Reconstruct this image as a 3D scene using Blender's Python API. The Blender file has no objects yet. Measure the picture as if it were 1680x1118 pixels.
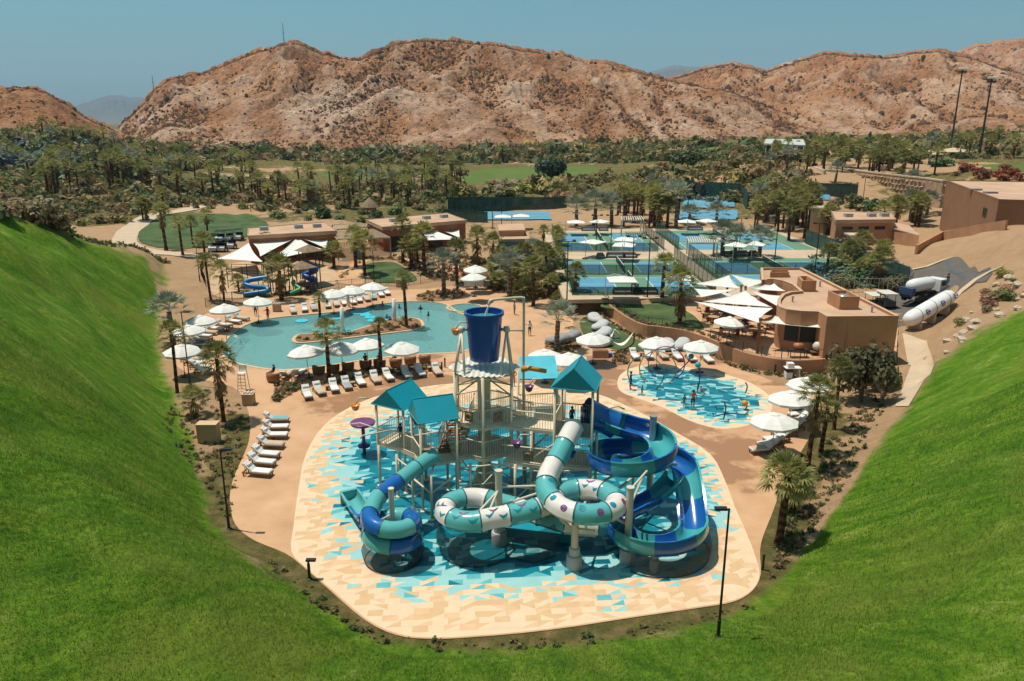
import bpy, bmesh, math, random
import numpy as np
from mathutils import Vector, Matrix, Quaternion
random.seed(7); rng = np.random.default_rng(11)
scene = bpy.context.scene
col = scene.collection
R = math.radians
PI = math.pi
# ------------------------------------------------------------------ camera
FPX, CX, CY, CAMH = 1250.0, 840.0, 559.0, 23.5
TILT = math.atan((559 - 200) / FPX)
cam = bpy.data.cameras.new('camera'); camo = bpy.data.objects.new('camera', cam); col.objects.link(camo)
cam.sensor_width = 36.0; cam.lens = 36.0 * FPX / 1680.0
cam.clip_start = 0.2; cam.clip_end = 40000
camo.location = (0, 0, CAMH); camo.rotation_euler = (PI / 2 - TILT, 0, 0)
scene.camera = camo
# ------------------------------------------------------------------ sky, sun, exposure
SUN_ELEV, SUN_FROM = R(72), R(-72)          # sun stands to the west (left) and a little behind the park
sd = Vector((math.sin(SUN_FROM) * math.cos(SUN_ELEV), math.cos(SUN_FROM) * math.cos(SUN_ELEV), math.sin(SUN_ELEV)))
world = bpy.data.worlds.new('World'); scene.world = world; world.use_nodes = True
wn = world.node_tree.nodes; wl = world.node_tree.links
for n in list(wn): wn.remove(n)
wo = wn.new('ShaderNodeOutputWorld'); bg = wn.new('ShaderNodeBackground'); sky = wn.new('ShaderNodeTexSky')
sky.sky_type = 'NISHITA'; sky.sun_disc = False
sky.sun_elevation = SUN_ELEV; sky.sun_rotation = SUN_FROM
sky.altitude = 100; sky.air_density = 1.0; sky.dust_density = 2.0; sky.ozone_density = 1.6
tint = wn.new('ShaderNodeMix'); tint.data_type = 'RGBA'; tint.blend_type = 'MULTIPLY'; tint.inputs[0].default_value = 1.0
tint.inputs[7].default_value = (0.58, 1.02, 0.95, 1)
wl.new(sky.outputs[0], tint.inputs[6]); wl.new(tint.outputs[2], bg.inputs[0]); wl.new(bg.outputs[0], wo.inputs[0])
bg.inputs[1].default_value = 0.092
sun = bpy.data.lights.new('sun', 'SUN'); suno = bpy.data.objects.new('sun', sun); col.objects.link(suno)
sun.energy = 4.7; sun.angle = R(0.53); sun.color = (1.0, 0.93, 0.82)
suno.rotation_euler = sd.to_track_quat('Z', 'Y').to_euler()
suno.location = (-40, 20, 120)
vs = scene.view_settings
scene.display_settings.display_device = 'sRGB'
vs.view_transform = 'Standard'; vs.look = 'None'; vs.exposure = 0.05; vs.gamma = 1.0; vs.use_curve_mapping = False
scene.render.engine = 'CYCLES'
cy = scene.cycles
cy.use_denoising = True; cy.max_bounces = 6; cy.diffuse_bounces = 2; cy.glossy_bounces = 3; cy.transmission_bounces = 4
cy.transparent_max_bounces = 10; cy.volume_bounces = 0; cy.caustics_reflective = False; cy.caustics_refractive = False
cy.sample_clamp_indirect = 4.0; cy.use_adaptive_sampling = True; cy.adaptive_threshold = 0.02
# ------------------------------------------------------------------ survey helpers (plan positions measured off the photograph)
_c, _s = math.cos(TILT), math.sin(TILT)
def ray(px, py):
    u = (px - CX) / FPX; v = -(py - CY) / FPX
    return (u, _c + v * _s, -_s + v * _c)
def P(px, py, z=0.0):
    d = ray(px, py); t = (z - CAMH) / d[2]
    return Vector((d[0] * t, d[1] * t, z))
def PD(px, py, Y):
    d = ray(px, py); t = Y / d[1]
    return Vector((d[0] * t, Y, CAMH + d[2] * t))
def pix(x, y, z):
    dz = z - CAMH; dep = y * _c - dz * _s; up = y * _s + dz * _c
    return CX + FPX * x / dep, CY - FPX * up / dep, FPX / dep
# ------------------------------------------------------------------ numpy noise
_perm = np.random.default_rng(5).permutation(512)
_ga = np.random.default_rng(6).uniform(0, 2 * PI, 512)
def _h(ix, iy): return _perm[(_perm[ix & 511] + iy) & 511]
def perlin(x, y):
    x = np.asarray(x, float); y = np.asarray(y, float)
    ix = np.floor(x).astype(int); iy = np.floor(y).astype(int); fx = x - ix; fy = y - iy
    def g(a, b):
        an = _ga[_h(ix + a, iy + b)]
        return np.cos(an) * (fx - a) + np.sin(an) * (fy - b)
    u = fx ** 3 * (fx * (fx * 6 - 15) + 10); v = fy ** 3 * (fy * (fy * 6 - 15) + 10)
    a = g(0, 0) * (1 - u) + g(1, 0) * u; b = g(0, 1) * (1 - u) + g(1, 1) * u
    return (a * (1 - v) + b * v) * 1.5
def fbm(x, y, o=4, lac=2.03, gain=.5):
    s = 0; a = 1; t = 0
    for k in range(o):
        s = s + a * perlin(np.asarray(x) * lac ** k + 17.3 * k, np.asarray(y) * lac ** k - 9.1 * k); t += a; a *= gain
    return s / t
def ridged(x, y, o=4, lac=2.05, gain=.5):
    s = 0; a = 1; t = 0
    for k in range(o):
        s = s + a * (1 - np.abs(perlin(np.asarray(x) * lac ** k + 31.7 * k, np.asarray(y) * lac ** k + 5.7 * k)) * 1.6); t += a; a *= gain
    return s / t
def inpoly(x, y, poly):
    x = np.asarray(x, float); y = np.asarray(y, float); c = np.zeros(x.shape, bool)
    n = len(poly)
    for i in range(n):
        x1, y1 = poly[i][0], poly[i][1]; x2, y2 = poly[i - 1][0], poly[i - 1][1]
        if y1 == y2: continue
        c ^= ((y1 > y) != (y2 > y)) & (x < (x2 - x1) * (y - y1) / (y2 - y1) + x1)
    return c
def dpoly(x, y, poly, closed=True):
    x = np.asarray(x, float); y = np.asarray(y, float); best = np.full(x.shape, 1e9)
    n = len(poly)
    for i in range(n if closed else n - 1):
        ax, ay = poly[i][0], poly[i][1]; bx, by = poly[(i + 1) % n][0], poly[(i + 1) % n][1]
        dx, dy = bx - ax, by - ay; L = dx * dx + dy * dy + 1e-12
        t = np.clip(((x - ax) * dx + (y - ay) * dy) / L, 0, 1)
        best = np.minimum(best, np.hypot(x - ax - t * dx, y - ay - t * dy))
    return best
def smooth(pts, n=8, closed=True):
    """Catmull-Rom through points (tuples of any length)."""
    pts = [np.array(p, float) for p in pts]; m = len(pts); out = []
    rngi = range(m if closed else m - 1)
    for i in rngi:
        if closed: p0, p1, p2, p3 = pts[i - 1], pts[i], pts[(i + 1) % m], pts[(i + 2) % m]
        else: p0, p1, p2, p3 = pts[max(i - 1, 0)], pts[i], pts[i + 1], pts[min(i + 2, m - 1)]
        for k in range(n):
            t = k / n
            out.append(.5 * ((2 * p1) + (-p0 + p2) * t + (2 * p0 - 5 * p1 + 4 * p2 - p3) * t * t + (-p0 + 3 * p1 - 3 * p2 + p3) * t ** 3))
    if not closed: out.append(pts[-1])
    return out
def PX(pts, z=0.0, n=0, closed=True):
    """outline in plan from survey marks; optional smoothing."""
    w = [tuple(P(a, b, z))[:2] for a, b in pts]
    if n: w = [tuple(p) for p in smooth(w, n, closed)]
    return w
# ------------------------------------------------------------------ scene objects
def tag(o, label=None, cat=None, group=None, kind=None):
    if label: o['label'] = label
    if cat: o['category'] = cat
    if group: o['group'] = group
    if kind: o['kind'] = kind
    return o
def thing(name, label, cat, loc=(0, 0, 0), rz=0.0, group=None):
    o = bpy.data.objects.new(name, None); col.objects.link(o); o.empty_display_size = .2
    o.location = loc; o.rotation_euler = (0, 0, rz)
    return tag(o, label, cat, group)
def copy_tree(o, parent=None):
    c = o.copy(); col.objects.link(c); c.parent = parent
    for ch in KIDS.get(o.name, []): copy_tree_child(ch, c)
    return c
KIDS = {}
def copy_tree_child(ch, par):
    d = ch.copy(); col.objects.link(d); d.parent = par
    KIDS.setdefault(par.name, []).append(d)
    for g in KIDS.get(ch.name, []): copy_tree_child(g, d)
def link(name, me, parent=None, loc=None):
    o = bpy.data.objects.new(name, me); col.objects.link(o)
    if parent is not None: o.parent = parent; KIDS.setdefault(parent.name, []).append(o)
    if loc is not None: o.location = loc
    return o
class MB:
    """collects shapes, builds ONE mesh object"""
    def __init__(s): s.v = []; s.f = []; s.m = []; s.org = None
    def add(s, vs_, fs, mi=0):
        b = len(s.v); s.v.extend([tuple(p) for p in vs_]); s.f.extend([tuple(i + b for i in f) for f in fs]); s.m.extend([mi] * len(fs)); return s
    def box(s, x0, x1, y0, y1, z0, z1, mi=0):
        return s.add([(x0, y0, z0), (x1, y0, z0), (x1, y1, z0), (x0, y1, z0), (x0, y0, z1), (x1, y0, z1), (x1, y1, z1), (x0, y1, z1)],
                     [(3, 2, 1, 0), (4, 5, 6, 7), (0, 1, 5, 4), (1, 2, 6, 5), (2, 3, 7, 6), (3, 0, 4, 7)], mi)
    def obox(s, c, ax, ay, az, mi=0):
        """oriented box: centre, three half-axis vectors"""
        c = Vector(c); ax = Vector(ax); ay = Vector(ay); az = Vector(az)
        vs_ = [c - ax - ay - az, c + ax - ay - az, c + ax + ay - az, c - ax + ay - az, c - ax - ay + az, c + ax - ay + az, c + ax + ay + az, c - ax + ay + az]
        return s.add(vs_, [(3, 2, 1, 0), (4, 5, 6, 7), (0, 1, 5, 4), (1, 2, 6, 5), (2, 3, 7, 6), (3, 0, 4, 7)], mi)
    def bar(s, a, b, w, h=None, mi=0):
        """square bar between two points"""
        a = Vector(a); b = Vector(b); d = b - a; L = d.length
        if L < 1e-6: return s
        d /= L; h = w if h is None else h
        up = Vector((0, 0, 1)) if abs(d.z) < .95 else Vector((1, 0, 0))
        x = d.cross(up).normalized(); y = x.cross(d).normalized()
        return s.obox((a + b) / 2, d * L / 2, x * w / 2, y * h / 2, mi)
    def tube(s, pts, r, n=8, mi=0, cap=True, closed=False):
        pts = [Vector(p) for p in pts]; m = len(pts); rs = r if hasattr(r, '__len__') else [r] * m
        vs_ = []; prev = None
        for i, p in enumerate(pts):
            if closed: t = (pts[(i + 1) % m] - pts[i - 1])
            else: t = pts[min(i + 1, m - 1)] - pts[max(i - 1, 0)]
            t.normalize()
            if prev is None:
                up = Vector((0, 0, 1)) if abs(t.z) < .9 else Vector((0, 1, 0)); x = t.cross(up).normalized()
            else:
                x = (prev - t * prev.dot(t)); x = x.normalized() if x.length > 1e-6 else t.orthogonal().normalized()
            prev = x; y = t.cross(x)
            for k in range(n):
                a = 2 * PI * k / n; vs_.append(p + (x * math.cos(a) + y * math.sin(a)) * rs[i])
        fs = []
        for i in range(m if closed else m - 1):
            j = (i + 1) % m
            for k in range(n): fs.append((i * n + k, i * n + (k + 1) % n, j * n + (k + 1) % n, j * n + k))
        if cap and not closed: fs.append(tuple(range(n))[::-1]); fs.append(tuple((m - 1) * n + k for k in range(n)))
        return s.add(vs_, fs, mi)
    def lathe(s, prof, c=(0, 0, 0), n=16, mi=0, cap=True):
        vs_ = []; fs = []
        for r_, z in prof:
            for k in range(n): a = 2 * PI * k / n; vs_.append((c[0] + r_ * math.cos(a), c[1] + r_ * math.sin(a), c[2] + z))
        for i in range(len(prof) - 1):
            for k in range(n): fs.append((i * n + k, i * n + (k + 1) % n, (i + 1) * n + (k + 1) % n, (i + 1) * n + k))
        if cap: fs.append(tuple(range(n))[::-1]); fs.append(tuple((len(prof) - 1) * n + k for k in range(n)))
        return s.add(vs_, fs, mi)
    def prism(s, poly, z0, z1, mi=0, side=None):
        """extruded plan outline; concave outlines are triangulated"""
        n = len(poly); area = sum(poly[i - 1][0] * poly[i][1] - poly[i][0] * poly[i - 1][1] for i in range(n))
        if area < 0: poly = poly[::-1]
        zt = z1 if hasattr(z1, '__len__') else [z1] * n
        b = len(s.v)
        s.v.extend([(p[0], p[1], z0) for p in poly]); s.v.extend([(p[0], p[1], zt[i]) for i, p in enumerate(poly)])
        from mathutils.geometry import tessellate_polygon
        for t in tessellate_polygon([[Vector((p[0], p[1], 0)) for p in poly]]):
            a, b_, c = [poly[i] for i in t]
            if (b_[0] - a[0]) * (c[1] - a[1]) - (b_[1] - a[1]) * (c[0] - a[0]) < 0: t = (t[0], t[2], t[1])
            s.f.append(tuple(b + n + i for i in t)); s.m.append(mi)
        for i in range(n):
            j = (i + 1) % n
            s.f.append((b + i, b + j, b + n + j, b + n + i)); s.m.append(mi if side is None else side)
        return s
    def sheet(s, poly, z, holes=(), mi=0):
        from mathutils.geometry import tessellate_polygon
        loops = [poly] + list(holes); flat = [p for l in loops for p in l]; b = len(s.v)
        s.v.extend([(p[0], p[1], z) for p in flat])
        for t in tessellate_polygon([[Vector((p[0], p[1], 0)) for p in l] for l in loops]):
            a, b_, c = [flat[i] for i in t]
            cr = (b_[0] - a[0]) * (c[1] - a[1]) - (b_[1] - a[1]) * (c[0] - a[0])
            if abs(cr) < 1e-9: continue
            if cr < 0: t = (t[0], t[2], t[1])
            s.f.append(tuple(b + i for i in t)); s.m.append(mi)
        return s
    def band(s, poly, z0, z1, mi=0, closed=True, flip=False):
        n = len(poly); b = len(s.v)
        s.v.extend([(p[0], p[1], z0) for p in poly]); s.v.extend([(p[0], p[1], z1) for p in poly])
        for i in range(n if closed else n - 1):
            j = (i + 1) % n; f = (b + i, b + j, b + n + j, b + n + i)
            s.f.append(f[::-1] if flip else f); s.m.append(mi)
        return s
    def wall(s, path, th, z0, z1, mi=0, closed=False):
        """upright wall of constant thickness along a plan path; z0/z1 may be lists"""
        pts = [Vector((p[0], p[1])) for p in path]; n = len(pts)
        z0 = z0 if hasattr(z0, '__len__') else [z0] * n; z1 = z1 if hasattr(z1, '__len__') else [z1] * n
        vs_ = []
        for i, p in enumerate(pts):
            if closed: t = pts[(i + 1) % n] - pts[i - 1]
            else: t = pts[min(i + 1, n - 1)] - pts[max(i - 1, 0)]
            t.normalize(); nn = Vector((-t.y, t.x)) * th / 2
            a = p + nn; b = p - nn
            vs_ += [(a.x, a.y, z0[i]), (b.x, b.y, z0[i]), (b.x, b.y, z1[i]), (a.x, a.y, z1[i])]
        fs = []
        for i in range(n if closed else n - 1):
            j = (i + 1) % n
            for k in range(4): fs.append((i * 4 + k, i * 4 + (k + 1) % 4, j * 4 + (k + 1) % 4, j * 4 + k))
        if not closed: fs += [(3, 2, 1, 0), tuple((n - 1) * 4 + k for k in range(4))]
        return s.add(vs_, fs, mi)
    def mesh(s, name, mats, smooth=False, org=(0, 0, 0)):
        me = bpy.data.meshes.new(name)
        used = sorted({i for f in s.f for i in f})
        if len(used) < len(s.v): mp_ = {k: i for i, k in enumerate(used)}; s.v = [s.v[k] for k in used]; s.f = [tuple(mp_[i] for i in f) for f in s.f]
        ox, oy, oz = org
        me.from_pydata([(x - ox, y - oy, z - oz) for x, y, z in s.v], [], s.f)
        for m in (mats if isinstance(mats, (list, tuple)) else [mats]): me.materials.append(m)
        if any(s.m): me.polygons.foreach_set('material_index', s.m)
        if smooth: me.polygons.foreach_set('use_smooth', [True] * len(s.f))
        me.update(); return me
    def build(s, name, mats, parent=None, smooth=False, org=None, world=True):
        """world=True: vertices are in world space, stored relative to the parent's place (or org)"""
        if parent is not None and world:
            q = parent; o = Vector((0, 0, 0))
            while q is not None: o += Vector(q.location); q = q.parent
            return link(name, s.mesh(name, mats, smooth, o), parent)
        if org is not None: return link(name, s.mesh(name, mats, smooth, org), parent, org)
        return link(name, s.mesh(name, mats, smooth), parent)
def autosmooth(o, ang=40):
    me = o.data
    me.polygons.foreach_set('use_smooth', [True] * len(me.polygons))
    me.set_sharp_from_angle(angle=R(ang))
    return o
# ------------------------------------------------------------------ materials
MATS = {}
def M(name, c, rough=.75, var=.12, scale=1.0, bump=0.0, bscale=None, metal=0.0, spec=.4, c2=None, sub=None, alpha=None, coat=0.0, objvar=0.0, detail=4.0):
    """procedural paint/stone/fabric: base colour broken by noise, optional bump"""
    if name in MATS: return MATS[name]
    m = bpy.data.materials.new(name); m.use_nodes = True; MATS[name] = m
    nt = m.node_tree; n = nt.nodes; l = nt.links; b = n['Principled BSDF']
    b.inputs['Roughness'].default_value = rough; b.inputs['Metallic'].default_value = metal; b.inputs['Specular IOR Level'].default_value = spec
    if coat: b.inputs['Coat Weight'].default_value = coat; b.inputs['Coat Roughness'].default_value = .08
    tc = n.new('ShaderNodeTexCoord'); no = n.new('ShaderNodeTexNoise'); no.inputs['Scale'].default_value = scale; no.inputs['Detail'].default_value = detail
    l.new(tc.outputs['Object'], no.inputs['Vector'])
    rp = n.new('ShaderNodeValToRGB'); e = rp.color_ramp.elements
    lo = tuple(max(0, x * (1 - var)) for x in c); hi = tuple(x * (1 + var) for x in c) if c2 is None else tuple(c2)
    e[0].position = .3; e[1].position = .7; e[0].color = (*lo, 1); e[1].color = (*hi, 1)
    l.new(no.outputs['Fac'], rp.inputs['Fac'])
    out = rp.outputs['Color']
    if objvar:
        oi = n.new('ShaderNodeObjectInfo'); mr = n.new('ShaderNodeMapRange'); mr.inputs[3].default_value = 1 - objvar; mr.inputs[4].default_value = 1 + objvar
        l.new(oi.outputs['Random'], mr.inputs[0]); mx = n.new('ShaderNodeMix'); mx.data_type = 'RGBA'; mx.blend_type = 'MULTIPLY'; mx.inputs[0].default_value = 1
        cb = n.new('ShaderNodeCombineColor')
        for k in range(3): l.new(mr.outputs[0], cb.inputs[k])
        l.new(out, mx.inputs[6]); l.new(cb.outputs[0], mx.inputs[7]); out = mx.outputs[2]
    l.new(out, b.inputs['Base Color'])
    if bump:
        bn = n.new('ShaderNodeTexNoise'); bn.inputs['Scale'].default_value = bscale or scale * 4; bn.inputs['Detail'].default_value = 5
        l.new(tc.outputs['Object'], bn.inputs['Vector']); bp = n.new('ShaderNodeBump'); bp.inputs['Strength'].default_value = bump; bp.inputs['Distance'].default_value = .05
        l.new(bn.outputs['Fac'], bp.inputs['Height']); l.new(bp.outputs[0], b.inputs['Normal'])
    if sub: b.inputs['Subsurface Weight'].default_value = sub
    if alpha is not None:
        tr = n.new('ShaderNodeBsdfTransparent'); ms = n.new('ShaderNodeMixShader'); ms.inputs[0].default_value = alpha
        l.new(tr.outputs[0], ms.inputs[1]); l.new(b.outputs[0], ms.inputs[2]); l.new(ms.outputs[0], n['Material Output'].inputs[0])
    return m
def leafmat(name, c, var=.35, trans=.25, rough=.6, objcol=False):
    """leaf: colour from noise and per-object random, some light through the blade"""
    if name in MATS: return MATS[name]
    m = bpy.data.materials.new(name); m.use_nodes = True; MATS[name] = m
    nt = m.node_tree; n = nt.nodes; l = nt.links; b = n['Principled BSDF']; b.inputs['Roughness'].default_value = rough; b.inputs['Specular IOR Level'].default_value = .25
    tc = n.new('ShaderNodeTexCoord'); no = n.new('ShaderNodeTexNoise'); no.inputs['Scale'].default_value = 2.2; no.inputs['Detail'].default_value = 2
    l.new(tc.outputs['Object'], no.inputs['Vector'])
    oi = n.new('ShaderNodeObjectInfo'); ad = n.new('ShaderNodeMath'); ad.operation = 'MULTIPLY_ADD'; ad.inputs[1].default_value = .45; l.new(oi.outputs['Random'], ad.inputs[0]); 
    sb = n.new('ShaderNodeMath'); sb.operation = 'SUBTRACT'; sb.inputs[1].default_value = .22; l.new(no.outputs['Fac'], sb.inputs[0]); l.new(sb.outputs[0], ad.inputs[2])
    mr = n.new('ShaderNodeMapRange'); mr.inputs[1].default_value = .2; mr.inputs[2].default_value = .8; mr.inputs[3].default_value = 1 - var; mr.inputs[4].default_value = 1 + var
    l.new(ad.outputs[0], mr.inputs[0])
    mx = n.new('ShaderNodeMix'); mx.data_type = 'RGBA'; mx.blend_type = 'MULTIPLY'; mx.inputs[0].default_value = 1
    cb = n.new('ShaderNodeCombineColor')
    for k in range(3): l.new(mr.outputs[0], cb.inputs[k])
    if objcol: l.new(oi.outputs['Color'], mx.inputs[6])
    else: mx.inputs[6].default_value = (*c, 1)
    l.new(cb.outputs[0], mx.inputs[7]); l.new(mx.outputs[2], b.inputs['Base Color'])
    if trans:
        tl = n.new('ShaderNodeBsdfTranslucent'); l.new(mx.outputs[2], tl.inputs[0]); ms = n.new('ShaderNodeMixShader'); ms.inputs[0].default_value = trans
        l.new(b.outputs[0], ms.inputs[1]); l.new(tl.outputs[0], ms.inputs[2]); l.new(ms.outputs[0], n['Material Output'].inputs[0])
    return m
# ================================================================== the land
DECK_PX = [(650, 1042), (700, 1048), (770, 1046), (900, 1034), (1040, 1013), (1150, 997), (1205, 987), (1236, 968), (1248, 942), (1247, 905), (1252, 880), (1268, 840),
           (1282, 800), (1296, 768), (1314, 742), (1330, 715), (1345, 690), (1352, 660), (1348, 640), (1325, 628), (1290, 632), (1250, 618), (1210, 606), (1178, 590), (1165, 578), (1130, 573), (1040, 572),
           (985, 570), (952, 555), (940, 530), (948, 505), (945, 494), (905, 488), (868, 486), (835, 482), (800, 474), (745, 470), (700, 474), (640, 476), (560, 478), (500, 484),
           (440, 490), (380, 502), (345, 512), (318, 528), (298, 548), (288, 572), (288, 598), (318, 618), (352, 628), (382, 636), (400, 655), (410, 690), (408, 725), (396, 755), (383, 785), (377, 815),
           (380, 845), (392, 868), (420, 888), (468, 908), (500, 932), (545, 972), (600, 1018)]
DECK = PX(DECK_PX, 0, 3)
POOL_PX = [(366, 580), (368, 566), (382, 548), (410, 531), (450, 522), (500, 517), (550, 512), (590, 507), (620, 500), (655, 496), (695, 495), (728, 499), (741, 507), (757, 516), (776, 520), (790, 532), (794, 550), (782, 566),
           (755, 577), (710, 580), (660, 583), (600, 590), (545, 598), (495, 605), (450, 606), (410, 600), (380, 592)]
POOL = PX(POOL_PX, 0, 4)
ISLE = PX([(479, 557), (490, 549), (520, 548), (560, 547), (592, 539), (622, 529), (655, 522), (685, 523), (696, 531), (690, 540), (650, 546), (600, 552), (550, 558), (505, 563), (484, 563)], 0, 4)
SPA_C = P(763, 505.5, 0); SPA_R = 2.15
SPLASH_PX = [(478, 905), (482, 860), (490, 800), (502, 745), (530, 700), (575, 668), (640, 645), (760, 628), (900, 632), (975, 645), (1040, 672), (1110, 710), (1165, 745), (1190, 790), (1205, 830), (1225, 875), (1240, 915), (1246, 945),
             (1234, 968), (1204, 985), (1150, 995), (1040, 1011), (900, 1032), (770, 1044), (700, 1046), (652, 1040), (602, 1016), (547, 970), (505, 934)]
SPLASH = PX(SPLASH_PX, 0, 3)
PAD = PX([(1013, 632), (1018, 615), (1040, 603), (1080, 598), (1130, 603), (1180, 612), (1230, 628), (1262, 650), (1266, 672), (1250, 690), (1215, 701), (1175, 703), (1130, 690), (1090, 670), (1050, 655), (1022, 645)], 0, 4)
WALLB = PX([(962, 497), (985, 507), (1005, 522), (1030, 540), (1055, 552), (1085, 556), (1120, 562), (1155, 573), (1190, 588), (1226, 602), (1269, 611), (1310, 614), (1357, 611)], 0, 4, False)
# controls: (px, py, z) read off the photograph
CTRL = [(350, 480, .2), (450, 470, .3), (560, 462, .4), (700, 455, .6), (800, 460, .7), (870, 478, .8), (330, 440, 1), (420, 430, 1), (600, 430, 1.1), (760, 425, 1.2), (850, 430, 1.5),
        (250, 400, 1.5), (340, 390, 1.5), (430, 380, 1.5), (600, 370, 1.5), (780, 370, 1.5), (220, 385, 1.6), (190, 395, 2.0), (300, 345, 1), (500, 330, .5), (700, 330, 0), (820, 330, 0.5),
        (935, 488, 2), (905, 385, 2), (915, 430, 2), (1310, 470, 2), (1300, 400, 2), (1100, 380, 2), (1100, 440, 2), (1220, 380, 2.2), (1250, 440, 2), (960, 370, 2), (1000, 440, 2), (1020, 360, 2.2), (1150, 360, 2.4), (1350, 400, 2.2),
        (300, 300, -1), (500, 290, -2), (700, 290, -2), (850, 300, -1), (600, 260, -2), (900, 275, 0), (1000, 262, 2), (760, 250, -1), (400, 255, 0), (1100, 255, 5), (200, 262, 4), (500, 245, -1), (900, 245, 1),
        (1000, 325, 2.5), (1060, 345, 2.6), (1130, 315, 5), (1200, 285, 9), (1300, 255, 13), (1330, 300, 9), (1150, 262, 8), (1165, 340, 3.4), (1250, 345, 3.6), (1310, 345, 4.0), (1330, 365, 3), (920, 330, 1.5), (940, 355, 1.8),
        (1400, 262, 11.4), (1500, 272, 11.5), (1600, 288, 11.5), (1650, 275, 11.6), (1680, 250, 12.5), (1500, 245, 12.5), (1400, 235, 13), (1600, 235, 13.5), (1680, 215, 17), (1620, 225, 15),
        (1400, 332, 5.2), (1440, 327, 5.8), (1520, 335, 5), (1400, 395, 3), (1468, 409, 3), (1503, 401, 3), (1548, 380, 2.6), (1637, 369, 8.5), (1680, 378, 9.5), (1680, 420, 8.5), (1600, 412, 5.6), (1540, 428, 3.2), (1480, 440, 2.4),
        (1500, 505, 1.6), (1575, 470, 2.8), (1590, 445, 3.2), (1500, 450, 2.4), (1440, 430, 2.3), (1520, 480, 2.0), (1480, 525, 1.3), (1400, 620, .25), (1440, 605, .5), (1500, 575, 1.0), (1380, 650, .1), (1340, 760, .1), (1300, 800, 0), (1380, 420, 2.2),
        (290, 470, 1.4), (300, 500, .6), (270, 440, 2.4), (280, 420, 2.2), (310, 540, .3)]
TERR = 1.3
_pts = [tuple(P(a, b, z)) for a, b, z in CTRL]
_pts += [(x, y, -.03) for x, y in DECK[::4]]
_pts += [(-120, 60, 0), (120, 60, 0), (-120, 0, 0), (120, 0, 0), (0, -60, 0), (-60, -60, 0), (60, -60, 0), (-400, 900, 6), (400, 900, 10), (0, 900, 2), (-900, 900, 10), (900, 900, 16), (-200, 400, 6), (-150, 250, 4), (-110, 160, 3), (-500, 400, 10), (500, 400, 14), (250, 200, 12), (160, 120, 9)]
for (a, b, Yq) in [(140, 219, 420), (100, 222, 415), (60, 228, 400), (0, 232, 400), (165, 232, 415), (200, 258, 430), (120, 262, 330), (40, 266, 330), (0, 290, 250), (110, 290, 250), (90, 232, 520)]: _pts.append(tuple(PD(a, b, Yq)))
# garden terrace behind the curved wall: level TERR
for (a, b) in [(1000, 497), (1040, 505), (1080, 505), (1120, 515), (1080, 525), (1140, 535), (1200, 545), (1250, 560), (1300, 575), (1340, 580), (1240, 520), (1180, 500), (1300, 500), (1350, 540), (1200, 480), (1400, 540), (1440, 560)]:
    _pts.append(tuple(P(a, b, TERR)))
_wn = [Vector(p) for p in WALLB]
for _i in range(1, len(_wn) - 1, 2):
    _t = (_wn[_i + 1] - _wn[_i - 1]).normalized(); _o = Vector((_t.y, -_t.x)) * 1.1
    _pts.append((_wn[_i].x + _o.x, _wn[_i].y + _o.y, 0.02)); _pts.append((_wn[_i].x - _o.x, _wn[_i].y - _o.y, TERR))
_cx = np.array([p[0] for p in _pts]); _cyy = np.array([p[1] for p in _pts]); _cz = np.array([p[2] for p in _pts])
_D = np.hypot(_cx[:, None] - _cx[None], _cyy[:, None] - _cyy[None])
_n = len(_pts); _A = np.zeros((_n + 1, _n + 1)); _A[:_n, :_n] = -_D + np.eye(_n) * -.02; _A[:_n, _n] = 1; _A[_n, :_n] = 1
_w = np.linalg.solve(_A, np.append(_cz, 0))
TERRACE_POLY = [tuple(p) for p in WALLB] + PX([(1470, 590), (1475, 520), (1330, 455), (1180, 470), (1090, 478), (990, 482), (955, 486)], TERR)
COURT_PX = [(925, 492), (905, 440), (893, 381), (1000, 376), (1150, 374), (1270, 376), (1340, 404), (1390, 432), (1400, 470), (1330, 482), (1200, 486), (1050, 490)]
COURT = PX(COURT_PX, 2.0)
TOE = smooth([tuple(P(a, b, 0))[:2] for a, b in [(640, 1052), (760, 1056), (900, 1045), (1100, 1014), (1210, 1000), (1262, 965), (1300, 880), (1345, 800), (1400, 720), (1455, 650), (1505, 590), (1540, 555)]][::-1]
             + [tuple(P(a, b, 0))[:2] for a, b in [(575, 1010), (490, 945), (430, 905), (365, 870), (340, 800), (312, 730), (285, 680), (262, 620), (255, 560), (262, 515), (272, 480), (262, 445), (215, 415)]], 3, False)
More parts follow.
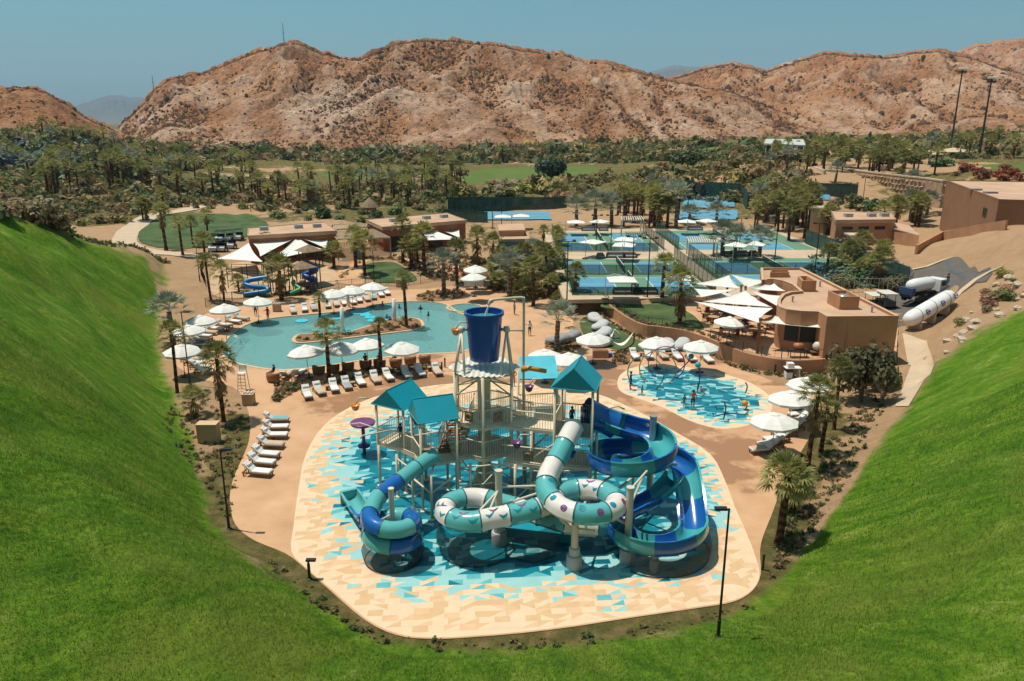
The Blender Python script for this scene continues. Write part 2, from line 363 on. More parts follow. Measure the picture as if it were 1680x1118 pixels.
# close the outline far beyond the park so that "outside" is the banks
_toe_poly = [tuple(p) for p in TOE] + [(-140, 320), (200, 320)]
def bank(x, y):
    x = np.asarray(x, float); y = np.asarray(y, float)
    d = dpoly(x, y, TOE, False); d = np.where(inpoly(x, y, _toe_poly), 0, d)
    capL = np.interp(y, [-30, 10, 40, 60, 75, 85, 92, 98, 108, 125], [20, 20, 21.5, 24, 26.5, 22.5, 17.6, 11.8, 5.0, 0])
    capR = np.interp(y, [-30, 10, 30, 45, 55, 62, 68, 75, 84, 95], [19, 18, 16, 13.6, 11.2, 8.6, 6.2, 3.8, 1.5, 0])
    k = np.clip((x + 10) / 20, 0, 1); cap = capL * (1 - k) + capR * k
    sl = 1.4 * (1 - k) + .80 * k
    kk = np.clip((46 - y) / 32, 0, 1); kk = kk * kk * (3 - 2 * kk); sl = sl * (1 - kk) + np.interp(np.abs(x), [0, 14, 30], [.50, .56, .80]) * kk
    h = cap * (1 - np.exp(-(sl * d / np.maximum(cap, .05)) ** 1.25))
    # soft rolls running down the slope
    roll = fbm(x * .045 + y * .02, y * .045 - x * .05, 3) * 2.5 + ridged(x * .07 + y * .035, y * .05 - x * .03, 2) * .9 - .5 + fbm(x * .16 + y * .07, y * .10 - x * .05, 3) * .6
    return h + roll * np.clip(d / 9, 0, 1) * np.clip(h / 5, 0, 1)
def ground_z(x, y, noise=True):
    x = np.asarray(x, float); y = np.asarray(y, float); sh = x.shape
    xf = x.ravel(); yf = y.ravel(); z = np.empty(xf.shape)
    for i in range(0, len(xf), 20000):
        a = xf[i:i + 20000]; b = yf[i:i + 20000]
        z[i:i + 20000] = -np.hypot(a[:, None] - _cx[None], b[:, None] - _cyy[None]) @ _w[:_n] + _w[_n]
    far = np.clip((yf - 700) / 500, 0, 1); z = z * (1 - far) + 4 * far
    behind = np.clip((20 - yf) / 20, 0, 1); z = z * (1 - behind)
    dd = dpoly(xf, yf, DECK); ind = inpoly(xf, yf, DECK); sd_ = np.where(ind, -dd, dd)
    inc = inpoly(xf, yf, COURT); dc = np.where(inc, 0, dpoly(xf, yf, COURT))
    intr = inpoly(xf, yf, TERRACE_POLY); dt = dpoly(xf, yf, TERRACE_POLY)
    if noise:
        nz = fbm(xf * .05, yf * .05, 4) * np.clip(yf / 160, .15, 3.0) * 1.1 + fbm(xf * .35, yf * .35, 3) * .10
        z = z + nz * np.clip(sd_ / 14, 0, 1) * np.clip(dc / 10, 0, 1) * np.where(intr, 0, np.clip(dt / 6, 0, 1))
    z = z + bank(xf, yf)
    z = np.where(inc, 1.93, np.where(dc < 5, 1.93 + (z - 1.93) * dc / 5, z))
    z = np.where(intr & ~inc, np.where(dt < .5, np.minimum(z, .05), TERR - .06), z)
    dw = dpoly(xf, yf, WALLB, False); z = np.where(~intr & (dw < 9) & (yf < 96), np.minimum(z, .03 + np.maximum(0, dw - 3.5) * .22), z)
    z = np.where(sd_ < 0, np.where(sd_ < -.8, -1.9, np.minimum(z, -.05)), np.where(sd_ < 2.5, -.04 + (z + .04) * sd_ / 2.5, z))
    return z.reshape(sh)
def G(px, py, zoff=0.0):
    """point of the land seen at a survey mark (march along the sight line)"""
    d = ray(px, py); ts = np.geomspace(18, 2500, 420)
    X = d[0] * ts; Y = d[1] * ts; Z = CAMH + d[2] * ts
    g = ground_z(X, Y); g = np.where(g < -1, 0, g); below = np.nonzero(Z < g + zoff)[0]
    if len(below) == 0: return Vector((X[-1], Y[-1], g[-1]))
    i = max(below[0], 1); a, b = ts[i - 1], ts[i]
    for _ in range(12):
        m = (a + b) / 2; gz = float(ground_z(np.array([d[0] * m]), np.array([d[1] * m]))[0]); gz = 0 if gz < -1 else gz
        if CAMH + d[2] * m < gz + zoff: b = m
        else: a = m
    return Vector((d[0] * b, d[1] * b, CAMH + d[2] * b - zoff))
def GN(arr):
    """many survey marks at once -> points on the land"""
    arr = np.asarray(arr, float); n = len(arr); ts = np.geomspace(25, 2600, 260); out = np.zeros((n, 3))
    u = (arr[:, 0] - CX) / FPX; v = -(arr[:, 1] - CY) / FPX; dx = u; dy = _c + v * _s; dz = -_s + v * _c
    X = dx[:, None] * ts; Y = dy[:, None] * ts; Z = CAMH + dz[:, None] * ts
    g = ground_z(X, Y); g = np.where(g < -1, 0, g); below = Z < g; below[:, -1] = True; i = np.maximum(below.argmax(1), 1); k = np.arange(n)
    f0 = Z[k, i - 1] - g[k, i - 1]; f1 = Z[k, i] - g[k, i]; t = np.clip(f0 / (f0 - f1 + 1e-9), 0, 1); tt = ts[i - 1] + (ts[i] - ts[i - 1]) * t
    out[:, 0] = dx * tt; out[:, 1] = dy * tt; out[:, 2] = ground_z(out[:, 0], out[:, 1]); return out
# ---- ground sheet
rows = np.concatenate([np.linspace(-14, 20, 70)[:-1], np.geomspace(20, 160, 300)[:-1], np.geomspace(160, 900, 130)[:-1], np.geomspace(900, 21500, 16)])
NC = 380
uu = np.linspace(-1, 1, NC); Yg = np.repeat(rows[:, None], NC, 1); Xg = uu[None] * (np.maximum(Yg, 0) * .86 + 30)
Zg = ground_z(Xg, Yg)
_slow_z = ground_z
def ground_z(x, y, noise=True):
    """height of the ground sheet by bilinear look-up"""
    x = np.asarray(x, float); y = np.asarray(y, float)
    j = np.clip(np.searchsorted(rows, y) - 1, 0, len(rows) - 2); fy = np.clip((y - rows[j]) / (rows[j + 1] - rows[j]), 0, 1)
    u = np.clip((x / (np.maximum(y, 0) * .86 + 30) + 1) / 2, 0, 1) * (NC - 1); i = np.clip(u.astype(int), 0, NC - 2); fx = u - i
    return (Zg[j, i] * (1 - fx) + Zg[j, i + 1] * fx) * (1 - fy) + (Zg[j + 1, i] * (1 - fx) + Zg[j + 1, i + 1] * fx) * fy
def grid_mesh(name, X, Y, Z, mats):
    nr, nc = X.shape; v = np.stack([X, Y, Z], -1).reshape(-1, 3)
    idx = np.arange(nr * nc).reshape(nr, nc)
    f = np.stack([idx[:-1, :-1], idx[:-1, 1:], idx[1:, 1:], idx[1:, :-1]], -1).reshape(-1, 4)
    me = bpy.data.meshes.new(name); me.vertices.add(len(v)); me.vertices.foreach_set('co', v.ravel())
    me.loops.add(f.size); me.loops.foreach_set('vertex_index', f.ravel().astype(np.int32))
    me.polygons.add(len(f)); me.polygons.foreach_set('loop_start', np.arange(0, f.size, 4, dtype=np.int32)); me.polygons.foreach_set('loop_total', np.full(len(f), 4, np.int32))
    me.polygons.foreach_set('use_smooth', np.ones(len(f), bool)); me.update(calc_edges=True); me.validate()
    for m in mats: me.materials.append(m)
    return me
def setcol(me, name, arr):
    a = me.color_attributes.new(name, 'FLOAT_COLOR', 'POINT'); a.data.foreach_set('color', np.asarray(arr, np.float32).ravel())
# what covers the soil: R lush grass, G mown fairway, B dry olive scrub
PXg, PYg, _ = pix(Xg, np.maximum(Yg, .5), Zg)
LEFTG = [(-400, 1400), (-400, 338), (0, 340), (100, 374), (205, 408), (262, 428), (277, 452), (262, 520), (268, 600), (305, 680), (330, 760), (350, 860), (420, 920), (520, 985), (620, 1052), (780, 1066), (1000, 1050), (1170, 1020), (1290, 940), (1360, 830), (1420, 750), (1470, 690), (1530, 600), (1600, 545), (1690, 492), (2200, 300), (2200, 1400)]
lush = np.where(inpoly(PXg, PYg, LEFTG) | (Yg < 27), 1.0, 0.0)
dl = dpoly(PXg, PYg, LEFTG[2:-2], False); lush = np.where(lush > .5, .5 + .5 * np.clip(dl / 34, 0, 1), .5 - .5 * np.clip(dl / 26, 0, 1))
lush = np.where(Yg < 27, 1, lush)
for worn, wd, am in (([(1205, 985), (1262, 925), (1330, 868), (1385, 790), (1415, 730), (1440, 690)], 13, .50), ([(1300, 1010), (1400, 930), (1480, 880)], 10, .22), ([(250, 436), (256, 462), (262, 478)], 6, .4), ([(120, 960), (260, 1010), (380, 1040)], 12, .2), ([(60, 700), (150, 760), (230, 840)], 12, .16)):
    lush = lush - am * np.exp(-(dpoly(PXg, PYg, worn, False) / wd) ** 2) * np.clip(.75 + fbm(Xg * .5, Yg * .5, 3), 0, 1.3)
lush = np.clip(lush - .30 * np.clip(fbm(Xg * .11 + 7, Yg * .11, 4) - .28, 0, 1) * 2.2, 0, 1)
FAIR = [[(745, 292), (790, 278), (870, 274), (960, 273), (990, 277), (950, 289), (880, 297), (800, 303), (752, 302)], [(520, 282), (600, 278), (700, 283), (640, 290), (540, 292)], [(420, 312), (520, 306), (560, 308), (500, 318)],
        [(1110, 250), (1200, 238), (1225, 240), (1190, 250), (1140, 258)], [(1605, 270), (1700, 268), (1700, 284), (1640, 280)]]
fair = np.zeros_like(Xg)
for q in FAIR: fair = np.maximum(fair, inpoly(PXg, PYg, q).astype(float))
scrub = np.clip(.5 + fbm(Xg * .02, Yg * .02, 3) * 1.2 + np.clip((Yg - 190) / 90, 0, 1) * .35, 0, 1) * np.clip((Yg - 110) / 60, 0, 1)
toe_ol = np.exp(-(dpoly(Xg, Yg, DECK) / 3.4) ** 2) * (Yg < 60) * .8
scrub = np.clip(np.maximum(scrub, toe_ol), 0, 1)
def ground_material():
    m = bpy.data.materials.new('ground'); m.use_nodes = True; nt = m.node_tree; n = nt.nodes; l = nt.links; b = n['Principled BSDF']
    b.inputs['Roughness'].default_value = .95; b.inputs['Specular IOR Level'].default_value = .08
    at = n.new('ShaderNodeVertexColor'); at.layer_name = 'cover'; sp = n.new('ShaderNodeSeparateColor'); l.new(at.outputs[0], sp.inputs[0])
    tc = n.new('ShaderNodeTexCoord')
    def noise(sc, det=5, rough=.55, vec=None, dist=0.0):
        t = n.new('ShaderNodeTexNoise'); t.inputs['Scale'].default_value = sc; t.inputs['Detail'].default_value = det; t.inputs['Roughness'].default_value = rough; t.inputs['Distortion'].default_value = dist
        l.new(vec or tc.outputs['Object'], t.inputs['Vector']); return t.outputs['Fac']
    def ramp(f, stops):
        r = n.new('ShaderNodeValToRGB'); e = r.color_ramp.elements
        while len(e) < len(stops): e.new(.5)
        for q, (p, c) in zip(e, stops): q.position = p; q.color = (*c, 1)
        l.new(f, r.inputs[0]); return r.outputs[0]
    def mix(f, a, b_, mode='MIX'):
        x = n.new('ShaderNodeMix'); x.data_type = 'RGBA'; x.blend_type = mode
        if isinstance(f, float): x.inputs[0].default_value = f
        else: l.new(f, x.inputs[0])
        for s_, i in ((a, 6), (b_, 7)):
            if isinstance(s_, tuple): x.inputs[i].default_value = (*s_, 1)
            else: l.new(s_, x.inputs[i])
        return x.outputs[2]
    def edge(ch, amt, sc, lo=.4, hi=.6):
        a = n.new('ShaderNodeMath'); a.operation = 'MULTIPLY_ADD'; l.new(noise(sc), a.inputs[0]); a.inputs[1].default_value = amt
        s_ = n.new('ShaderNodeMath'); s_.operation = 'SUBTRACT'; l.new(sp.outputs[ch], s_.inputs[0]); s_.inputs[1].default_value = amt / 2; l.new(s_.outputs[0], a.inputs[2])
        r = n.new('ShaderNodeMapRange'); r.interpolation_type = 'SMOOTHSTEP'; r.inputs[1].default_value = lo; r.inputs[2].default_value = hi; l.new(a.outputs[0], r.inputs[0]); return r.outputs[0]
    mp = n.new('ShaderNodeMapping'); mp.inputs['Rotation'].default_value = (0, 0, R(38)); mp.inputs['Scale'].default_value = (.35, 1.5, 1); l.new(tc.outputs['Object'], mp.inputs[0])
    soil = mix(noise(.6, 6), (.34, .20, .105), (.47, .30, .175))
    soil = mix(ramp(noise(7, 6, .7), [(.62, (0, 0, 0)), (.72, (.5, .5, .5))]), soil, (.16, .10, .05))
    olive = ramp(noise(.9, 6, .65), [(.3, (.075, .068, .022)), (.5, (.13, .11, .038)), (.68, (.24, .165, .072))])
    sx = n.new('ShaderNodeSeparateXYZ'); l.new(tc.outputs['Object'], sx.inputs[0])
    def mth(op, a, b_=None):
        q = n.new('ShaderNodeMath'); q.operation = op
        for i_, v_ in enumerate((a, b_)):
            if v_ is None: continue
            if isinstance(v_, (int, float)): q.inputs[i_].default_value = v_
            else: l.new(v_, q.inputs[i_])
        return q.outputs[0]
    dyy = mth('SUBTRACT', sx.outputs[1], 52.0); an_ = mth('MULTIPLY', mth('ARCTAN2', sx.outputs[0], mth('MULTIPLY', dyy, -1.0)), 15.0); rd_ = mth('MULTIPLY', mth('SQRT', mth('ADD', mth('MULTIPLY', sx.outputs[0], sx.outputs[0]), mth('MULTIPLY', dyy, dyy))), .24)
    pol = n.new('ShaderNodeCombineXYZ'); l.new(an_, pol.inputs[0]); l.new(rd_, pol.inputs[1])
    lushc = ramp(noise(1.3, 8, .70, pol.outputs[0], .9), [(.30, (.040, .115, .008)), (.44, (.078, .168, .011)), (.57, (.130, .212, .018)), (.70, (.225, .28, .060))])
    fine = ramp(noise(3.2, 5, .8), [(.3, (.50, .58, .45)), (.5, (1, 1, 1)), (.72, (1.45, 1.35, 1.3))])
    lushc = mix(1.0, lushc, fine, 'MULTIPLY')
    dryg = ramp(noise(.10, 4, .6), [(.52, (0, 0, 0)), (.66, (.55, .55, .55))]); lushc = mix(dryg, lushc, (.17, .19, .03))
    fairc = mix(noise(.09, 3), (.075, .125, .030), (.14, .175, .05))
    c = mix(edge(2, .9, .5, .42, .62), soil, olive)
    c = mix(edge(1, .25, .15), c, fairc)
    c = mix(edge(0, .5, .5, .40, .68), c, lushc)
    l.new(c, b.inputs['Base Color'])
    bp = n.new('ShaderNodeBump'); bp.inputs['Strength'].default_value = .9; bp.inputs['Distance'].default_value = .16; l.new(noise(5.5, 6, .75), bp.inputs['Height']); 
    bp2 = n.new('ShaderNodeBump'); bp2.inputs['Strength'].default_value = .6; bp2.inputs['Distance'].default_value = .8; l.new(noise(1.6, 6, .7, pol.outputs[0], .8), bp2.inputs['Height']); l.new(bp.outputs[0], bp2.inputs['Normal'])
    l.new(bp2.outputs[0], b.inputs['Normal'])
    return m
GM = ground_material()
gme = grid_mesh('ground', Xg, Yg, Zg, [GM])
setcol(gme, 'cover', np.stack([lush, fair, scrub, np.ones_like(lush)], -1).reshape(-1, 4))
tag(link('ground', gme), kind='structure')
for sg in (-1, 1):   # the land goes on to both sides of the valley
    uf = sg * np.geomspace(1, 3.2, 14); Yf = np.repeat(rows[:, None], 14, 1); Xf = uf[None] * (np.maximum(Yf, 0) * .86 + 30); Zf = _slow_z(Xf, Yf); Zf[:, 0] = Zg[:, 0 if sg < 0 else -1]
    if sg < 0: Xf, Yf, Zf = Xf[:, ::-1], Yf[:, ::-1], Zf[:, ::-1]
    fm = grid_mesh('ground', Xf, Yf, Zf, [GM]); lf = np.clip((bank(Xf, Yf) - 1) / 3, 0, 1); setcol(fm, 'cover', np.stack([lf, lf * 0, lf * 0 + .62, lf * 0 + 1], -1).reshape(-1, 4)); tag(link('ground', fm), kind='structure')
# ---- hills behind the valley: crest lines read off the skyline
def hill_material():
    m = bpy.data.materials.new('hillside'); m.use_nodes = True; nt = m.node_tree; n = nt.nodes; l = nt.links; b = n['Principled BSDF']; b.inputs['Roughness'].default_value = .95; b.inputs['Specular IOR Level'].default_value = .05
    tc = n.new('ShaderNodeTexCoord')
    def noise(sc, det=5, rough=.6):
        t = n.new('ShaderNodeTexNoise'); t.inputs['Scale'].default_value = sc; t.inputs['Detail'].default_value = det; t.inputs['Roughness'].default_value = rough; l.new(tc.outputs['Object'], t.inputs['Vector']); return t.outputs['Fac']
    def ramp(f, stops):
        r = n.new('ShaderNodeValToRGB'); e = r.color_ramp.elements
        while len(e) < len(stops): e.new(.5)
        for q, (p, c) in zip(e, stops): q.position = p; q.color = (*c, 1)
        l.new(f, r.inputs[0]); return r.outputs[0]
    def mix(f, a, b_):
        x = n.new('ShaderNodeMix'); x.data_type = 'RGBA'; l.new(f, x.inputs[0])
        for s_, i in ((a, 6), (b_, 7)):
            if isinstance(s_, tuple): x.inputs[i].default_value = (*s_, 1)
            else: l.new(s_, x.inputs[i])
        return x.outputs[2]
    at = n.new('ShaderNodeVertexColor'); at.layer_name = 'rock'; sp = n.new('ShaderNodeSeparateColor'); l.new(at.outputs[0], sp.inputs[0])
    base = ramp(noise(.012, 6), [(.3, (.275, .116, .052)), (.5, (.41, .190, .090)), (.7, (.51, .27, .142))])
    pale = ramp(noise(.03, 6), [(.3, (.50, .31, .20)), (.7, (.68, .49, .36))])
    c = mix(sp.outputs[0], base, pale)
    c = mix(ramp(noise(.16, 6, .75), [(.50, (0, 0, 0)), (.62, (.75, .75, .75))]), c, (.17, .075, .035))
    c = mix(ramp(noise(.35, 5, .7), [(.56, (0, 0, 0)), (.66, (.55, .55, .55))]), c, (.58, .37, .235))
    l.new(c, b.inputs['Base Color'])
    bp = n.new('ShaderNodeBump'); bp.inputs['Strength'].default_value = 1.0; bp.inputs['Distance'].default_value = 9; l.new(noise(.06, 8, .7), bp.inputs['Height']); l.new(bp.outputs[0], b.inputs['Normal'])
    return m
HM = hill_material()
HILLFN = []
def hill_range(name, crest, rc, foot, foot_z, back, na=420, nr=90, seed=0, spur=.22, amp=1.0, rcvar=0.0, footvar=0.0, mat=None):
    crest = np.array(crest, float)
    u = (crest[:, 0] - CX) / FPX; az = []; el = []
    for px, py in crest:
        d = ray(px, py); az.append(math.atan2(d[0], d[1])); el.append(d[2] / math.hypot(d[0], d[1]))
    az = np.array(az); el = np.array(el)
    A = np.linspace(az[0], az[-1], na); rca = rc * (1 + rcvar * fbm(A * 9 + seed, A * 0 + seed, 2))
    E_ = np.interp(A, az, el) + fbm(A * 120, A * 0 + seed, 3) * .0016
    ZC = CAMH + E_ * rca
    fo = foot * (1 + footvar * fbm(A * 7 - seed, A * 0 - seed, 3))
    T = np.concatenate([np.linspace(0, 1, nr), np.linspace(1, 1.6, 14)[1:]])
    AA, TT = np.meshgrid(A, T, indexing='ij'); rr = np.where(TT <= 1, fo[:, None] + (rca - fo)[:, None] * TT, rca[:, None] * (1 + (TT - 1) * back))
    X = np.sin(AA) * rr; Y = np.cos(AA) * rr
    prof = np.where(TT <= 1, np.sin(np.clip(TT, 0, 1) * PI / 2) ** 1.15, 1 - (TT - 1) / .6 * .9)
    zc = ZC[:, None] - foot_z
    warp = fbm(X * .004 + seed, Y * .004, 3) * 1.2
    sp_ = ridged(X * .0062 + warp + seed, Y * .0022 + warp * .6, 4) - .55
    sm = ridged(X * .018 + warp, Y * .009 - warp, 4) - .55
    env = np.clip(TT, 0, 1) ** .7 * np.clip((1 - TT) / .22, 0, 1) ** .8
    Z = foot_z - 10 + (zc + 10) * prof + zc * (sp_ * spur * 1.5 + sm * spur * .8) * env * amp + (fbm(X * .035, Y * .035, 4) * 4.5 + ridged(X * .05, Y * .05, 3) * 2.0 - 1.0) * np.clip(TT * 6, 0, 1) * (TT < 1.02)
    Z = np.where(TT >= 1.55, foot_z - 30, Z)
    # nothing in front may stand above the crest line seen from the valley
    lim = CAMH + (E_[:, None]) * rr + np.where(TT >= 1, 0, -.004 * rr); Z = np.where((TT < 1), np.minimum(Z, lim), Z)
    me = grid_mesh(name, X.T, Y.T, Z.T, [mat or HM])
    rock = np.clip((sm + .12) * 1.6 + fbm(X * .008 + 4, Y * .008, 3) * .9 + (.35 - TT) * .5, 0, 1)
    hx_, hy_, _q = pix(X, np.maximum(Y, 1), Z); rock = np.clip(rock + 1.3 * np.exp(-((hx_ - 540) / 75) ** 2 - ((hy_ - 175) / 42) ** 2) + .8 * np.exp(-((hx_ - 255) / 45) ** 2 - ((hy_ - 195) / 28) ** 2) - .12, 0, 1)
    setcol(me, 'rock', np.stack([rock, rock, rock, np.ones_like(rock)], -1).transpose(1, 0, 2).reshape(-1, 4))
    tag(link(name, me), kind='structure'); HILLFN.append((X, Y, Z, TT, sm)); return me
hill_range('hills', [(195, 203), (215, 186), (235, 166), (250, 145), (280, 125), (330, 118), (380, 98), (420, 82), (470, 68), (490, 68), (520, 82), (560, 92), (590, 95), (625, 78), (650, 68), (700, 63), (740, 63), (780, 68), (820, 71), (850, 78), (900, 85), (920, 83), (945, 95), (1000, 101), (1040, 112), (1070, 122), (1110, 131), (1200, 147), (1250, 167), (1300, 186), (1350, 212), (1400, 232)],
           1120, 640, 2, .5, na=820, nr=170, seed=3.1, spur=.32, rcvar=.10, footvar=.06)
hill_range('hills.001', [(-2400, 190), (-1500, 150), (-900, 165), (-420, 150), (-200, 120), (-60, 132), (0, 140), (30, 138), (60, 141), (90, 155), (120, 175), (140, 189), (165, 200), (200, 216)], 760, 480, 4, .5, na=700, nr=90, seed=8.7, spur=.14, rcvar=.08)
hill_range('hills.002', [(1060, 150), (1095, 129), (1150, 112), (1200, 102), (1230, 108), (1255, 116), (1300, 100), (1355, 84), (1400, 88), (1460, 91), (1500, 83), (1540, 80), (1590, 90), (1640, 106), (1680, 118), (1800, 130), (2000, 120), (2250, 150)], 1750, 760, 6, .5, na=600, nr=150, seed=12.4, spur=.32, rcvar=.12, footvar=.05)
hill_range('hills.003', [(1480, 118), (1555, 92), (1600, 72), (1640, 67), (1680, 62), (1760, 50), (1900, 60), (2100, 90)], 3000, 1900, 6, .5, na=160, nr=50, seed=21.0, spur=.2)
def far_mountain(name, crest, rc, seed): hill_range(name, crest, rc, rc * .72, 0, .4, na=140, nr=26, seed=seed, spur=.2, mat=M('scrubby mountain', (.10, .085, .06), .95, .25, .0008))
far_mountain('mountains', [(60, 196), (120, 176), (150, 166), (175, 157), (186, 156), (205, 159), (235, 161), (280, 170), (340, 190)], 16000, 31.0)
far_mountain('mountains.001', [(980, 150), (1050, 124), (1085, 112), (1105, 107), (1120, 109), (1140, 110), (1165, 109), (1200, 118), (1260, 140)], 16000, 44.0)
# ================================================================== paving, pools, courts
def struct(name, mb, mats, parent=None, smooth=False):
    o = mb.build(name, mats, parent, smooth)
    if parent is None: tag(o, kind='structure')
    return o
def paving_material():
    m = bpy.data.materials.new('tinted concrete'); m.use_nodes = True; n = m.node_tree.nodes; l = m.node_tree.links; b = n['Principled BSDF']; b.inputs['Specular IOR Level'].default_value = .3
    tc = n.new('ShaderNodeTexCoord')
    def noise(sc, det=5, rough=.6):
        t = n.new('ShaderNodeTexNoise'); t.inputs['Scale'].default_value = sc; t.inputs['Detail'].default_value = det; t.inputs['Roughness'].default_value = rough; l.new(tc.outputs['Object'], t.inputs['Vector']); return t.outputs['Fac']
    r = n.new('ShaderNodeValToRGB'); e = r.color_ramp.elements; e.new(.5); e[0].position = .3; e[1].position = .52; e[2].position = .75
    e[0].color = (.45, .245, .128, 1); e[1].color = (.53, .305, .168, 1); e[2].color = (.59, .355, .205, 1); l.new(noise(.35, 6), r.inputs[0])
    at = n.new('ShaderNodeVertexColor'); at.layer_name = 'wet'; wp = n.new('ShaderNodeMath'); wp.operation = 'MULTIPLY_ADD'; l.new(noise(.55, 5, .65), wp.inputs[0]); wp.inputs[1].default_value = 1.1
    sp = n.new('ShaderNodeSeparateColor'); l.new(at.outputs[0], sp.inputs[0]); sb = n.new('ShaderNodeMath'); sb.operation = 'SUBTRACT'; sb.inputs[1].default_value = .66; l.new(sp.outputs[0], sb.inputs[0]); l.new(sb.outputs[0], wp.inputs[2])
    mr = n.new('ShaderNodeMapRange'); mr.inputs[1].default_value = .42; mr.inputs[2].default_value = .6; l.new(wp.outputs[0], mr.inputs[0])
    x = n.new('ShaderNodeMix'); x.data_type = 'RGBA'; l.new(mr.outputs[0], x.inputs[0]); l.new(r.outputs[0], x.inputs[6]); x.inputs[7].default_value = (.33, .165, .08, 1); l.new(x.outputs[2], b.inputs['Base Color'])
    r2 = n.new('ShaderNodeMapRange'); r2.inputs[3].default_value = .8; r2.inputs[4].default_value = .38; l.new(mr.outputs[0], r2.inputs[0]); l.new(r2.outputs[0], b.inputs['Roughness'])
    bp = n.new('ShaderNodeBump'); bp.inputs['Strength'].default_value = .15; bp.inputs['Distance'].default_value = .02; l.new(noise(9, 5), bp.inputs['Height']); l.new(bp.outputs[0], b.inputs['Normal'])
    return m
PAVE = paving_material()
STUCCO = M('warm stucco', (.44, .215, .112), .9, .15, .45, .2, 6, detail=8)
ROOFT = M('roof screed', (.49, .305, .195), .9, .14, .35, .1, 3)
TERRA = M('terracotta stucco', (.33, .12, .06), .9, .12, .5, .15, 6)
CREAM = M('cream steel', (.60, .50, .385), .45, .06, 2)
TAUPE = M('taupe steel', (.72, .58, .42), .45, .06, 2)
WHITE = M('white fabric', (.70, .665, .61), .85, .05, 1.5, objvar=.05)
WHITEP = M('white paint', (.78, .76, .72), .4, .03, 2)
DARKM = M('dark bronze metal', (.035, .03, .026), .5, .1, 3)
BLACK = M('black metal', (.015, .015, .016), .5, .1, 3)
WOOD = M('brown timber', (.20, .095, .045), .65, .25, 4, .2, 20)
WICK = M('tan wicker', (.30, .135, .06), .7, .2, 9, .3, 40)
COPE = M('pool coping', (.56, .37, .22), .8, .1, 1.2, .1, 9)
SOIL = M('bed soil', (.25, .125, .06), .95, .3, 1.5, .5, 9)
GREY = M('grey cushion', (.26, .25, .25), .9, .1, 3)
def drape_poly(name, poly, dz, mat, mx=1.6, kind='structure'):
    m_ = MB(); m_.sheet(poly, 0); o = m_.build(name, mat); b_ = bmesh.new(); b_.from_mesh(o.data)
    for _ in range(5):
        ee = [e for e in b_.edges if e.calc_length() > mx]
        if not ee: break
        bmesh.ops.subdivide_edges(b_, edges=ee, cuts=1); bmesh.ops.triangulate(b_, faces=[f for f in b_.faces if len(f.verts) > 3])
    X_ = np.array([v.co.x for v in b_.verts]); Y_ = np.array([v.co.y for v in b_.verts]); Z_ = ground_z(X_, Y_) + dz
    for v, z in zip(b_.verts, Z_): v.co.z = z
    bmesh.ops.recalc_face_normals(b_, faces=b_.faces); b_.normal_update()
    if sum(f.normal.z for f in b_.faces) < 0: bmesh.ops.reverse_faces(b_, faces=b_.faces)
    b_.to_mesh(o.data); b_.free(); o.data.polygons.foreach_set('use_smooth', [True] * len(o.data.polygons)); o.data.update(); return tag(o, kind=kind)
# ---- pool deck
def ring(c, r, n=32, ph=0.0): return [(c[0] + r * math.cos(2 * PI * k / n + ph), c[1] + r * math.sin(2 * PI * k / n + ph)) for k in range(n)]
def grow(poly, d):
    p = [Vector((a[0], a[1])) for a in poly]; n = len(p); ar = sum(p[i - 1].x * p[i].y - p[i].x * p[i - 1].y for i in range(n)); sgn = 1 if ar > 0 else -1; out = []
    for i in range(n):
        t = (p[(i + 1) % n] - p[i - 1]).normalized(); out.append(tuple(p[i] + Vector((t.y, -t.x)) * d * sgn))
    return out
# deck built on a grid so that damp patches can be mapped on it
bm = bmesh.new(); 
mbd = MB(); mbd.sheet(DECK, 0.0, [POOL, ring(SPA_C, SPA_R)]); mbd.band(DECK, -.5, 0)
deck = struct('pool_deck', mbd, PAVE)
bm.from_mesh(deck.data)
for _ in range(3):
    ee = [e for e in bm.edges if e.calc_length() > 2.2 and abs(e.verts[0].co.z - e.verts[1].co.z) < .1]
    if ee: bmesh.ops.subdivide_edges(bm, edges=ee, cuts=1, use_grid_fill=False)
    bmesh.ops.triangulate(bm, faces=[f for f in bm.faces if len(f.verts) > 4])
bm.to_mesh(deck.data); bm.free()
co = np.zeros(len(deck.data.vertices) * 3); deck.data.vertices.foreach_get('co', co); co = co.reshape(-1, 3)
wet = np.zeros(len(co))
for (a, b, r_) in [(700, 628, 5), (620, 660, 5), (560, 660, 3.5), (1010, 640, 5), (1000, 620, 5), (1080, 690, 4), (1180, 735, 4), (1200, 780, 3), (960, 600, 4), (1290, 640, 3), (770, 640, 5), (1230, 800, 2.5), (1150, 590, 3), (700, 590, 3)]:
    q = P(a, b); wet = np.maximum(wet, np.exp(-(((co[:, 0] - q.x) / r_) ** 2 + ((co[:, 1] - q.y) / (r_ * 1.3)) ** 2)))
setcol(deck.data, 'wet', np.stack([wet, wet, wet, np.ones_like(wet)], -1))
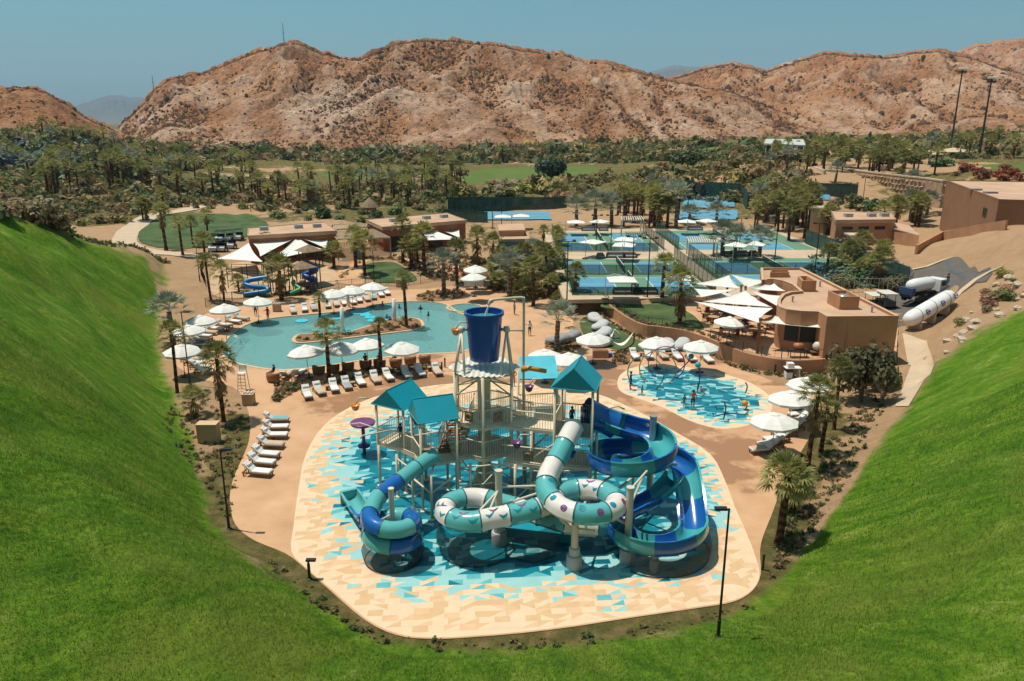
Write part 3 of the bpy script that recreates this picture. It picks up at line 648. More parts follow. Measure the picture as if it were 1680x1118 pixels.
# ---- swimming pool
TILE = M('pool mosaic', (.26, .62, .64), .5, .3, 2.6, c2=(.46, .80, .78), detail=8)
def water_material(name, tintc, sc=2.5, st=.25, body=(.25, .56, .555)):
    m = bpy.data.materials.new(name); m.use_nodes = True; n = m.node_tree.nodes; l = m.node_tree.links; n.remove(n['Principled BSDF'])
    tr = n.new('ShaderNodeBsdfTransparent'); tr.inputs[0].default_value = (*tintc, 1); gl = n.new('ShaderNodeBsdfGlossy'); gl.inputs['Roughness'].default_value = .06
    fr = n.new('ShaderNodeFresnel'); fr.inputs[0].default_value = 1.33; ms = n.new('ShaderNodeMixShader'); tc = n.new('ShaderNodeTexCoord')
    t = n.new('ShaderNodeTexNoise'); t.inputs['Scale'].default_value = sc; t.inputs['Detail'].default_value = 5; t.inputs['Roughness'].default_value = .65; l.new(tc.outputs['Object'], t.inputs['Vector'])
    bp = n.new('ShaderNodeBump'); bp.inputs['Strength'].default_value = st; bp.inputs['Distance'].default_value = .25; l.new(t.outputs['Fac'], bp.inputs['Height'])
    for s_ in (gl, fr): l.new(bp.outputs[0], s_.inputs['Normal'])
    df = n.new('ShaderNodeBsdfDiffuse'); df.inputs[0].default_value = (*body, 1); m2 = n.new('ShaderNodeMixShader'); m2.inputs[0].default_value = .55; l.new(tr.outputs[0], m2.inputs[1]); l.new(df.outputs[0], m2.inputs[2]); l.new(bp.outputs[0], df.inputs['Normal'])
    l.new(fr.outputs[0], ms.inputs[0]); l.new(m2.outputs[0], ms.inputs[1]); l.new(gl.outputs[0], ms.inputs[2]); l.new(ms.outputs[0], n['Material Output'].inputs[0]); return m
WATER = water_material('pool water', (.80, .97, .96), 2.8, 1.0)
pb = MB(); pb.sheet(grow(POOL, .02), -1.15); pb.band(grow(POOL, .02), -1.15, -.005, flip=True); basin = struct('pool_basin', pb, TILE)
# waterline steps inside the pool at its left end
st = MB()
q0 = [p for p in POOL]
for k, (gz, gd) in enumerate([(-.45, -1.0), (-.7, -1.6), (-.95, -2.2)]):
    seg = PX([(372, 582), (371, 572), (378, 560), (392, 548)], 0, 4, False); out = []
    cpt = P(430, 572)
    inn = [(x + (cpt.x - x) * .07 * (k + 1), y + (cpt.y - y) * .07 * (k + 1)) for x, y in seg]
    st.prism(list(seg) + inn[::-1], -1.14, -.3 - .22 * k)
st.build('pool_steps', TILE, basin)
cp = MB(); cp.wall(grow(POOL, .14), .34, -.2, .035, closed=True); struct('pool_coping', cp, COPE)
struct('pool_water', MB().sheet(grow(POOL, .015), -.05), WATER)
il = MB(); il.prism(ISLE, -1.14, .06, 0); isl = struct('pool_island', il, COPE)
MB().prism(grow(ISLE, -.4), .02, .13, 0).build('planting_bed', SOIL, isl)
sb_ = MB(); sb_.prism(ring(SPA_C, SPA_R + .01), -.9, -.85); sb_.band(ring(SPA_C, SPA_R + .01), -.9, -.01, flip=True); spa = struct('spa_basin', sb_, TILE)
cw = MB(); cw.wall(ring(SPA_C, SPA_R + .16, 40), .36, -.2, .09, closed=True); cw.build('coping', COPE, spa)
struct('spa_water', MB().sheet(ring(SPA_C, SPA_R), .02), WATER)
# ---- poured rubber splash floor: coloured triangles and blocks
TAN1 = M('rubber sand light', (.68, .485, .315), .85, .05, 1.5); TAN2 = M('rubber sand', (.585, .38, .205), .85, .06, 1.5); TAN3 = M('rubber peach', (.64, .41, .245), .85, .05, 1.5)
CY1 = M('rubber pale aqua', (.27, .50, .49), .5, .06, 1.2); CY2 = M('rubber aqua', (.11, .39, .42), .4, .06, 1.2); TE1 = M('rubber teal', (.004, .175, .23), .3, .08, 1.2); TE2 = M('rubber deep teal', (.003, .105, .15), .3, .08, 1.2)
FM = [TAN1, TAN2, TAN3, CY1, CY2, TE1, TE2]
CORE = PX([(600, 700), (560, 715), (545, 745), (548, 775), (560, 800), (556, 835), (566, 862), (590, 900), (625, 938), (690, 958), (790, 962), (900, 956), (990, 962), (1070, 945), (1120, 910), (1165, 870), (1180, 835), (1165, 790), (1145, 755), (1100, 720), (1010, 690), (850, 668), (700, 672)], 0, 3)
def splash(name, poly, core, cw_, ch_, ang, deep, seed):
    r_ = random.Random(seed); mb = MB(); mb.sheet(poly, .006, (), 0); mb.band(poly, -.05, .006)
    ca, sa = math.cos(ang), math.sin(ang); xs = [p[0] * ca + p[1] * sa for p in poly]; ys = [-p[0] * sa + p[1] * ca for p in poly]
    ny = int((max(ys) - min(ys)) / ch_) + 1; nx = int((max(xs) - min(xs)) / cw_) + 3; cells = []
    for j in range(ny):
        off = r_.choice([0, .5, .25, .75]) * cw_
        for i in range(-1, nx):
            x0 = min(xs) + i * cw_ + off; y0 = min(ys) + j * ch_; k_ = r_.random(); sk = r_.choice([-.5, 0, 0, 0, .5]) * cw_ if False else 0
            q = [(x0, y0), (x0 + cw_, y0), (x0 + cw_, y0 + ch_), (x0, y0 + ch_)]
            cells.append([(a * ca - b * sa, a * sa + b * ca) for a, b in q])
    arr = np.array(cells); cen = arr.mean(1); ok = inpoly(arr[:, :, 0].ravel(), arr[:, :, 1].ravel(), poly).reshape(-1, 4).all(1)
    dist = dpoly(cen[:, 0], cen[:, 1], core) * np.where(inpoly(cen[:, 0], cen[:, 1], core), 1, -1)
    dist = dist + fbm(cen[:, 0] * .45, cen[:, 1] * .45, 2) * 1.6
    def pick(d):
        d = d + r_.gauss(0, .85) * (1 if d < .9 else .45) + (.05 if deep == 0 else 0)
        if deep == 0:
            if d < -.3: return r_.choices([0, 1, 2], [.46, .36, .18])[0]
            if d < 1.0: return r_.choices([3, 4, 2], [.8, .12, .08])[0]
            if d < 2.0: return r_.choices([3, 4, 5], [.5, .22, .28])[0]
            return r_.choices([5, 4, 3, 6], [.62, .08, .09, .21])[0]
        if d < .0: return 0
        if d < .45: return r_.choices([3, 4], [.7, .3])[0]
        if d < 1.0: return r_.choices([3, 4, 5], [.4, .4, .2])[0]
        return r_.choices([5, 6, 4, 3], [.45, .2, .22, .13])[0]
    for c_, o_, d in zip(cells, ok, dist):
        if not o_: continue
        z = .011; q = [(a, b, z) for a, b in c_]
        if r_.random() < .78:
            a, b = pick(d), pick(d)
            if r_.random() < .7: mb.add([q[0], q[1], q[2]], [(0, 1, 2)], a).add([q[0], q[2], q[3]], [(0, 1, 2)], b)
            else: mb.add([q[0], q[1], q[3]], [(0, 1, 2)], a).add([q[1], q[2], q[3]], [(0, 1, 2)], b)
        else: mb.add(q, [(0, 1, 2, 3)], pick(d))
    return struct(name, mb, FM)
splash('splash_floor', SPLASH, CORE, .76, .47, R(4), 0, 3)
splash('wading_pad_floor', PAD, grow(PAD, -1.1), .8, .5, R(-14), 1, 9)
# ---- garden terrace
tp = MB(); tp.prism(TERRACE_POLY, .0, TERR); struct('terrace_paving', tp, PAVE); 
def flat_col(o):
    n_ = len(o.data.vertices); setcol(o.data, 'wet', np.tile([0, 0, 0, 1.0], (n_, 1)))
flat_col(bpy.data.objects['terrace_paving'])
wl_ = MB(); wl_.wall(WALLB, .32, -.1, TERR + .12); rw = wl_.build('garden_wall', STUCCO); tag(rw, 'long S-curved tan stucco retaining wall below the restaurant terrace', 'wall')
LAWNM = M('mown lawn', (.040, .080, .018), .95, .35, .35, .8, 12, c2=(.085, .125, .035), detail=7)
struct('lawn', MB().prism(PX([(985, 503), (1000, 495), (1040, 493), (1095, 498), (1120, 508), (1140, 520), (1155, 540), (1130, 541), (1085, 535), (1055, 531), (1035, 522), (1010, 509)], TERR, 4), TERR - .05, TERR + .04), LAWNM)
struct('lawn.001', MB().prism(PX([(951, 530), (962, 520), (985, 521), (1004, 533), (1030, 551), (1060, 562), (1110, 568), (1150, 577), (1110, 578), (1040, 577), (1000, 572), (965, 558)], 0, 4), -.03, .05), LAWNM)
def GP(px, n=4): w = [tuple(G(a, b).xy) for a, b in px]; return [tuple(p) for p in smooth(w, n)] if n else w
drape_poly('lawn.002', GP([(600, 437), (625, 431), (648, 432), (668, 444), (684, 458), (670, 464), (640, 465), (612, 461)]), .10, LAWNM)
drape_poly('lawn.003', GP([(228, 396), (240, 372), (290, 353), (370, 351), (425, 359), (440, 372), (428, 384), (330, 407), (270, 408)]), .10, LAWNM)
o = drape_poly('plaza_paving', GP([(548, 462), (560, 442), (600, 425), (660, 420), (740, 428), (800, 432), (770, 450), (715, 456), (692, 455), (650, 427), (612, 427), (594, 440), (596, 466)]), .06, PAVE); flat_col(o)
drape_poly('play_sand', GP([(352, 486), (346, 455), (370, 436), (440, 430), (530, 434), (555, 455), (540, 470), (450, 482), (390, 490)]), .06, M('play sand', (.50, .33, .19), .95, .12, 1.2, .3, 12))
# cart path that sweeps round the oval lawn
CONC = M('pale concrete', (.50, .37, .25), .9, .1, .5, .1, 5)
pa = MB(); cl = [(330, 338), (262, 352), (222, 372), (206, 388), (208, 402), (240, 412), (300, 418), (350, 420)]; cl = [G(a, b) for a, b in cl]; cl = smooth([tuple(v) for v in cl], 8, False)
vs_ = []; 
for i, p in enumerate(cl):
    t = np.array(cl[min(i + 1, len(cl) - 1)]) - np.array(cl[max(i - 1, 0)]); t /= np.linalg.norm(t[:2]) + 1e-9
    for sg in (-1, 0, 1):
        x, y = p[0] - t[1] * 2.1 * sg, p[1] + t[0] * 2.1 * sg; vs_.append((x, y, float(ground_z(np.array([x]), np.array([y]))[0]) + .12))
pa.add(vs_, [(i * 3 + k, i * 3 + k + 1, i * 3 + k + 4, i * 3 + k + 3) for i in range(len(cl) - 1) for k in (0, 1)]); struct('path', pa, CONC, smooth=True)
# ---- sport courts
GREENC = M('court green', (.11, .225, .14), .8, .08, .8); BLUEC = M('court blue', (.085, .26, .375), .75, .08, .8); LINE = M('line paint', (.75, .75, .72), .7, .03, 2)
struct('court_apron', MB().prism(COURT, 1.5, 1.985), CONC)
CZ = 2.0
def yrow(py): return P(1000, py, CZ).y
XL0, XL1 = P(938, 483, CZ).x, P(1062, 386, CZ).x - .6
XR0, XR1 = XL1 + 3.2, P(1345, 412, CZ).x
NETM = M('net mesh', (.02, .03, .03), .8, .1, 5, alpha=.6)
def court(x0, x1, ya, yb, label, grp='pickleball nets'):
    """one court lying across, x0..x1; blue play boxes either side of a green no-volley strip"""
    w = x1 - x0; h = yb - ya; xm = (x0 + x1) / 2; kz = w * .16
    par = bpy.data.objects['court_surface']
    mb = MB(); mb.sheet([(x0, ya), (xm - kz, ya), (xm - kz, yb), (x0, yb)], CZ + .012); mb.build('play_box', BLUEC, par)
    mb = MB(); mb.sheet([(xm + kz, ya), (x1, ya), (x1, yb), (xm + kz, yb)], CZ + .012); mb.build('play_box', BLUEC, par)
    ln = MB(); t = .09
    def rect(a, b, c, d): ln.sheet([(a, c), (b, c), (b, d), (a, d)], CZ + .018)
    for y_ in (ya, yb): rect(x0, x1, y_ - t / 2, y_ + t / 2)
    for x_ in (x0, xm - kz, xm + kz, x1): rect(x_ - t / 2, x_ + t / 2, ya + t / 2 + .002, yb - t / 2 - .002)
    rect(x0 + t, xm - kz - t, (ya + yb) / 2 - t / 2, (ya + yb) / 2 + t / 2); rect(xm + kz + t, x1 - t, (ya + yb) / 2 - t / 2, (ya + yb) / 2 + t / 2)
    ln.build('court_line', LINE, par)
    tn = thing('court_net', label, 'net', (xm, ya, CZ), 0, grp)
    n1 = MB(); n1.box(xm - .012, xm + .012, ya - .3, yb + .3, CZ + .08, CZ + .98); n1.build('mesh', NETM, tn)
    n2 = MB(); n2.box(xm - .03, xm + .03, ya - .3, yb + .3, CZ + .96, CZ + 1.05); n2.build('tape', WHITEP, tn)
    for y_ in (ya - .3, yb + .3): MB().tube([(xm, y_, CZ), (xm, y_, CZ + 1.1)], .05, 6).build('post', BLACK, tn)
cs = MB()
for a, b, c, d in [(XL0, XL1, yrow(484), yrow(425.5)), (XL0, XL1, yrow(411), yrow(382)), (XR0, XR1, yrow(470), yrow(424)), (XR0, XR1, yrow(410), yrow(379))]:
    cs.sheet([(a, c), (b, c), (b, d), (a, d)], CZ)
struct('court_surface', cs, GREENC)
rowsL = [(478, 456, 'nearest'), (447.5, 430.5, 'second'), (411.0, 399.5, 'third'), (396.5, 385.0, 'farthest')]
for (a, b, nm) in rowsL: court(XL0 + 1.0, XL1 - 1.6, yrow(a), yrow(b), f'low black net of the {nm} court left of the diagonal walkway')
for (a, b, nm) in [(466, 452, 'nearest'), (448, 430, 'second'), (409.5, 398.5, 'third'), (395.5, 384.0, 'farthest')]:
    court(XR0 + 1.6, XR0 + 20, yrow(a), yrow(b), f'low black net of the {nm} court right of the diagonal walkway')
# chain-link and screen fences
MESHF = M('dark green mesh', (.012, .05, .04), .8, .1, 5, alpha=.42); SCREEN = M('green windscreen', (.018, .075, .062), .85, .15, 1.2, alpha=.82)
def fence(path, z, h, label, mat=None, step=2.4, cat='fence', pr=.035, rail=True, pm=BLACK, group=None):
    pts = [Vector((p[0], p[1], p[2] if len(p) > 2 else z)) for p in path]; t = thing('court_fence', label, cat, pts[0], 0, group); up = Vector((0, 0, 1))
    for a, b in zip(pts[:-1], pts[1:]):
        L = (b - a).length; k = max(1, int(round(L / step))); d = (b - a) / k
        for i in range(k + 1):
            p = a + d * i
            if i > 0 or a is pts[0]: MB().tube([p, p + up * h], pr, 5).build('post', pm, t)
            if mat and i < k: MB().wall([tuple(p)[:2], tuple(p + d)[:2]], .012, [p.z + .05, (p + d).z + .05], [p.z + h - .04, (p + d).z + h - .04]).build('mesh_panel', mat, t)
        for hz, rr in ((h, .9), (h * .04 + .05, .7)): MB().tube([a + up * hz, b + up * hz], pr * rr, 5).build('rail', pm, t)
    return t
fence([(XL1 + .3, yrow(483)), (XL1 + .3, yrow(425))], CZ, 2.0, 'dark chain-link fence along the near left edge of the diagonal walkway', MESHF)
fence([(XL1 + .3, yrow(411)), (XL1 + .3, yrow(384))], CZ, 2.0, 'dark chain-link fence along the far left edge of the diagonal walkway', MESHF)
fence([(XR0 - .2, yrow(470)), (XR0 - .2, yrow(424))], CZ, 2.2, 'green mesh fence along the near right edge of the diagonal walkway', MESHF)
fence([(XR0 - .2, yrow(410)), (XR0 - .2, yrow(381))], CZ, 2.2, 'green mesh fence along the far right edge of the diagonal walkway', MESHF)
fence([(XL0, yrow(485)), (XL1, yrow(485))], CZ, 1.1, 'low black fence along the front of the left courts', MESHF)
fence([(XL0, yrow(451.5)), (XL1 - 1, yrow(451.5))], CZ, 1.5, 'black fence between the two near left courts', MESHF)
fence([(XL0, yrow(413.5)), (XL1 - 1, yrow(413.5))], CZ, 1.5, 'black fence behind the lounge strip of the left courts', MESHF)
fence([(XR0 + .5, yrow(450)), (XR1, yrow(450))], CZ, 1.7, 'black fence between the near courts right of the walkway', MESHF)
fence([(XR1 + .5, yrow(470)), (XR1 + .5, yrow(400))], CZ, 2.6, 'green windscreen fence with white lettering beside the right-hand courts', SCREEN, 3.0)
tl = MB()
for k in range(6): tl.box(XR1 + .43, XR1 + .445, yrow(449) + k * .62, yrow(449) + k * .62 + (.42 if k % 3 else .25), CZ + 1.2, CZ + 1.75)
tl.build('lettering', WHITEP, bpy.data.objects[[o.name for o in bpy.data.objects if o.get('label', '').startswith('green windscreen fence')][0]])
fence([(XL0 + .2, yrow(484)), (XL0 + .2, yrow(384))], CZ, 2.0, 'green mesh fence on the palm-shaded left side of the courts', MESHF, 3.0)
# far tennis courts
for q in ([(1118, 341), (1205, 341), (1205, 325), (1125, 325)], [(1105, 362), (1210, 362), (1210, 346), (1108, 346)], [(790, 362), (905, 362), (900, 349), (795, 349)], [(1300, 332), (1360, 330), (1362, 320), (1303, 320)]):
    pp = GP(q, 0); o = drape_poly('tennis_court', pp, .25, BLUEC, 3.0); ln = MB()
    for f_ in (.12, .5, .88):
        a = Vector(pp[0]).lerp(Vector(pp[3]), f_); b = Vector(pp[1]).lerp(Vector(pp[2]), f_); n_ = 12; pt = [a.lerp(b, .06 + .88 * k / n_) for k in range(n_ + 1)]; zz = ground_z(np.array([p.x for p in pt]), np.array([p.y for p in pt])); ln.wall([tuple(p) for p in pt], .16, [z + .24 for z in zz], [z + .30 for z in zz])
    ln.build('court_line', LINE, o)
def bigfence(px0, px1, z, h, label, n=2):
    a = G(*px0); b = G(*px1); n_ = max(1, int((b - a).length / 6)); pts = [a.lerp(b, k / n_) for k in range(n_ + 1)]; zz = ground_z(np.array([p.x for p in pts]), np.array([p.y for p in pts])); z0, z1 = float(min(zz)), float(max(zz)); return fence([(p.x, p.y, z0) for p in pts], 0, z1 - z0 + h, label, SCREEN, 3.2)
bigfence((1118, 324), (1215, 323), 4.2, 3.2, 'tall dark green windscreen behind the far tennis court')
bigfence((1215, 323), (1225, 345), 4.0, 2.6, 'dark green windscreen at the end of the far tennis court')
bigfence((735, 347), (930, 341), 2.4, 2.7, 'long dark green windscreen behind the clubhouse tennis court')
bigfence((728, 362), (800, 366), 1.9, 2.4, 'dark green windscreen beside the clubhouse roof corner')
bigfence((1328, 318), (1405, 330), 6.2, 2.6, 'dark green windscreen below the stone retaining wall')
bigfence((1295, 352), (1240, 350), 4.4, 2.4, 'dark green windscreen behind the palms at the far courts')
# ================================================================== water play tower and slides
SBLUE = M('slide blue gelcoat', (.010, .105, .36), .22, .06, .8, coat=.5); STEALF = M('flume teal gelcoat', (.05, .32, .335), .25, .08, .8, coat=.4); STEAL = M('slide aqua gelcoat', (.10, .39, .385), .25, .06, .8, coat=.4); SWHITE = M('slide white gelcoat', (.70, .64, .58), .28, .05, .8, coat=.4)
BUCK = M('bucket blue', (.004, .050, .26), .25, .06, .8, coat=.5); ROOFB = M('teal roof sheet', (.004, .245, .315), .4, .07, .8); ROOFL = M('pale aqua roof sheet', (.08, .42, .50), .4, .12, 1.2)
DECKP = M('cream deck plate', (.66, .54, .38), .8, .06, 1.5); STEP = M('brown tread', (.26, .105, .045), .7, .1, 2); PURP = M('purple gelcoat', (.16, .045, .15), .35, .08, 1); ORNG = M('orange gelcoat', (.60, .22, .03), .35, .06, 1); CORR = M('corrugated white', (.66, .62, .54), .4, .05, 1.5)
NETG = M('debris net', (.03, .045, .05), .8, .1, 4, alpha=.52); DOTT = M('teal print', (.01, .22, .27), .4, .04, 2); DOTP = M('plum print', (.17, .055, .16), .4, .04, 2); SEAL = M('joint sealant', (.01, .09, .10), .5, .05, 2)
def frames(path):
    P_ = [Vector(p) for p in path]; out = []
    for i, p in enumerate(P_):
        t = (P_[min(i + 1, len(P_) - 1)] - P_[max(i - 1, 0)]).normalized(); s_ = t.cross(Vector((0, 0, 1))).normalized(); u = s_.cross(t); out.append((p, t, s_, u))
    return out
def resample(path, step):
    P_ = [Vector(p) for p in path]; L = [0]
    for a, b in zip(P_[:-1], P_[1:]): L.append(L[-1] + (b - a).length)
    n = max(2, int(L[-1] / step)); out = []; j = 0
    for i in range(n + 1):
        d = L[-1] * i / n
        while j < len(L) - 2 and L[j + 1] < d: j += 1
        f = (d - L[j]) / max(L[j + 1] - L[j], 1e-9); out.append(P_[j].lerp(P_[j + 1], min(f, 1)))
    return out
def tube_slide(t, path, r, cols, seg=1.9, prints=None):
    fr = frames(resample(smooth([tuple(p) for p in path], 10, False), .16)); n = len(fr); per = int(seg / .16); k = 24; ci = 0; objs = []
    i = 0
    while i < n - 2:
        j = min(i + per, n - 1)
        if n - 1 - j < 3: j = n - 1
        mb = MB(); vs_ = []; prof = [(0, 1.09), (.3, 1.09), (.31, 1.0)]
        idx = list(range(i, j + 1))
        for q, a in enumerate(idx):
            p, tt, s_, u = fr[a]; rr = r * (1.075 if q in (0, len(idx) - 1) else 1.0)
            if a == j and j < n - 1: p = p - tt * .012
            for m in range(k):
                an = 2 * PI * m / k; bump = 1.085 if m in (23, 13) else 1.0
                vs_.append(p + (s_ * math.cos(an) + u * math.sin(an)) * rr * max(bump, 1))
        fs = [(a * k + m, (a + 1) * k + m, (a + 1) * k + (m + 1) % k, a * k + (m + 1) % k) for a in range(len(idx) - 1) for m in range(k)]
        mb.add(vs_, fs, 0)
        o = mb.build('tube_segment', cols[ci % len(cols)], t); autosmooth(o, 35); objs.append((o, fr[i:j + 1]))
        # dark joint seal
        p, tt, s_, u = fr[j]; sm = MB(); sm.tube([p - tt * .035, p + tt * .035], r * 1.10, 24, cap=False); sm.build('joint_ring', SEAL, o)
        ci += 1; i = j
    return objs, fr
def surf_patch(o, fr, r, f, ang, shape, mat, name):
    """flat printed mark lying on a tube segment: f along 0..1, ang around (deg, 90 = top)"""
    p, tt, s_, u = fr[int(f * (len(fr) - 1))]; vs_ = []
    a0 = R(ang)
    for x, y in shape: 
        an = a0 + y / r; vs_.append(p + tt * x + (s_ * math.cos(an) + u * math.sin(an)) * (r * 1.012))
    c_ = sum(vs_, Vector()) / len(vs_); nrm = (s_ * math.cos(a0) + u * math.sin(a0)); vs_.append(p + tt * (sum(q[0] for q in shape) / len(shape)) + (s_ * math.cos(a0 + sum(q[1] for q in shape) / len(shape) / r) + u * math.sin(a0 + sum(q[1] for q in shape) / len(shape) / r)) * r * 1.012)
    m = len(shape); MB().add(vs_, [(i, (i + 1) % m, m) for i in range(m)]).build(name, mat, o)
DOT = [(.2 * math.cos(a * PI / 6), .2 * math.sin(a * PI / 6)) for a in range(12)]
DOLPH = [(-.28, -.10), (-.2, .02), (-.08, .13), (.02, .16), (.06, .25), (.12, .15), (.24, .05), (.30, -.08), (.2, -.03), (.08, .03), (-.05, .0), (-.16, -.08)]
def post(t, x, y, z0, z1, r=.16, name='support_post', foot=True, mat=None):
    mb = MB(); prof = [(r, 0), (r, z1 - z0 - .02), (r * 1.12, z1 - z0 - .02), (r * 1.12, z1 - z0 + .05)]
    mb.lathe(prof, (x, y, z0), 14); o = mb.build(name, mat or CREAM, t); autosmooth(o, 50)
    if foot: f = MB(); f.lathe([(r * 2.2, 0), (r * 2.2, .75), (r * 2.0, .8), (r * 1.55, .8), (r * 1.5, 1.25), (r * 1.05, 1.3)], (x, y, z0), 18); autosmooth(f.build('footing', M('grey sleeve', (.42, .41, .39), .6, .06, 2), o), 40)
    return o
def arc(c, r, a0, a1, z0, z1, n):
    return [(c[0] + r * math.cos(R(a0 + (a1 - a0) * i / n)), c[1] + r * math.sin(R(a0 + (a1 - a0) * i / n)), z0 + (z1 - z0) * i / n) for i in range(n + 1)]
def skirt(t, edge, name='debris_net', flare=.35, cen=None):
    """net hanging from under a slide to the floor"""
    mb = MB(); n = len(edge); vs_ = []
    for p in edge:
        p = Vector(p); d = Vector((p.x - cen[0], p.y - cen[1], 0)).normalized() if cen else Vector((0, 0, 0))
        for f, k in ((0, 0), (.45, .55), (.8, .35), (1, .1)):
            vs_.append((p.x + d.x * flare * k, p.y + d.y * flare * k, p.z * (1 - f) + .02 * f))
    mb.add(vs_, [(i * 4 + k, (i + 1) * 4 + k, (i + 1) * 4 + k + 1, i * 4 + k + 1) for i in range(n - 1) for k in range(3)])
    o = mb.build(name, NETG, t, True)
    rp = MB(); rp.tube([Vector(vs_[i * 4 + 3]) + Vector((0, 0, .02)) for i in range(n)], .02, 5); rp.build('edge_rope', BLACK, o)
# ---- slide A: aqua and navy tube spiralling round the left post
CA = (-6.65, 37.7)
tA = thing('tube_slide', 'aqua and navy tube slide spiralling round a cream post', 'water slide', (CA[0], CA[1], 0))
path = [(-4.75, 43.1, 3.75), (-5.5, 42.2, 3.6), (-6.6, 40.6, 3.3), (-7.6, 39.2, 3.0)] + arc(CA, 1.2, 165, 165 + 640, 2.75, .95, 26) + [(-7.7, 39.35, .85), (-8.6, 40.4, .75)]
objs, frA = tube_slide(tA, path, .47, [STEAL, STEAL, SBLUE, STEAL, SBLUE, STEAL, SBLUE, STEAL, SBLUE, STEAL, SBLUE], 1.6)
post(tA, CA[0] + .05, CA[1], 0, 4.25, .15)
for a, z in ((200, 2.5), (320, 2.1), (80, 1.8)): MB().tube([(CA[0], CA[1], z + .2), (CA[0] + 1.1 * math.cos(R(a)), CA[1] + 1.1 * math.sin(R(a)), z - .2)], .05, 6).build('support_arm', CREAM, tA)
skirt(tA, [(CA[0] + 1.55 * math.cos(R(a)), CA[1] + 1.55 * math.sin(R(a)), 1.15) for a in range(0, 361, 12)], cen=CA)
# ---- open flume helper
def flume(t, path, w, h, cols, seg=1.8, bank=None, name='flume_segment', inner=None):
    fr = frames(resample(smooth([tuple(p) for p in path], 10, False), .2)); n = len(fr); per = int(seg / .2); i = 0; ci = 0
    prof = [(-w - .10, h + .0), (-w - .10, h - .06), (-w - .02, h - .06), (-w - .02, h * .35), (-w * .72, -.02), (0, -.14), (w * .72, -.02), (w + .02, h * .35), (w + .02, h - .06), (w + .10, h - .06), (w + .10, h + .0),
            (w - .03, h + .0), (w - .04, h * .4), (w * .66, .06), (0, -.07), (-w * .66, .06), (-w + .04, h * .4), (-w + .03, h + .0)]
    m = len(prof); rims = []
    while i < n - 1:
        j = min(i + per, n - 1)
        if n - 1 - j < 3: j = n - 1
        mb = MB(); vs_ = []
        for a in range(i, j + 1):
            p, tt, s_, u = fr[a]; b = 0 if bank is None else R(bank(a / n)); s2 = s_ * math.cos(b) + u * math.sin(b); u2 = u * math.cos(b) - s_ * math.sin(b)
            for x, y in prof: vs_.append(p + s2 * x + u2 * y)
            rims.append((p - s2 * (w + .06) + u2 * (h - .1), p + s2 * (w + .06) + u2 * (h - .1)))
        fs = [(a * m + k, a * m + (k + 1) % m, (a + 1) * m + (k + 1) % m, (a + 1) * m + k) for a in range(j - i) for k in range(m)]
        fs += [tuple(range(m)), tuple((j - i) * m + k for k in range(m))[::-1]]
        mb.add(vs_, fs); o = mb.build(name, cols[ci % len(cols)], t); autosmooth(o, 50)
        p, tt, s_, u = fr[j]
        ci += 1; i = j
    return rims, fr
rims, _f = flume(tA, [(-8.5, 40.3, .62), (-9.0, 41.2, .5), (-9.7, 42.6, .42), (-10.3, 43.8, .38)], .5, .62, [SBLUE, STEAL], 1.9, name='exit_trough')
e_ = MB(); pe = Vector((-10.42, 44.05, .3)); e_.obox(pe + Vector((0, 0, .22)), Vector((.5, .26, 0)), Vector((-.05, .1, 0)), (0, 0, .42)); e_.build('end_wall', STEAL, tA)
# ---- slide B: white and aqua tube with two rings
CR = (4.0, 38.15); CL = (-2.05, 38.75)
tB = thing('tube_slide', 'long white and aqua tube slide with two rings, dots and dolphin prints', 'water slide', (1.2, 38.0, 0))
path = [(3.75, 43.15, 5.65), (3.3, 42.2, 5.25), (2.6, 40.8, 4.6), (2.0, 39.5, 4.1), (1.95, 38.5, 3.75)] + arc(CR, 1.78, 200, 200 + 318, 3.55, 3.0, 16) + [(2.0, 38.5, 2.9), (.6, 37.75, 2.8)] + arc(CL, 1.72, 300, 60, 2.7, 2.2, 14) + [(.2, 39.9, 1.95), (1.8, 39.2, 1.75), (3.2, 38.6, 1.6), (4.6, 38.6, 1.45), (5.6, 39.3, 1.2), (5.9, 40.4, .9)]
objs, frB = tube_slide(tB, path, .58, [SWHITE, STEAL], 1.75)
mids = [f[len(f) // 2][0] for _, f in objs]
for q, (o, f) in enumerate(objs):
    p = f[len(f) // 2][0]; 
    if 2 <= q <= 8 and p.y < 39.0 and p.x > 1.5 and p.z > 2.9:
        for fx, an, mt in ((.28, 62, DOTT), (.7, 40, DOTP)): surf_patch(o, f, .58, fx, an if f[0][2].y < 0 else 180 - an, DOT, mt, 'printed_dot')
    elif p.y < 39.0 and p.x < 2.4 and q > 6 or (p.y > 38.9 and p.x > 2 and o.data.materials[0] == SWHITE and q > 4 and p.z > 2.2):
        for kk, (fx, an) in enumerate(((.25, 62), (.5, 105), (.75, 78))): surf_patch(o, f, .58, fx, an - 25 if f[len(f) // 2][2].y < 0 else 205 - an, DOLPH, DOTT if kk % 2 == 0 else DOTP, 'printed_dolphin')
for x, y, zt in ((-.75, 39.2, 4.6), (3.4, 36.7, 3.2), (6.4, 37.35, 4.5)): post(tB, x, y, 0, zt, .2)
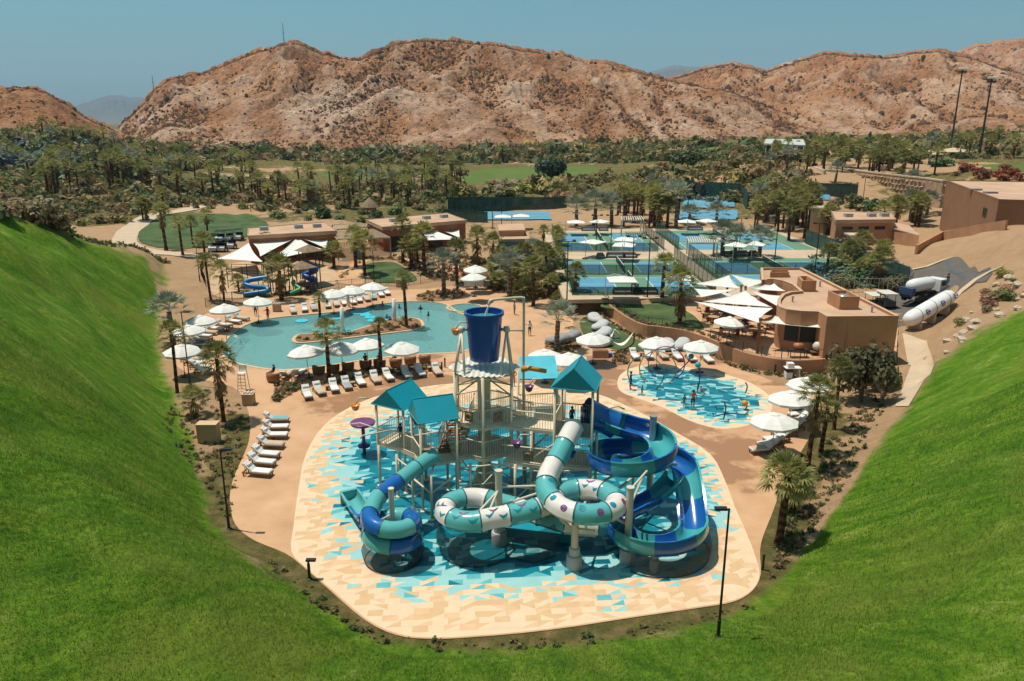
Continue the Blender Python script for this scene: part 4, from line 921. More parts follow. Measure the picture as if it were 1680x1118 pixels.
for a, b in (((-.75, 39.2, 3.6), (2.0, 39.5, 3.55)), ((-.75, 39.2, 2.4), (1.9, 39.0, 3.5)), ((-.75, 39.2, 3.4), (-2.6, 37.2, 2.2)), ((-.75, 39.2, 3.5), (-1.6, 36.9, 2.4)), ((-.75, 39.2, 1.2), (-.9, 37.2, 2.0)),
             ((6.35, 37.5, 4.2), (7.6, 39.2, 4.6)), ((6.35, 37.5, 3.0), (7.4, 39.1, 4.4)), ((6.35, 37.5, 3.7), (5.4, 38.3, 3.1)), ((6.35, 37.5, 2.2), (5.6, 37.3, 2.7)), ((3.35, 36.75, 2.4), (4.4, 36.1, 2.6)), ((3.35, 36.75, 2.3), (2.6, 37.0, 2.8)), ((3.35, 36.75, 3.1), (4.2, 39.3, 2.6))):
    MB().tube([a, b], .07, 8).build('support_arm', CREAM, tB)
skirt(tB, [(CL[0] + 2.0 * math.cos(R(a)), CL[1] + 2.0 * math.sin(R(a)), 1.75) for a in range(150, 331, 10)] + [(1.2, 37.1, 1.9), (2.4, 37.9, 2.0)], cen=CL, flare=.5)
tr = MB(); a, b = Vector((3.6, 40.0, 0)), Vector((-.6, 40.9, 0)); d = (b - a).normalized(); s_ = Vector((-d.y, d.x, 0))
tr.obox((a + b) / 2 + Vector((0, 0, .15)), (b - a) / 2, s_ * .8, (0, 0, .04)); 
for sg in (-1, 1): tr.obox((a + b) / 2 + s_ * .84 * sg + Vector((0, 0, .28)), (b - a) / 2, s_ * .05, (0, 0, .28))
tr.build('exit_trough', M('runout aqua', (.01, .24, .32), .4, .05, 1), tB)
# ---- slide C: wide open blue and aqua flume
C1 = (7.15, 42.0); C2 = (7.9, 41.9); C3 = (8.2, 38.7)
tC = thing('flume_slide', 'wide open blue and aqua flume slide winding in big loops', 'water slide', (8, 40.5, 0))
path = [(4.95, 44.4, 5.45), (5.8, 44.5, 5.15)] + arc(C1, 2.05, 82, -255, 4.75, 3.25, 16) + arc(C2, 2.75, 97, 5, 3.15, 2.75, 5)[1:] + [(10.6, 40.8, 2.3), (10.55, 39.7, 1.7)] + arc(C3, 2.25, 0, -250, 1.25, .62, 12)
rimsC, frC = flume(tC, path, .74, .84, [STEALF, SBLUE], 2.0, bank=lambda f: -16)
nb = MB(); nb.tube([(4.7, 44.3, 5.9), (5.15, 44.4, 5.8), (5.8, 44.5, 5.5), (6.5, 44.45, 5.2)], [1.15, .95, .86, .86], 20, cap=False); nb.build('entry_tunnel', SBLUE, tC, True)
post(tC, 8.7, 43.7, 0, 6.1, .22, foot=False, mat=M('galvanised steel', (.45, .45, .43), .35, .08, 2, metal=.6)); post(tC, 7.7, 36.3, 0, .9, .12)
for a, b in (((8.4, 43.6, 3.4), (5.3, 41.2, 2.9)), ((8.4, 43.6, 2.8), (6.2, 40.2, 3.0)), ((8.4, 43.6, 3.2), (9.1, 41.4, 3.6)), ((8.4, 43.6, 3.0), (10.2, 43.0, 3.2)), ((7.3, 41.8, 0), (7.3, 41.8, 3.4)), ((7.3, 41.8, 3.3), (5.4, 41.9, 3.8)), ((7.3, 41.8, 3.3), (8.6, 40.4, 4.0))):
    MB().tube([a, b], .08, 8).build('support_arm', TAUPE, tC)
skirt(tC, [(C3[0] + 3.0 * math.cos(R(a)), C3[1] + 3.0 * math.sin(R(a)), 1.15) for a in range(45, -128, -9)], cen=C3, flare=.25)
# ---- slide D: second aqua flume dropping inside the big loops
tD = thing('flume_slide', 'narrow aqua flume dropping diagonally inside the blue loops', 'water slide', (7.5, 40.6, 0))
flume(tD, [(9.8, 41.7, 2.75), (9.3, 40.9, 2.6), (8.4, 40.0, 2.3), (7.3, 39.5, 1.9), (6.4, 39.2, 1.5), (5.85, 38.7, 1.25)], .5, .62, [STEALF, SBLUE], 2.4)
# ---- tower
tT = thing('play_tower', 'multi-level cream water play tower with teal roofs and tipping bucket', 'play structure', (-1.8, 46.2, 0))
C0 = Vector((-1.8, 46.2, 0))
cb = MB(); cb.lathe([(.78, 0), (.78, .7), (.62, .85), (.60, 1.35), (.43, 1.55), (.43, 7.6), (.9, 8.2), (.9, 8.3)], tuple(C0), 24); autosmooth(cb.build('central_column', TAUPE, tT), 40)
def tpost(x, y, z1, r=.085, z0=0.0):
    o = MB().tube([(x, y, z0), (x, y, z1)], r, 10).build('post', TAUPE, tT, True)
    MB().lathe([(r * 2.2, 0), (r * 2.2, .06), (r * 1.3, .12)], (x, y, z0), 10).build('base_plate', TAUPE, o)
def railing(a, b, z, z2=None, h=1.15, panel=False):
    z2 = z if z2 is None else z2; a = Vector((a[0], a[1], z)); b = Vector((b[0], b[1], z2)); L = (b - a).length
    if L < .2: return
    mb = MB(); up = Vector((0, 0, 1)); mb.tube([a + up * h, b + up * h], .045, 8); 
    o = mb.build('railing', TAUPE, tT, True); n = int(L / .17); MB().tube([a + up * .1, b + up * .1], .04, 8).build('bottom_rail', TAUPE, o, True); MB().bar(a - up * .08, b - up * .08, .08, .2).build('edge_beam', TAUPE, o); bl = MB()
    for i in range(1, n): p = a.lerp(b, i / n); bl.bar(p + up * .1, p + up * h, .03)
    if n > 1: bl.build('balusters', TAUPE, o)
    if panel:
        c = a.lerp(b, .5); d = (b - a).normalized(); nn = Vector((d.y, -d.x, 0)); MB().obox(c + up * .62 + nn * .04, d * .32, nn * .02, up * .34).build('panel', M('grey panel', (.2, .2, .19), .5, .05, 2), o)
        w_ = MB(); w_.tube([c + up * .62 + nn * .1 + (d * math.cos(q * PI / 6) + up * math.sin(q * PI / 6)) * .2 for q in range(12)], .04, 6, closed=True); w_.build('toy_wheel', ORNG, o)
def deck_(poly, z): MB().prism(poly, z - .14, z).build('deck', DECKP, tT)
def sq(c, d, a, b): d = Vector(d).normalized(); p = Vector((d.y, -d.x)); c = Vector(c[:2]); return [tuple(c - d * a - p * b), tuple(c - d * a + p * b), tuple(c + d * a + p * b), tuple(c + d * a - p * b)]
hexp = [(C0.x + 2.05 * math.cos(R(a)), C0.y + 2.05 * math.sin(R(a))) for a in range(30, 390, 60)]
for x, y in hexp: tpost(x, y, 8.45, .1)
for z in (3.0, 5.1): deck_(hexp, z)
for z in (2.0, 6.9):
    for i in range(6):
        if i in (3, 4) and z > 5: continue
        MB().tube([(*hexp[i], z), (*hexp[i - 1], z + .0)], .055, 8).build('brace', TAUPE, tT, True)
for i in range(6): MB().tube([(*hexp[i], 8.3), (*hexp[i - 1], 8.3)], .075, 8).build('brace', TAUPE, tT, True); MB().tube([(*hexp[i], 6.9), (C0.x, C0.y, 7.9)], .05, 6).build('brace', TAUPE, tT, True); MB().tube([(*hexp[i], 1.2), (hexp[i - 1][0], hexp[i - 1][1], 2.9)], .045, 6).build('brace', TAUPE, tT, True)
DL1, P1c = (.5, .87), (-7.35, 46.9); DL2, P2c = (.93, .37), (-4.9, 44.4); DR, P3c = (.25, .97), (4.0, 44.25); P4c = (2.0, 49.4)
L1 = sq(P1c, DL1, 1.1, 1.1); L2 = sq(P2c, DL2, 1.15, 1.1); RT = sq(P3c, DR, 1.15, 1.15); BT = sq(P4c, (.97, .15), 1.4, 1.2)
for q, z in ((L1, 5.9), (L2, 5.95), (RT, 8.1), (BT, 6.8)):
    for x, y in q: tpost(x, y, z)
deck_(L1, 3.1); deck_(L2, 3.1); deck_(RT, 5.1); deck_(RT, 3.0); deck_(BT, 3.9)
def gable(c, d, a, b, z0, z1, mat, name='roof'):
    q = sq(c, d, a, b); d = Vector(d).normalized(); c = Vector(c[:2]); r0 = c - d * a; r1 = c + d * a
    v = [(*q[0], z0), (*q[1], z0), (*q[2], z0), (*q[3], z0), (r0.x, r0.y, z1), (r1.x, r1.y, z1)]
    o = MB().add(v, [(1, 2, 5, 4)]).add([(x, y, z - .06) for x, y, z in v], [(4, 5, 2, 1)]).build(name, mat, tT); 
    mb = MB(); mb.add(v, [(3, 0, 4, 5)]); mb.build('roof_panel', mat, o); MB().add(v, [(0, 1, 4)]).build('gable_end', mat, o); MB().add(v, [(2, 3, 5)]).build('gable_end', mat, o)
    rd = MB(); rd.tube([(r0.x, r0.y, z1 + .01), (r1.x, r1.y, z1 + .01)], .035, 6); 
    for i in range(4): rd.tube([(*q[i], z0 - .03), (*q[(i + 1) % 4], z0 - .03)], .04, 6)
    rd.build('trim', M('roof trim', (.02, .33, .40), .4, .05, 2), o)
gable(P1c, DL1, 1.35, 1.3, 5.95, 7.05, ROOFB); gable(P2c, DL2, 1.3, 1.25, 6.0, 7.15, ROOFB); gable(P3c, DR, 1.4, 1.35, 8.15, 9.45, ROOFB)
# shed roof behind
v = [(.5, 48.4, 6.9), (3.2, 48.6, 6.9), (3.0, 51.2, 7.7), (.5, 51.0, 7.7)]; o = MB().add(v, [(0, 1, 2, 3)]).add([(x, y, z - .07) for x, y, z in v], [(3, 2, 1, 0), (0, 4, 5, 1)] if False else [(3, 2, 1, 0)]).build('shed_roof', ROOFL, tT)
# rails
def rails(q, z, skip=()): 
    for i in range(4):
        if i not in skip: railing(q[i], q[(i + 1) % 4], z, panel=False)
rails(L1, 3.1); rails(L2, 3.1, (1,)); rails(RT, 5.1, (0,)); rails(RT, 3.0); rails(BT, 3.9)
pn = RT[0]; MB().bar((RT[0][0], RT[0][1], 5.5), (RT[1][0], RT[1][1], 5.5), .06, .9).build('slide_gate', M('grey panel', (.2, .2, .19), .5, .05, 2), tT)
for z in (3.0, 5.1):
    for i in range(6): railing(hexp[i], hexp[(i + 1) % 6], z, panel=(i in (3, 4) and z > 4))
def bridge(a, b, w, za, zb, pan=False):
    a = Vector((a[0], a[1])); b = Vector((b[0], b[1])); d = (b - a).normalized(); n_ = Vector((-d.y, d.x)) * w / 2
    MB().add([(*(a + n_), za), (*(a - n_), za), (*(b - n_), zb), (*(b + n_), zb), (*(a + n_), za - .15), (*(a - n_), za - .15), (*(b - n_), zb - .15), (*(b + n_), zb - .15)], [(0, 1, 2, 3), (7, 6, 5, 4), (1, 5, 6, 2), (0, 3, 7, 4)]).build('bridge_deck', DECKP, tT)
    for sg in (-1, 1): railing(a + n_ * sg, b + n_ * sg, za, zb, panel=pan and sg < 0)
bridge((-.2, 45.3), (2.95, 44.4), 1.7, 5.1, 5.1); bridge((-.2, 45.1), (2.95, 44.2), 2.6, 3.0, 3.0, True); bridge((-6.6, 46.0), (-5.6, 45.0), 1.5, 3.1, 3.1); bridge((-3.9, 44.8), (-3.2, 45.3), 1.7, 3.1, 3.0); bridge((-.6, 47.6), (1.0, 48.9), 1.5, 5.1, 3.95)
# stairs up to the main deck, brown treads
for k in range(9):
    p = Vector((-4.0, 45.2)).lerp(Vector((-3.2, 47.9)), k / 8); MB().obox((p.x, p.y, 3.2 + k * .22), (.7, .15, 0), (-.04, .19, 0), (0, 0, .05)).build('stair_tread', STEP, tT)
railing((-4.75, 45.1), (-3.95, 47.8), 3.1, 5.0); railing((-3.25, 45.0), (-2.5, 47.7), 3.1, 5.0)
for x, y, z in ((1.4, 45.7, 5.0), (1.2, 43.9, 5.0), (-.8, 44.0, 3.0), (3.0, 47.0, 3.9), (-3.4, 43.6, 3.0), (-6.2, 43.2, 3.1), (-4.9, 41.9, 3.0)): tpost(x, y, z)
for a, b in (((-6.2, 43.2, 2.2), (-4.9, 41.9, 1.8)), ((-4.9, 41.9, 1.8), (-3.4, 43.6, 2.3)), ((-6.2, 43.2, 2.9), (-5.0, 42.6, 3.3)), ((-4.9, 41.9, 3.0), (-4.8, 43.0, 3.2))): MB().tube([a, b], .06, 8).build('brace', TAUPE, tT, True)
for x, y, z in ((-2.6, 43.6, 3.0), (.9, 46.6, 5.0), (2.9, 43.0, 5.0), (5.2, 43.2, 5.0), (-7.4, 44.9, 3.0), (-8.8, 46.4, 3.0), (-5.9, 47.6, 3.0), (1.9, 42.9, 3.0), (.2, 43.4, 3.0)): tpost(x, y, z)
for z in (1.5, 2.75):
    for a, b in (((-2.6, 43.6), (-.8, 44.0)), ((-.8, 44.0), (.2, 43.4)), ((.2, 43.4), (1.9, 42.9)), ((1.9, 42.9), (2.9, 43.0)), ((2.9, 43.0), (5.2, 43.2)), ((-7.4, 44.9), (-6.2, 43.2)), ((-3.4, 43.6), (-2.6, 43.6))): MB().tube([(*a, z), (*b, z)], .05, 8).build('brace', TAUPE, tT, True)
for a, b in (((-2.6, 43.6, .6), (-.8, 44.0, 2.6)), ((.2, 43.4, .6), (1.9, 42.9, 2.6)), ((2.9, 43.0, .6), (5.2, 43.2, 2.6)), ((-7.4, 44.9, .6), (-6.2, 43.2, 2.6)), ((1.2, 43.9, 3.2), (2.9, 43.0, 4.8)), ((1.4, 45.7, 3.2), (2.9, 45.3, 4.8))): MB().tube([a, b], .045, 8).build('brace', TAUPE, tT, True)
# corrugated hex platform below the bucket
co_ = MB(); hr = 2.35
xs_ = np.arange(-hr, hr + .001, .085); prev = None
for i, x in enumerate(xs_):
    hy = min(hr * math.cos(R(30)), (hr - abs(x)) * math.tan(R(60))); z = 8.5 + .045 * math.cos(i * PI / 2 * 1.0); cur = [(C0.x + x, C0.y - hy, z), (C0.x + x, C0.y + hy, z)]
    if prev: co_.add(prev + cur, [(0, 2, 3, 1)])
    prev = cur
co_.build('corrugated_canopy', CORR, tT, True)
cn = MB(); cn.lathe([(.5, 7.7), (1.3, 8.25), (1.9, 8.40)], (C0.x, C0.y, 0), 24, cap=False); cn.build('canopy_underside', TAUPE, tT, True)
bk = MB(); bk.lathe([(.86, 9.0), (.92, 9.02), (1.02, 10.0), (1.15, 11.9), (1.26, 11.93), (1.26, 12.12), (1.12, 12.12), (1.08, 11.6), (.95, 10.4)], (C0.x + .05, C0.y, 0), 36); bo = bk.build('tipping_bucket', BUCK, tT); autosmooth(bo, 40)
ws = MB(); ws.lathe([(1.07, 11.74), (.6, 11.745), (.02, 11.75)], (C0.x + .05, C0.y, 0), 36, cap=False); ws.build('water', M('bucket water', (.06, .26, .30), .12, .3, 3), bo)
for sx in (-1, 1):
    top = (C0.x + .05 + sx * 1.42, C0.y - .1, 11.0); mbf = MB()
    for dy in (-1.15, 1.15): mbf.tube([(C0.x + sx * 1.75, C0.y + dy, 8.5), top], .085, 8)
    mbf.tube([(C0.x + sx * 1.1, C0.y - 1.7, 8.5), top], .075, 8); mbf.tube([top, (C0.x + .05 + sx * 1.05, C0.y, 10.95)], .1, 8); mbf.lathe([(.2, -.16), (.2, .16)], (top[0], top[1], top[2]), 12); mbf.build('bucket_frame', CREAM, tT, True)
fp = MB(); fp.tube(smooth([(.75, 47.2, 5.0), (.75, 47.2, 9), (.75, 47.2, 12.4), (.72, 47.15, 12.72), (.45, 47.1, 12.8), (-.9, 46.6, 12.8), (-1.35, 46.4, 12.75), (-1.45, 46.36, 12.5)], 4, False), .085, 10); fp.tube([(.75, 47.2, 10.6), (-.4, 46.6, 10.8)], .06, 8); fp.build('feed_pipe', CREAM, tT, True)
SPRAY = M('falling water', (.8, .85, .88), .3, .05, 6, alpha=.5)
# toys on the tower
def spout(px, py, Y, mat, dx, ln): 
    p = PD(px, py, Y); m_ = MB(); m_.tube([p, p + Vector((dx * ln, -.1, -.15))], [.12, .2], 10); m_.build('water_spout', mat, tT, True)
orn = MB(); q = PD(856, 606, 47.0); orn.tube([q, q + Vector((.5, -.1, .1)), q + Vector((1.6, -.3, -.05))], [.22, .16, .14], 10); orn.build('orange_spout', ORNG, tT, True)
for (px, py, Y, m_) in ((583, 667, 47.5, ORNG), (748, 543, 46.5, ORNG), (684, 690, 46.0, PURP), (868, 636, 47.5, PURP), (848, 728, 43.2, PURP), (936, 745, 42.0, SBLUE)):
    p = PD(px, py, Y); mb = MB(); mb.lathe([(.06, -.32), (.2, -.22), (.3, .1), (.34, .12), (.28, .06), (.1, -.1)], tuple(p), 14); o = mb.build('dump_cup', m_, tT, True)
    MB().tube([p + Vector((0, 0, .1)), p + Vector((.25, .1, .55)), p + Vector((.9, .2, .5))], .045, 6).build('arm', CREAM, o, True)
for a, b, c in (((-8.3, 45.9, 4.2), (-9.9, 46.3, 4.6), (-10.6, 46.6, 4.4)), ((-7.8, 45.6, 4.4), (-9.6, 45.4, 4.1), (-9.75, 45.4, 3.9)), ((5.1, 44.0, 6.3), (6.6, 44.4, 6.5), (7.0, 44.4, 6.3))):
    MB().tube([a, b, c], .05, 8).build('spray_arm', CREAM, tT, True)
# ---- separate splash toys
p = P(598, 745); tm = thing('spray_mushroom', 'purple mushroom spray table on the aqua floor left of the tower', 'spray toy', p)
MB().lathe([(.13, 0), (.13, 2.3)], tuple(p), 12).build('stem', PURP, tm, True); MB().lathe([(.1, 2.2), (.85, 2.35), (.92, 2.5), (.85, 2.55), (.3, 2.42), (.02, 2.4)], tuple(p), 28).build('dish', PURP, tm, True); MB().lathe([(.14, .55), (.45, .6), (.45, .72), (.14, .76)], tuple(p), 20).build('lower_dish', M('navy gelcoat', (.02, .03, .13), .35, .06, 1), tm, True)
HOOPM = [M('hoop teal', (.02, .17, .19), .35, .05, 1), M('hoop orange', (.45, .22, .06), .35, .05, 1), M('hoop purple', (.17, .04, .22), .35, .05, 1)]
for (pc, r_, yaw, mt, lab) in (((1058, 636), 1.65, -20, 0, 'teal spray hoop nearest the edge of the small splash pad'), ((1078, 628), 1.7, -15, 1, 'orange spray hoop between the teal and purple hoops'), ((1092, 619), 1.7, -12, 2, 'purple spray hoop farthest back on the small splash pad')):
    c = P(*pc); h = thing('spray_hoop', lab, 'spray hoop', c, 0, 'spray hoops on the wading pad'); d = Vector((math.cos(R(yaw)), math.sin(R(yaw)), 0))
    MB().tube([c + d * r_ * math.cos(a) + Vector((0, 0, 1.35 + r_ * math.sin(a))) for a in np.linspace(R(-52), R(232), 40)], .05, 8).build('hoop', HOOPM[mt], h, True)
    for a in (-52, 232): q = c + d * r_ * math.cos(R(a)); MB().lathe([(.16, 0), (.16, .08), (.08, .12)], tuple(q), 10).build('foot', HOOPM[mt], h)
BALLT = M('ball aqua', (.02, .33, .42), .35, .05, 1)
def stalk(pxb, pxt, col_, ball, lab, name='spray_stalk', r=.06):
    b = P(*pxb); Y = b.y; tp_ = PD(pxt[0], pxt[1], Y - .1); t = thing(name, lab, 'spray toy', b)
    MB().tube(smooth([b, b.lerp(tp_, .35) + Vector((.12, 0, 0)), b.lerp(tp_, .7) + Vector((.15, 0, 0)), tp_], 5, False), r, 8).build('stalk', col_, t, True)
    if ball: MB().lathe([(.02, -.28), (.2, -.2), (.29, 0), (.2, .2), (.02, .28)], tuple(tp_), 16).build('ball', ball, t, True)
stalk((1146, 637), (1145, 599), HOOPM[2], BALLT, 'curved purple spray stalk with an aqua ball on top'); stalk((1112, 610), (1134, 585), HOOPM[2], BALLT, 'leaning purple stalk with small aqua ball behind the hoops')
stalk((1223, 645), (1223, 628), M('navy gelcoat', (.02, .03, .13), .35, .06, 1), None, 'short navy spray post near the wading pad edge'); stalk((1187, 688), (1188, 660), M('navy gelcoat', (.02, .03, .13), .35, .06, 1), None, 'navy spray post with side arms on the wading pad')
t = bpy.data.objects[[o.name for o in bpy.data.objects if o.get('label', '').startswith('navy spray post with')][0]]; p = P(1187, 688)
for dx, dy, z in ((1.0, .2, .5), (-.6, .2, .9), (1.7, -.1, .55), (-.9, -.3, .45)): MB().tube([p + Vector((0, 0, z)), p + Vector((dx, dy, z - .1)), p + Vector((dx * 1.15, dy, z + .2))], .045, 6).build('arm', M('navy gelcoat', (.02, .03, .13), .35, .06, 1), t, True)
stalk((1223, 672), (1222, 662), HOOPM[1], M('ball orange', (.62, .25, .03), .35, .05, 1), 'small orange ball spray toy on the wading pad')
# ================================================================== buildings, sails, pergolas
DGLASS = M('dark glass', (.02, .022, .025), .15, .1, 2)
def rect_px(pts, z): return [tuple(P(a, b, z))[:2] for a, b in pts]
def flat_building(name, label, roof_px, zr, zg, wall, roof, eave=.35, th=.35, parapet=.0, org=None, front=None):
    q = rect_px(roof_px, zr); c = Vector(q[0]).lerp(Vector(q[2 % len(q)]), .5); t = thing(name, label, 'building', (c.x, c.y, zg))
    wq = grow(q, -eave) if eave else q
    MB().prism(wq, zg - 1.5, zr - th).build('wall', wall, t)
    r_ = MB(); r_.prism(q, zr - th + .003, zr); ro = r_.build('roof', roof, t)
    cx_, cy_ = c.x, c.y; ux = (Vector(q[1]) - Vector(q[0])).normalized(); L_ = (Vector(q[1]) - Vector(q[0])).length
    if L_ > 7:
        for f_ in (-.28, .12, .34): p_ = c + ux * L_ * f_; MB().obox((p_.x, p_.y, zr + .3), (*(ux * .7), 0), (-ux.y * .45, ux.x * .45, 0), (0, 0, .297)).build('roof_unit', M('galvanised rail', (.33, .34, .35), .45, .06, 2), t)
    w = MB(); w.wall(grow(q, -.06), .2, zr + .002, zr + .1, closed=True); w.build('roof_edge', M('roof edge trim', (.40, .25, .15), .8, .1, 2), t)
    if parapet: w = MB(); w.wall(grow(q, -.14), .28, zr + .002, zr + parapet, closed=True); w.build('parapet', wall, t)
    return t, wq
def on_wall(t, a, b, f0, f1, z0, z1, mat, name='window', proud=.04, depth=.04):
    """panel on the wall face from a to b (plan)"""
    a = Vector(a); b = Vector(b); d = (b - a); L = d.length; d /= L; n_ = Vector((d.y, -d.x)); p0 = a + d * L * f0; p1 = a + d * L * f1; c = (p0 + p1) / 2
    return MB().obox((c.x + n_.x * proud * .5, c.y + n_.y * proud * .5, (z0 + z1) / 2), (*(d * L * (f1 - f0) / 2), 0), (*(n_ * depth), 0), (0, 0, (z1 - z0) / 2)).build(name, mat, t)
# club buildings at the back left
t, q = flat_building('clubhouse', 'terracotta clubhouse with flat tan roof beside the parked golf carts', [(406, 388), (553, 379.5), (532, 365), (407, 375)], 5.6, 1.4, TERRA, ROOFT, .3, .5)
for f in (.2, .45, .7, .88): on_wall(t, q[0], q[1], f - .07, f + .07, 1.5, 4.0, DGLASS)
t, q = flat_building('clubhouse', 'terracotta clubhouse with flat tan roof left of the blue pavilion', [(627, 373.5), (766, 362), (733, 350), (600, 361)], 5.8, 1.4, TERRA, ROOFT, .3, .5)
for f in (.15, .4, .62, .85): on_wall(t, q[0], q[1], f - .08, f + .08, 1.5, 4.0, DGLASS)
BLUEW = M('blue-grey cladding', (.10, .19, .24), .7, .1, 1, .1, 5)
t, q = flat_building('pavilion', 'small two-tier pavilion with blue-grey front wall', [(818, 394), (870, 393), (866, 381), (816, 383)], 5.6, 1.5, BLUEW, ROOFT, .15, .35)
ur = rect_px([(818, 378.5), (862, 377.5), (858, 367), (816, 368.5)], 6.6); MB().prism(grow(ur, -.2), 4.2, 6.3).build('upper_wall', STUCCO, t); MB().prism(ur, 6.303, 6.6).build('upper_roof', ROOFT, t)
lw = rect_px([(814, 427), (863, 427), (863, 414), (814, 414)], 2.6); MB().prism(lw, .8, 3.0).build('front_planter_wall', STUCCO, t)
# restaurant on the terrace
RZ = 5.5
outl = [(1475, 519), (1315, 440), (1248, 440), (1250, 460), (1268, 458), (1284, 461), (1300, 467), (1313, 478), (1295, 479), (1283, 483), (1276, 491), (1275, 498), (1279, 504), (1290, 508), (1315, 511), (1343, 512), (1357, 520)]
q = rect_px(outl, RZ); t = thing('restaurant', 'tan stucco restaurant with curved bar front and flat pink roof', 'building', (*P(1400, 480, RZ).xy, TERR))
rb = MB(); rb.prism(q, .2, RZ - .3); rb.build('wall', STUCCO, t)
rr = MB(); rr.prism(grow(q, -.12), RZ - .297, RZ - .25); rr.build('roof', ROOFT, t)
pw = MB(); pw.wall(grow(q, -.15), .3, RZ - .298, RZ, closed=True); pw.build('parapet', STUCCO, t); MB().wall(grow(q, -.15), .36, RZ + .002, RZ + .05, closed=True).build('parapet_cap', M('cap stone', (.52, .33, .20), .8, .08, 2), t)
for a_, b_ in ((1400, 505), (1430, 512), (1345, 470), (1300, 495)): p_ = P(a_, b_, RZ - .2); MB().lathe([(.09, 0), (.09, .5), (.16, .52), (.14, .64)], (p_.x, p_.y, RZ - .248), 10).build('vent_pipe', M('galvanised rail', (.33, .34, .35), .45, .06, 2), t)
def rbox(px, z0, z1, name='roof_box'):
    a = rect_px(px, z1); m_ = MB(); m_.wall(grow(a, -.12), .24, z0, z1, closed=True); o = m_.build(name, STUCCO, t); MB().sheet(grow(a, -.23), z1 - .5).build('well_floor', ROOFT, o); return o, a
o, a = rbox([(1379, 487), (1411, 487), (1390, 476), (1359, 477)], RZ - .245, RZ + 1.1); c = Vector(a[0]).lerp(Vector(a[2]), .5); MB().lathe([(.7, RZ + .6), (.7, RZ + .75), (.5, RZ + .95), (.05, RZ + 1.0)], (c.x, c.y, 0), 16).build('vent_cap', M('galvanised steel', (.45, .45, .43), .35, .08, 2, metal=.6), o, True)
rbox([(1316, 461), (1340, 461), (1326, 453), (1309, 453)], RZ - .245, RZ + 1.0); rbox([(1264, 447), (1295, 447), (1294, 443), (1264, 443)], RZ - .245, RZ + .4)
b0 = P(1282, 540, TERR); bc = MB(); arcp = PX([(1283, 548), (1292, 553), (1310, 556), (1335, 558), (1350, 556)], TERR, 4, False)
bc.wall(arcp, .5, TERR, TERR + 1.0); bc.build('bar_counter', M('pale terrazzo', (.45, .38, .30), .5, .1, 4), t); MB().wall(arcp, .75, TERR + 1.003, TERR + 1.07).build('counter_top', COPE, t)
bo_ = MB(); bo_.wall(grow(rect_px([(1283, 508), (1315, 511.5), (1343, 512.5)], RZ), 0)[:3], .1, 0, 0) if False else None
fa = [Vector(q[i]) for i in (13, 14, 15)]
for i in range(2):
    d = (fa[i + 1] - fa[i]).normalized(); n_ = Vector((d.y, -d.x)); n_ = n_ if n_.y < 0 else -n_
    c = (fa[i] + fa[i + 1]) / 2 + n_ * .03; MB().obox((c.x, c.y, TERR + 1.9), (*(d * (fa[i + 1] - fa[i]).length * .46), 0), (*(n_ * .05), 0), (0, 0, .85)).build('bar_opening', BLACK, t)
on_wall(t, q[16], q[0], .3, .31, .4, 5.0, STUCCO, 'downpipe', .1, .06)
# sail shades
def sail(name, corners, label, cat='shade sail', sag=.12, group=None, posts=True, droop=.3):
    pts = [P(a, b, z) for a, b, z in corners]; c = sum(pts, Vector()) / len(pts); t = thing(name, label, cat, (c.x, c.y, 0), 0, group); n = 8; ringp = []
    for i in range(len(pts)):
        a, b = pts[i], pts[(i + 1) % len(pts)]; L = (b - a).length
        for k in range(n): f = k / n; p = a.lerp(b, f); ringp.append(p + (c - p) * sag * 4 * f * (1 - f) * 1.1 - Vector((0, 0, droop * .25 * 4 * f * (1 - f))))
    c2 = c - Vector((0, 0, droop)); mb = MB(); m = len(ringp); vs_ = list(ringp); lev = [(.0, ringp)]
    for s_ in (.35, .7): vs_ += [p.lerp(c2, s_) - Vector((0, 0, droop * .25 * math.sin(s_ * PI))) for p in ringp]
    vs_.append(c2); fs = []
    for L_ in range(2): fs += [(L_ * m + i, L_ * m + (i + 1) % m, (L_ + 1) * m + (i + 1) % m, (L_ + 1) * m + i) for i in range(m)]
    fs += [(2 * m + i, 2 * m + (i + 1) % m, 3 * m) for i in range(m)]
    mb.add(vs_, fs); o = mb.build('canopy', WHITE, t, True); ro = MB(); ro.tube(ringp, .035, 5, closed=True); ro.build('edge_hem', WHITE, o)
    return t, pts
def mast(p, z0, label, mat=None, r=.16, top=.3, group=None):
    t = thing('sail_mast', label, 'mast', (p.x, p.y, z0), 0, group); MB().tube([(p.x, p.y, z0), (p.x, p.y, p.z + top)], [r, r * .85], 10).build('pole', mat or WOOD, t, True); MB().lathe([(r * 1.05, 0), (r * 1.05, .12), (.03, .2)], (p.x, p.y, p.z + top), 10).build('cap', mat or WOOD, t)
def hsail(cs, label, z, group): return sail('shade_sail', [(a, b, z + dz) for a, b, dz in cs], label, group=group)
g1 = 'white sails over the playground'; zc = 3.9
hsail([(356, 425, -1.2), (408, 399, .6), (431, 430, -.4)], 'white sail at the far left end over the playground', zc, g1)
hsail([(414, 398, .6), (488, 389, .9), (427, 421, -.3)], 'white sail stretched along the first clubhouse front', zc, g1)
hsail([(488, 389.5, .9), (528, 409, -.4), (438, 429, -.4)], 'big white triangular sail in the middle over the playground', zc, g1)
hsail([(490, 389, 1.0), (543, 384, .9), (535, 408, -.5)], 'white sail at the right end of the playground', zc, g1)
g2 = 'white sails by the second clubhouse'
hsail([(651, 377, .8), (696, 371, 1), (663, 391, -.4)], 'white sail left of the three by the second clubhouse', zc, g2)
hsail([(698, 371, 1), (755, 393, -.4), (680, 395.5, -.4)], 'middle white sail by the second clubhouse', zc, g2)
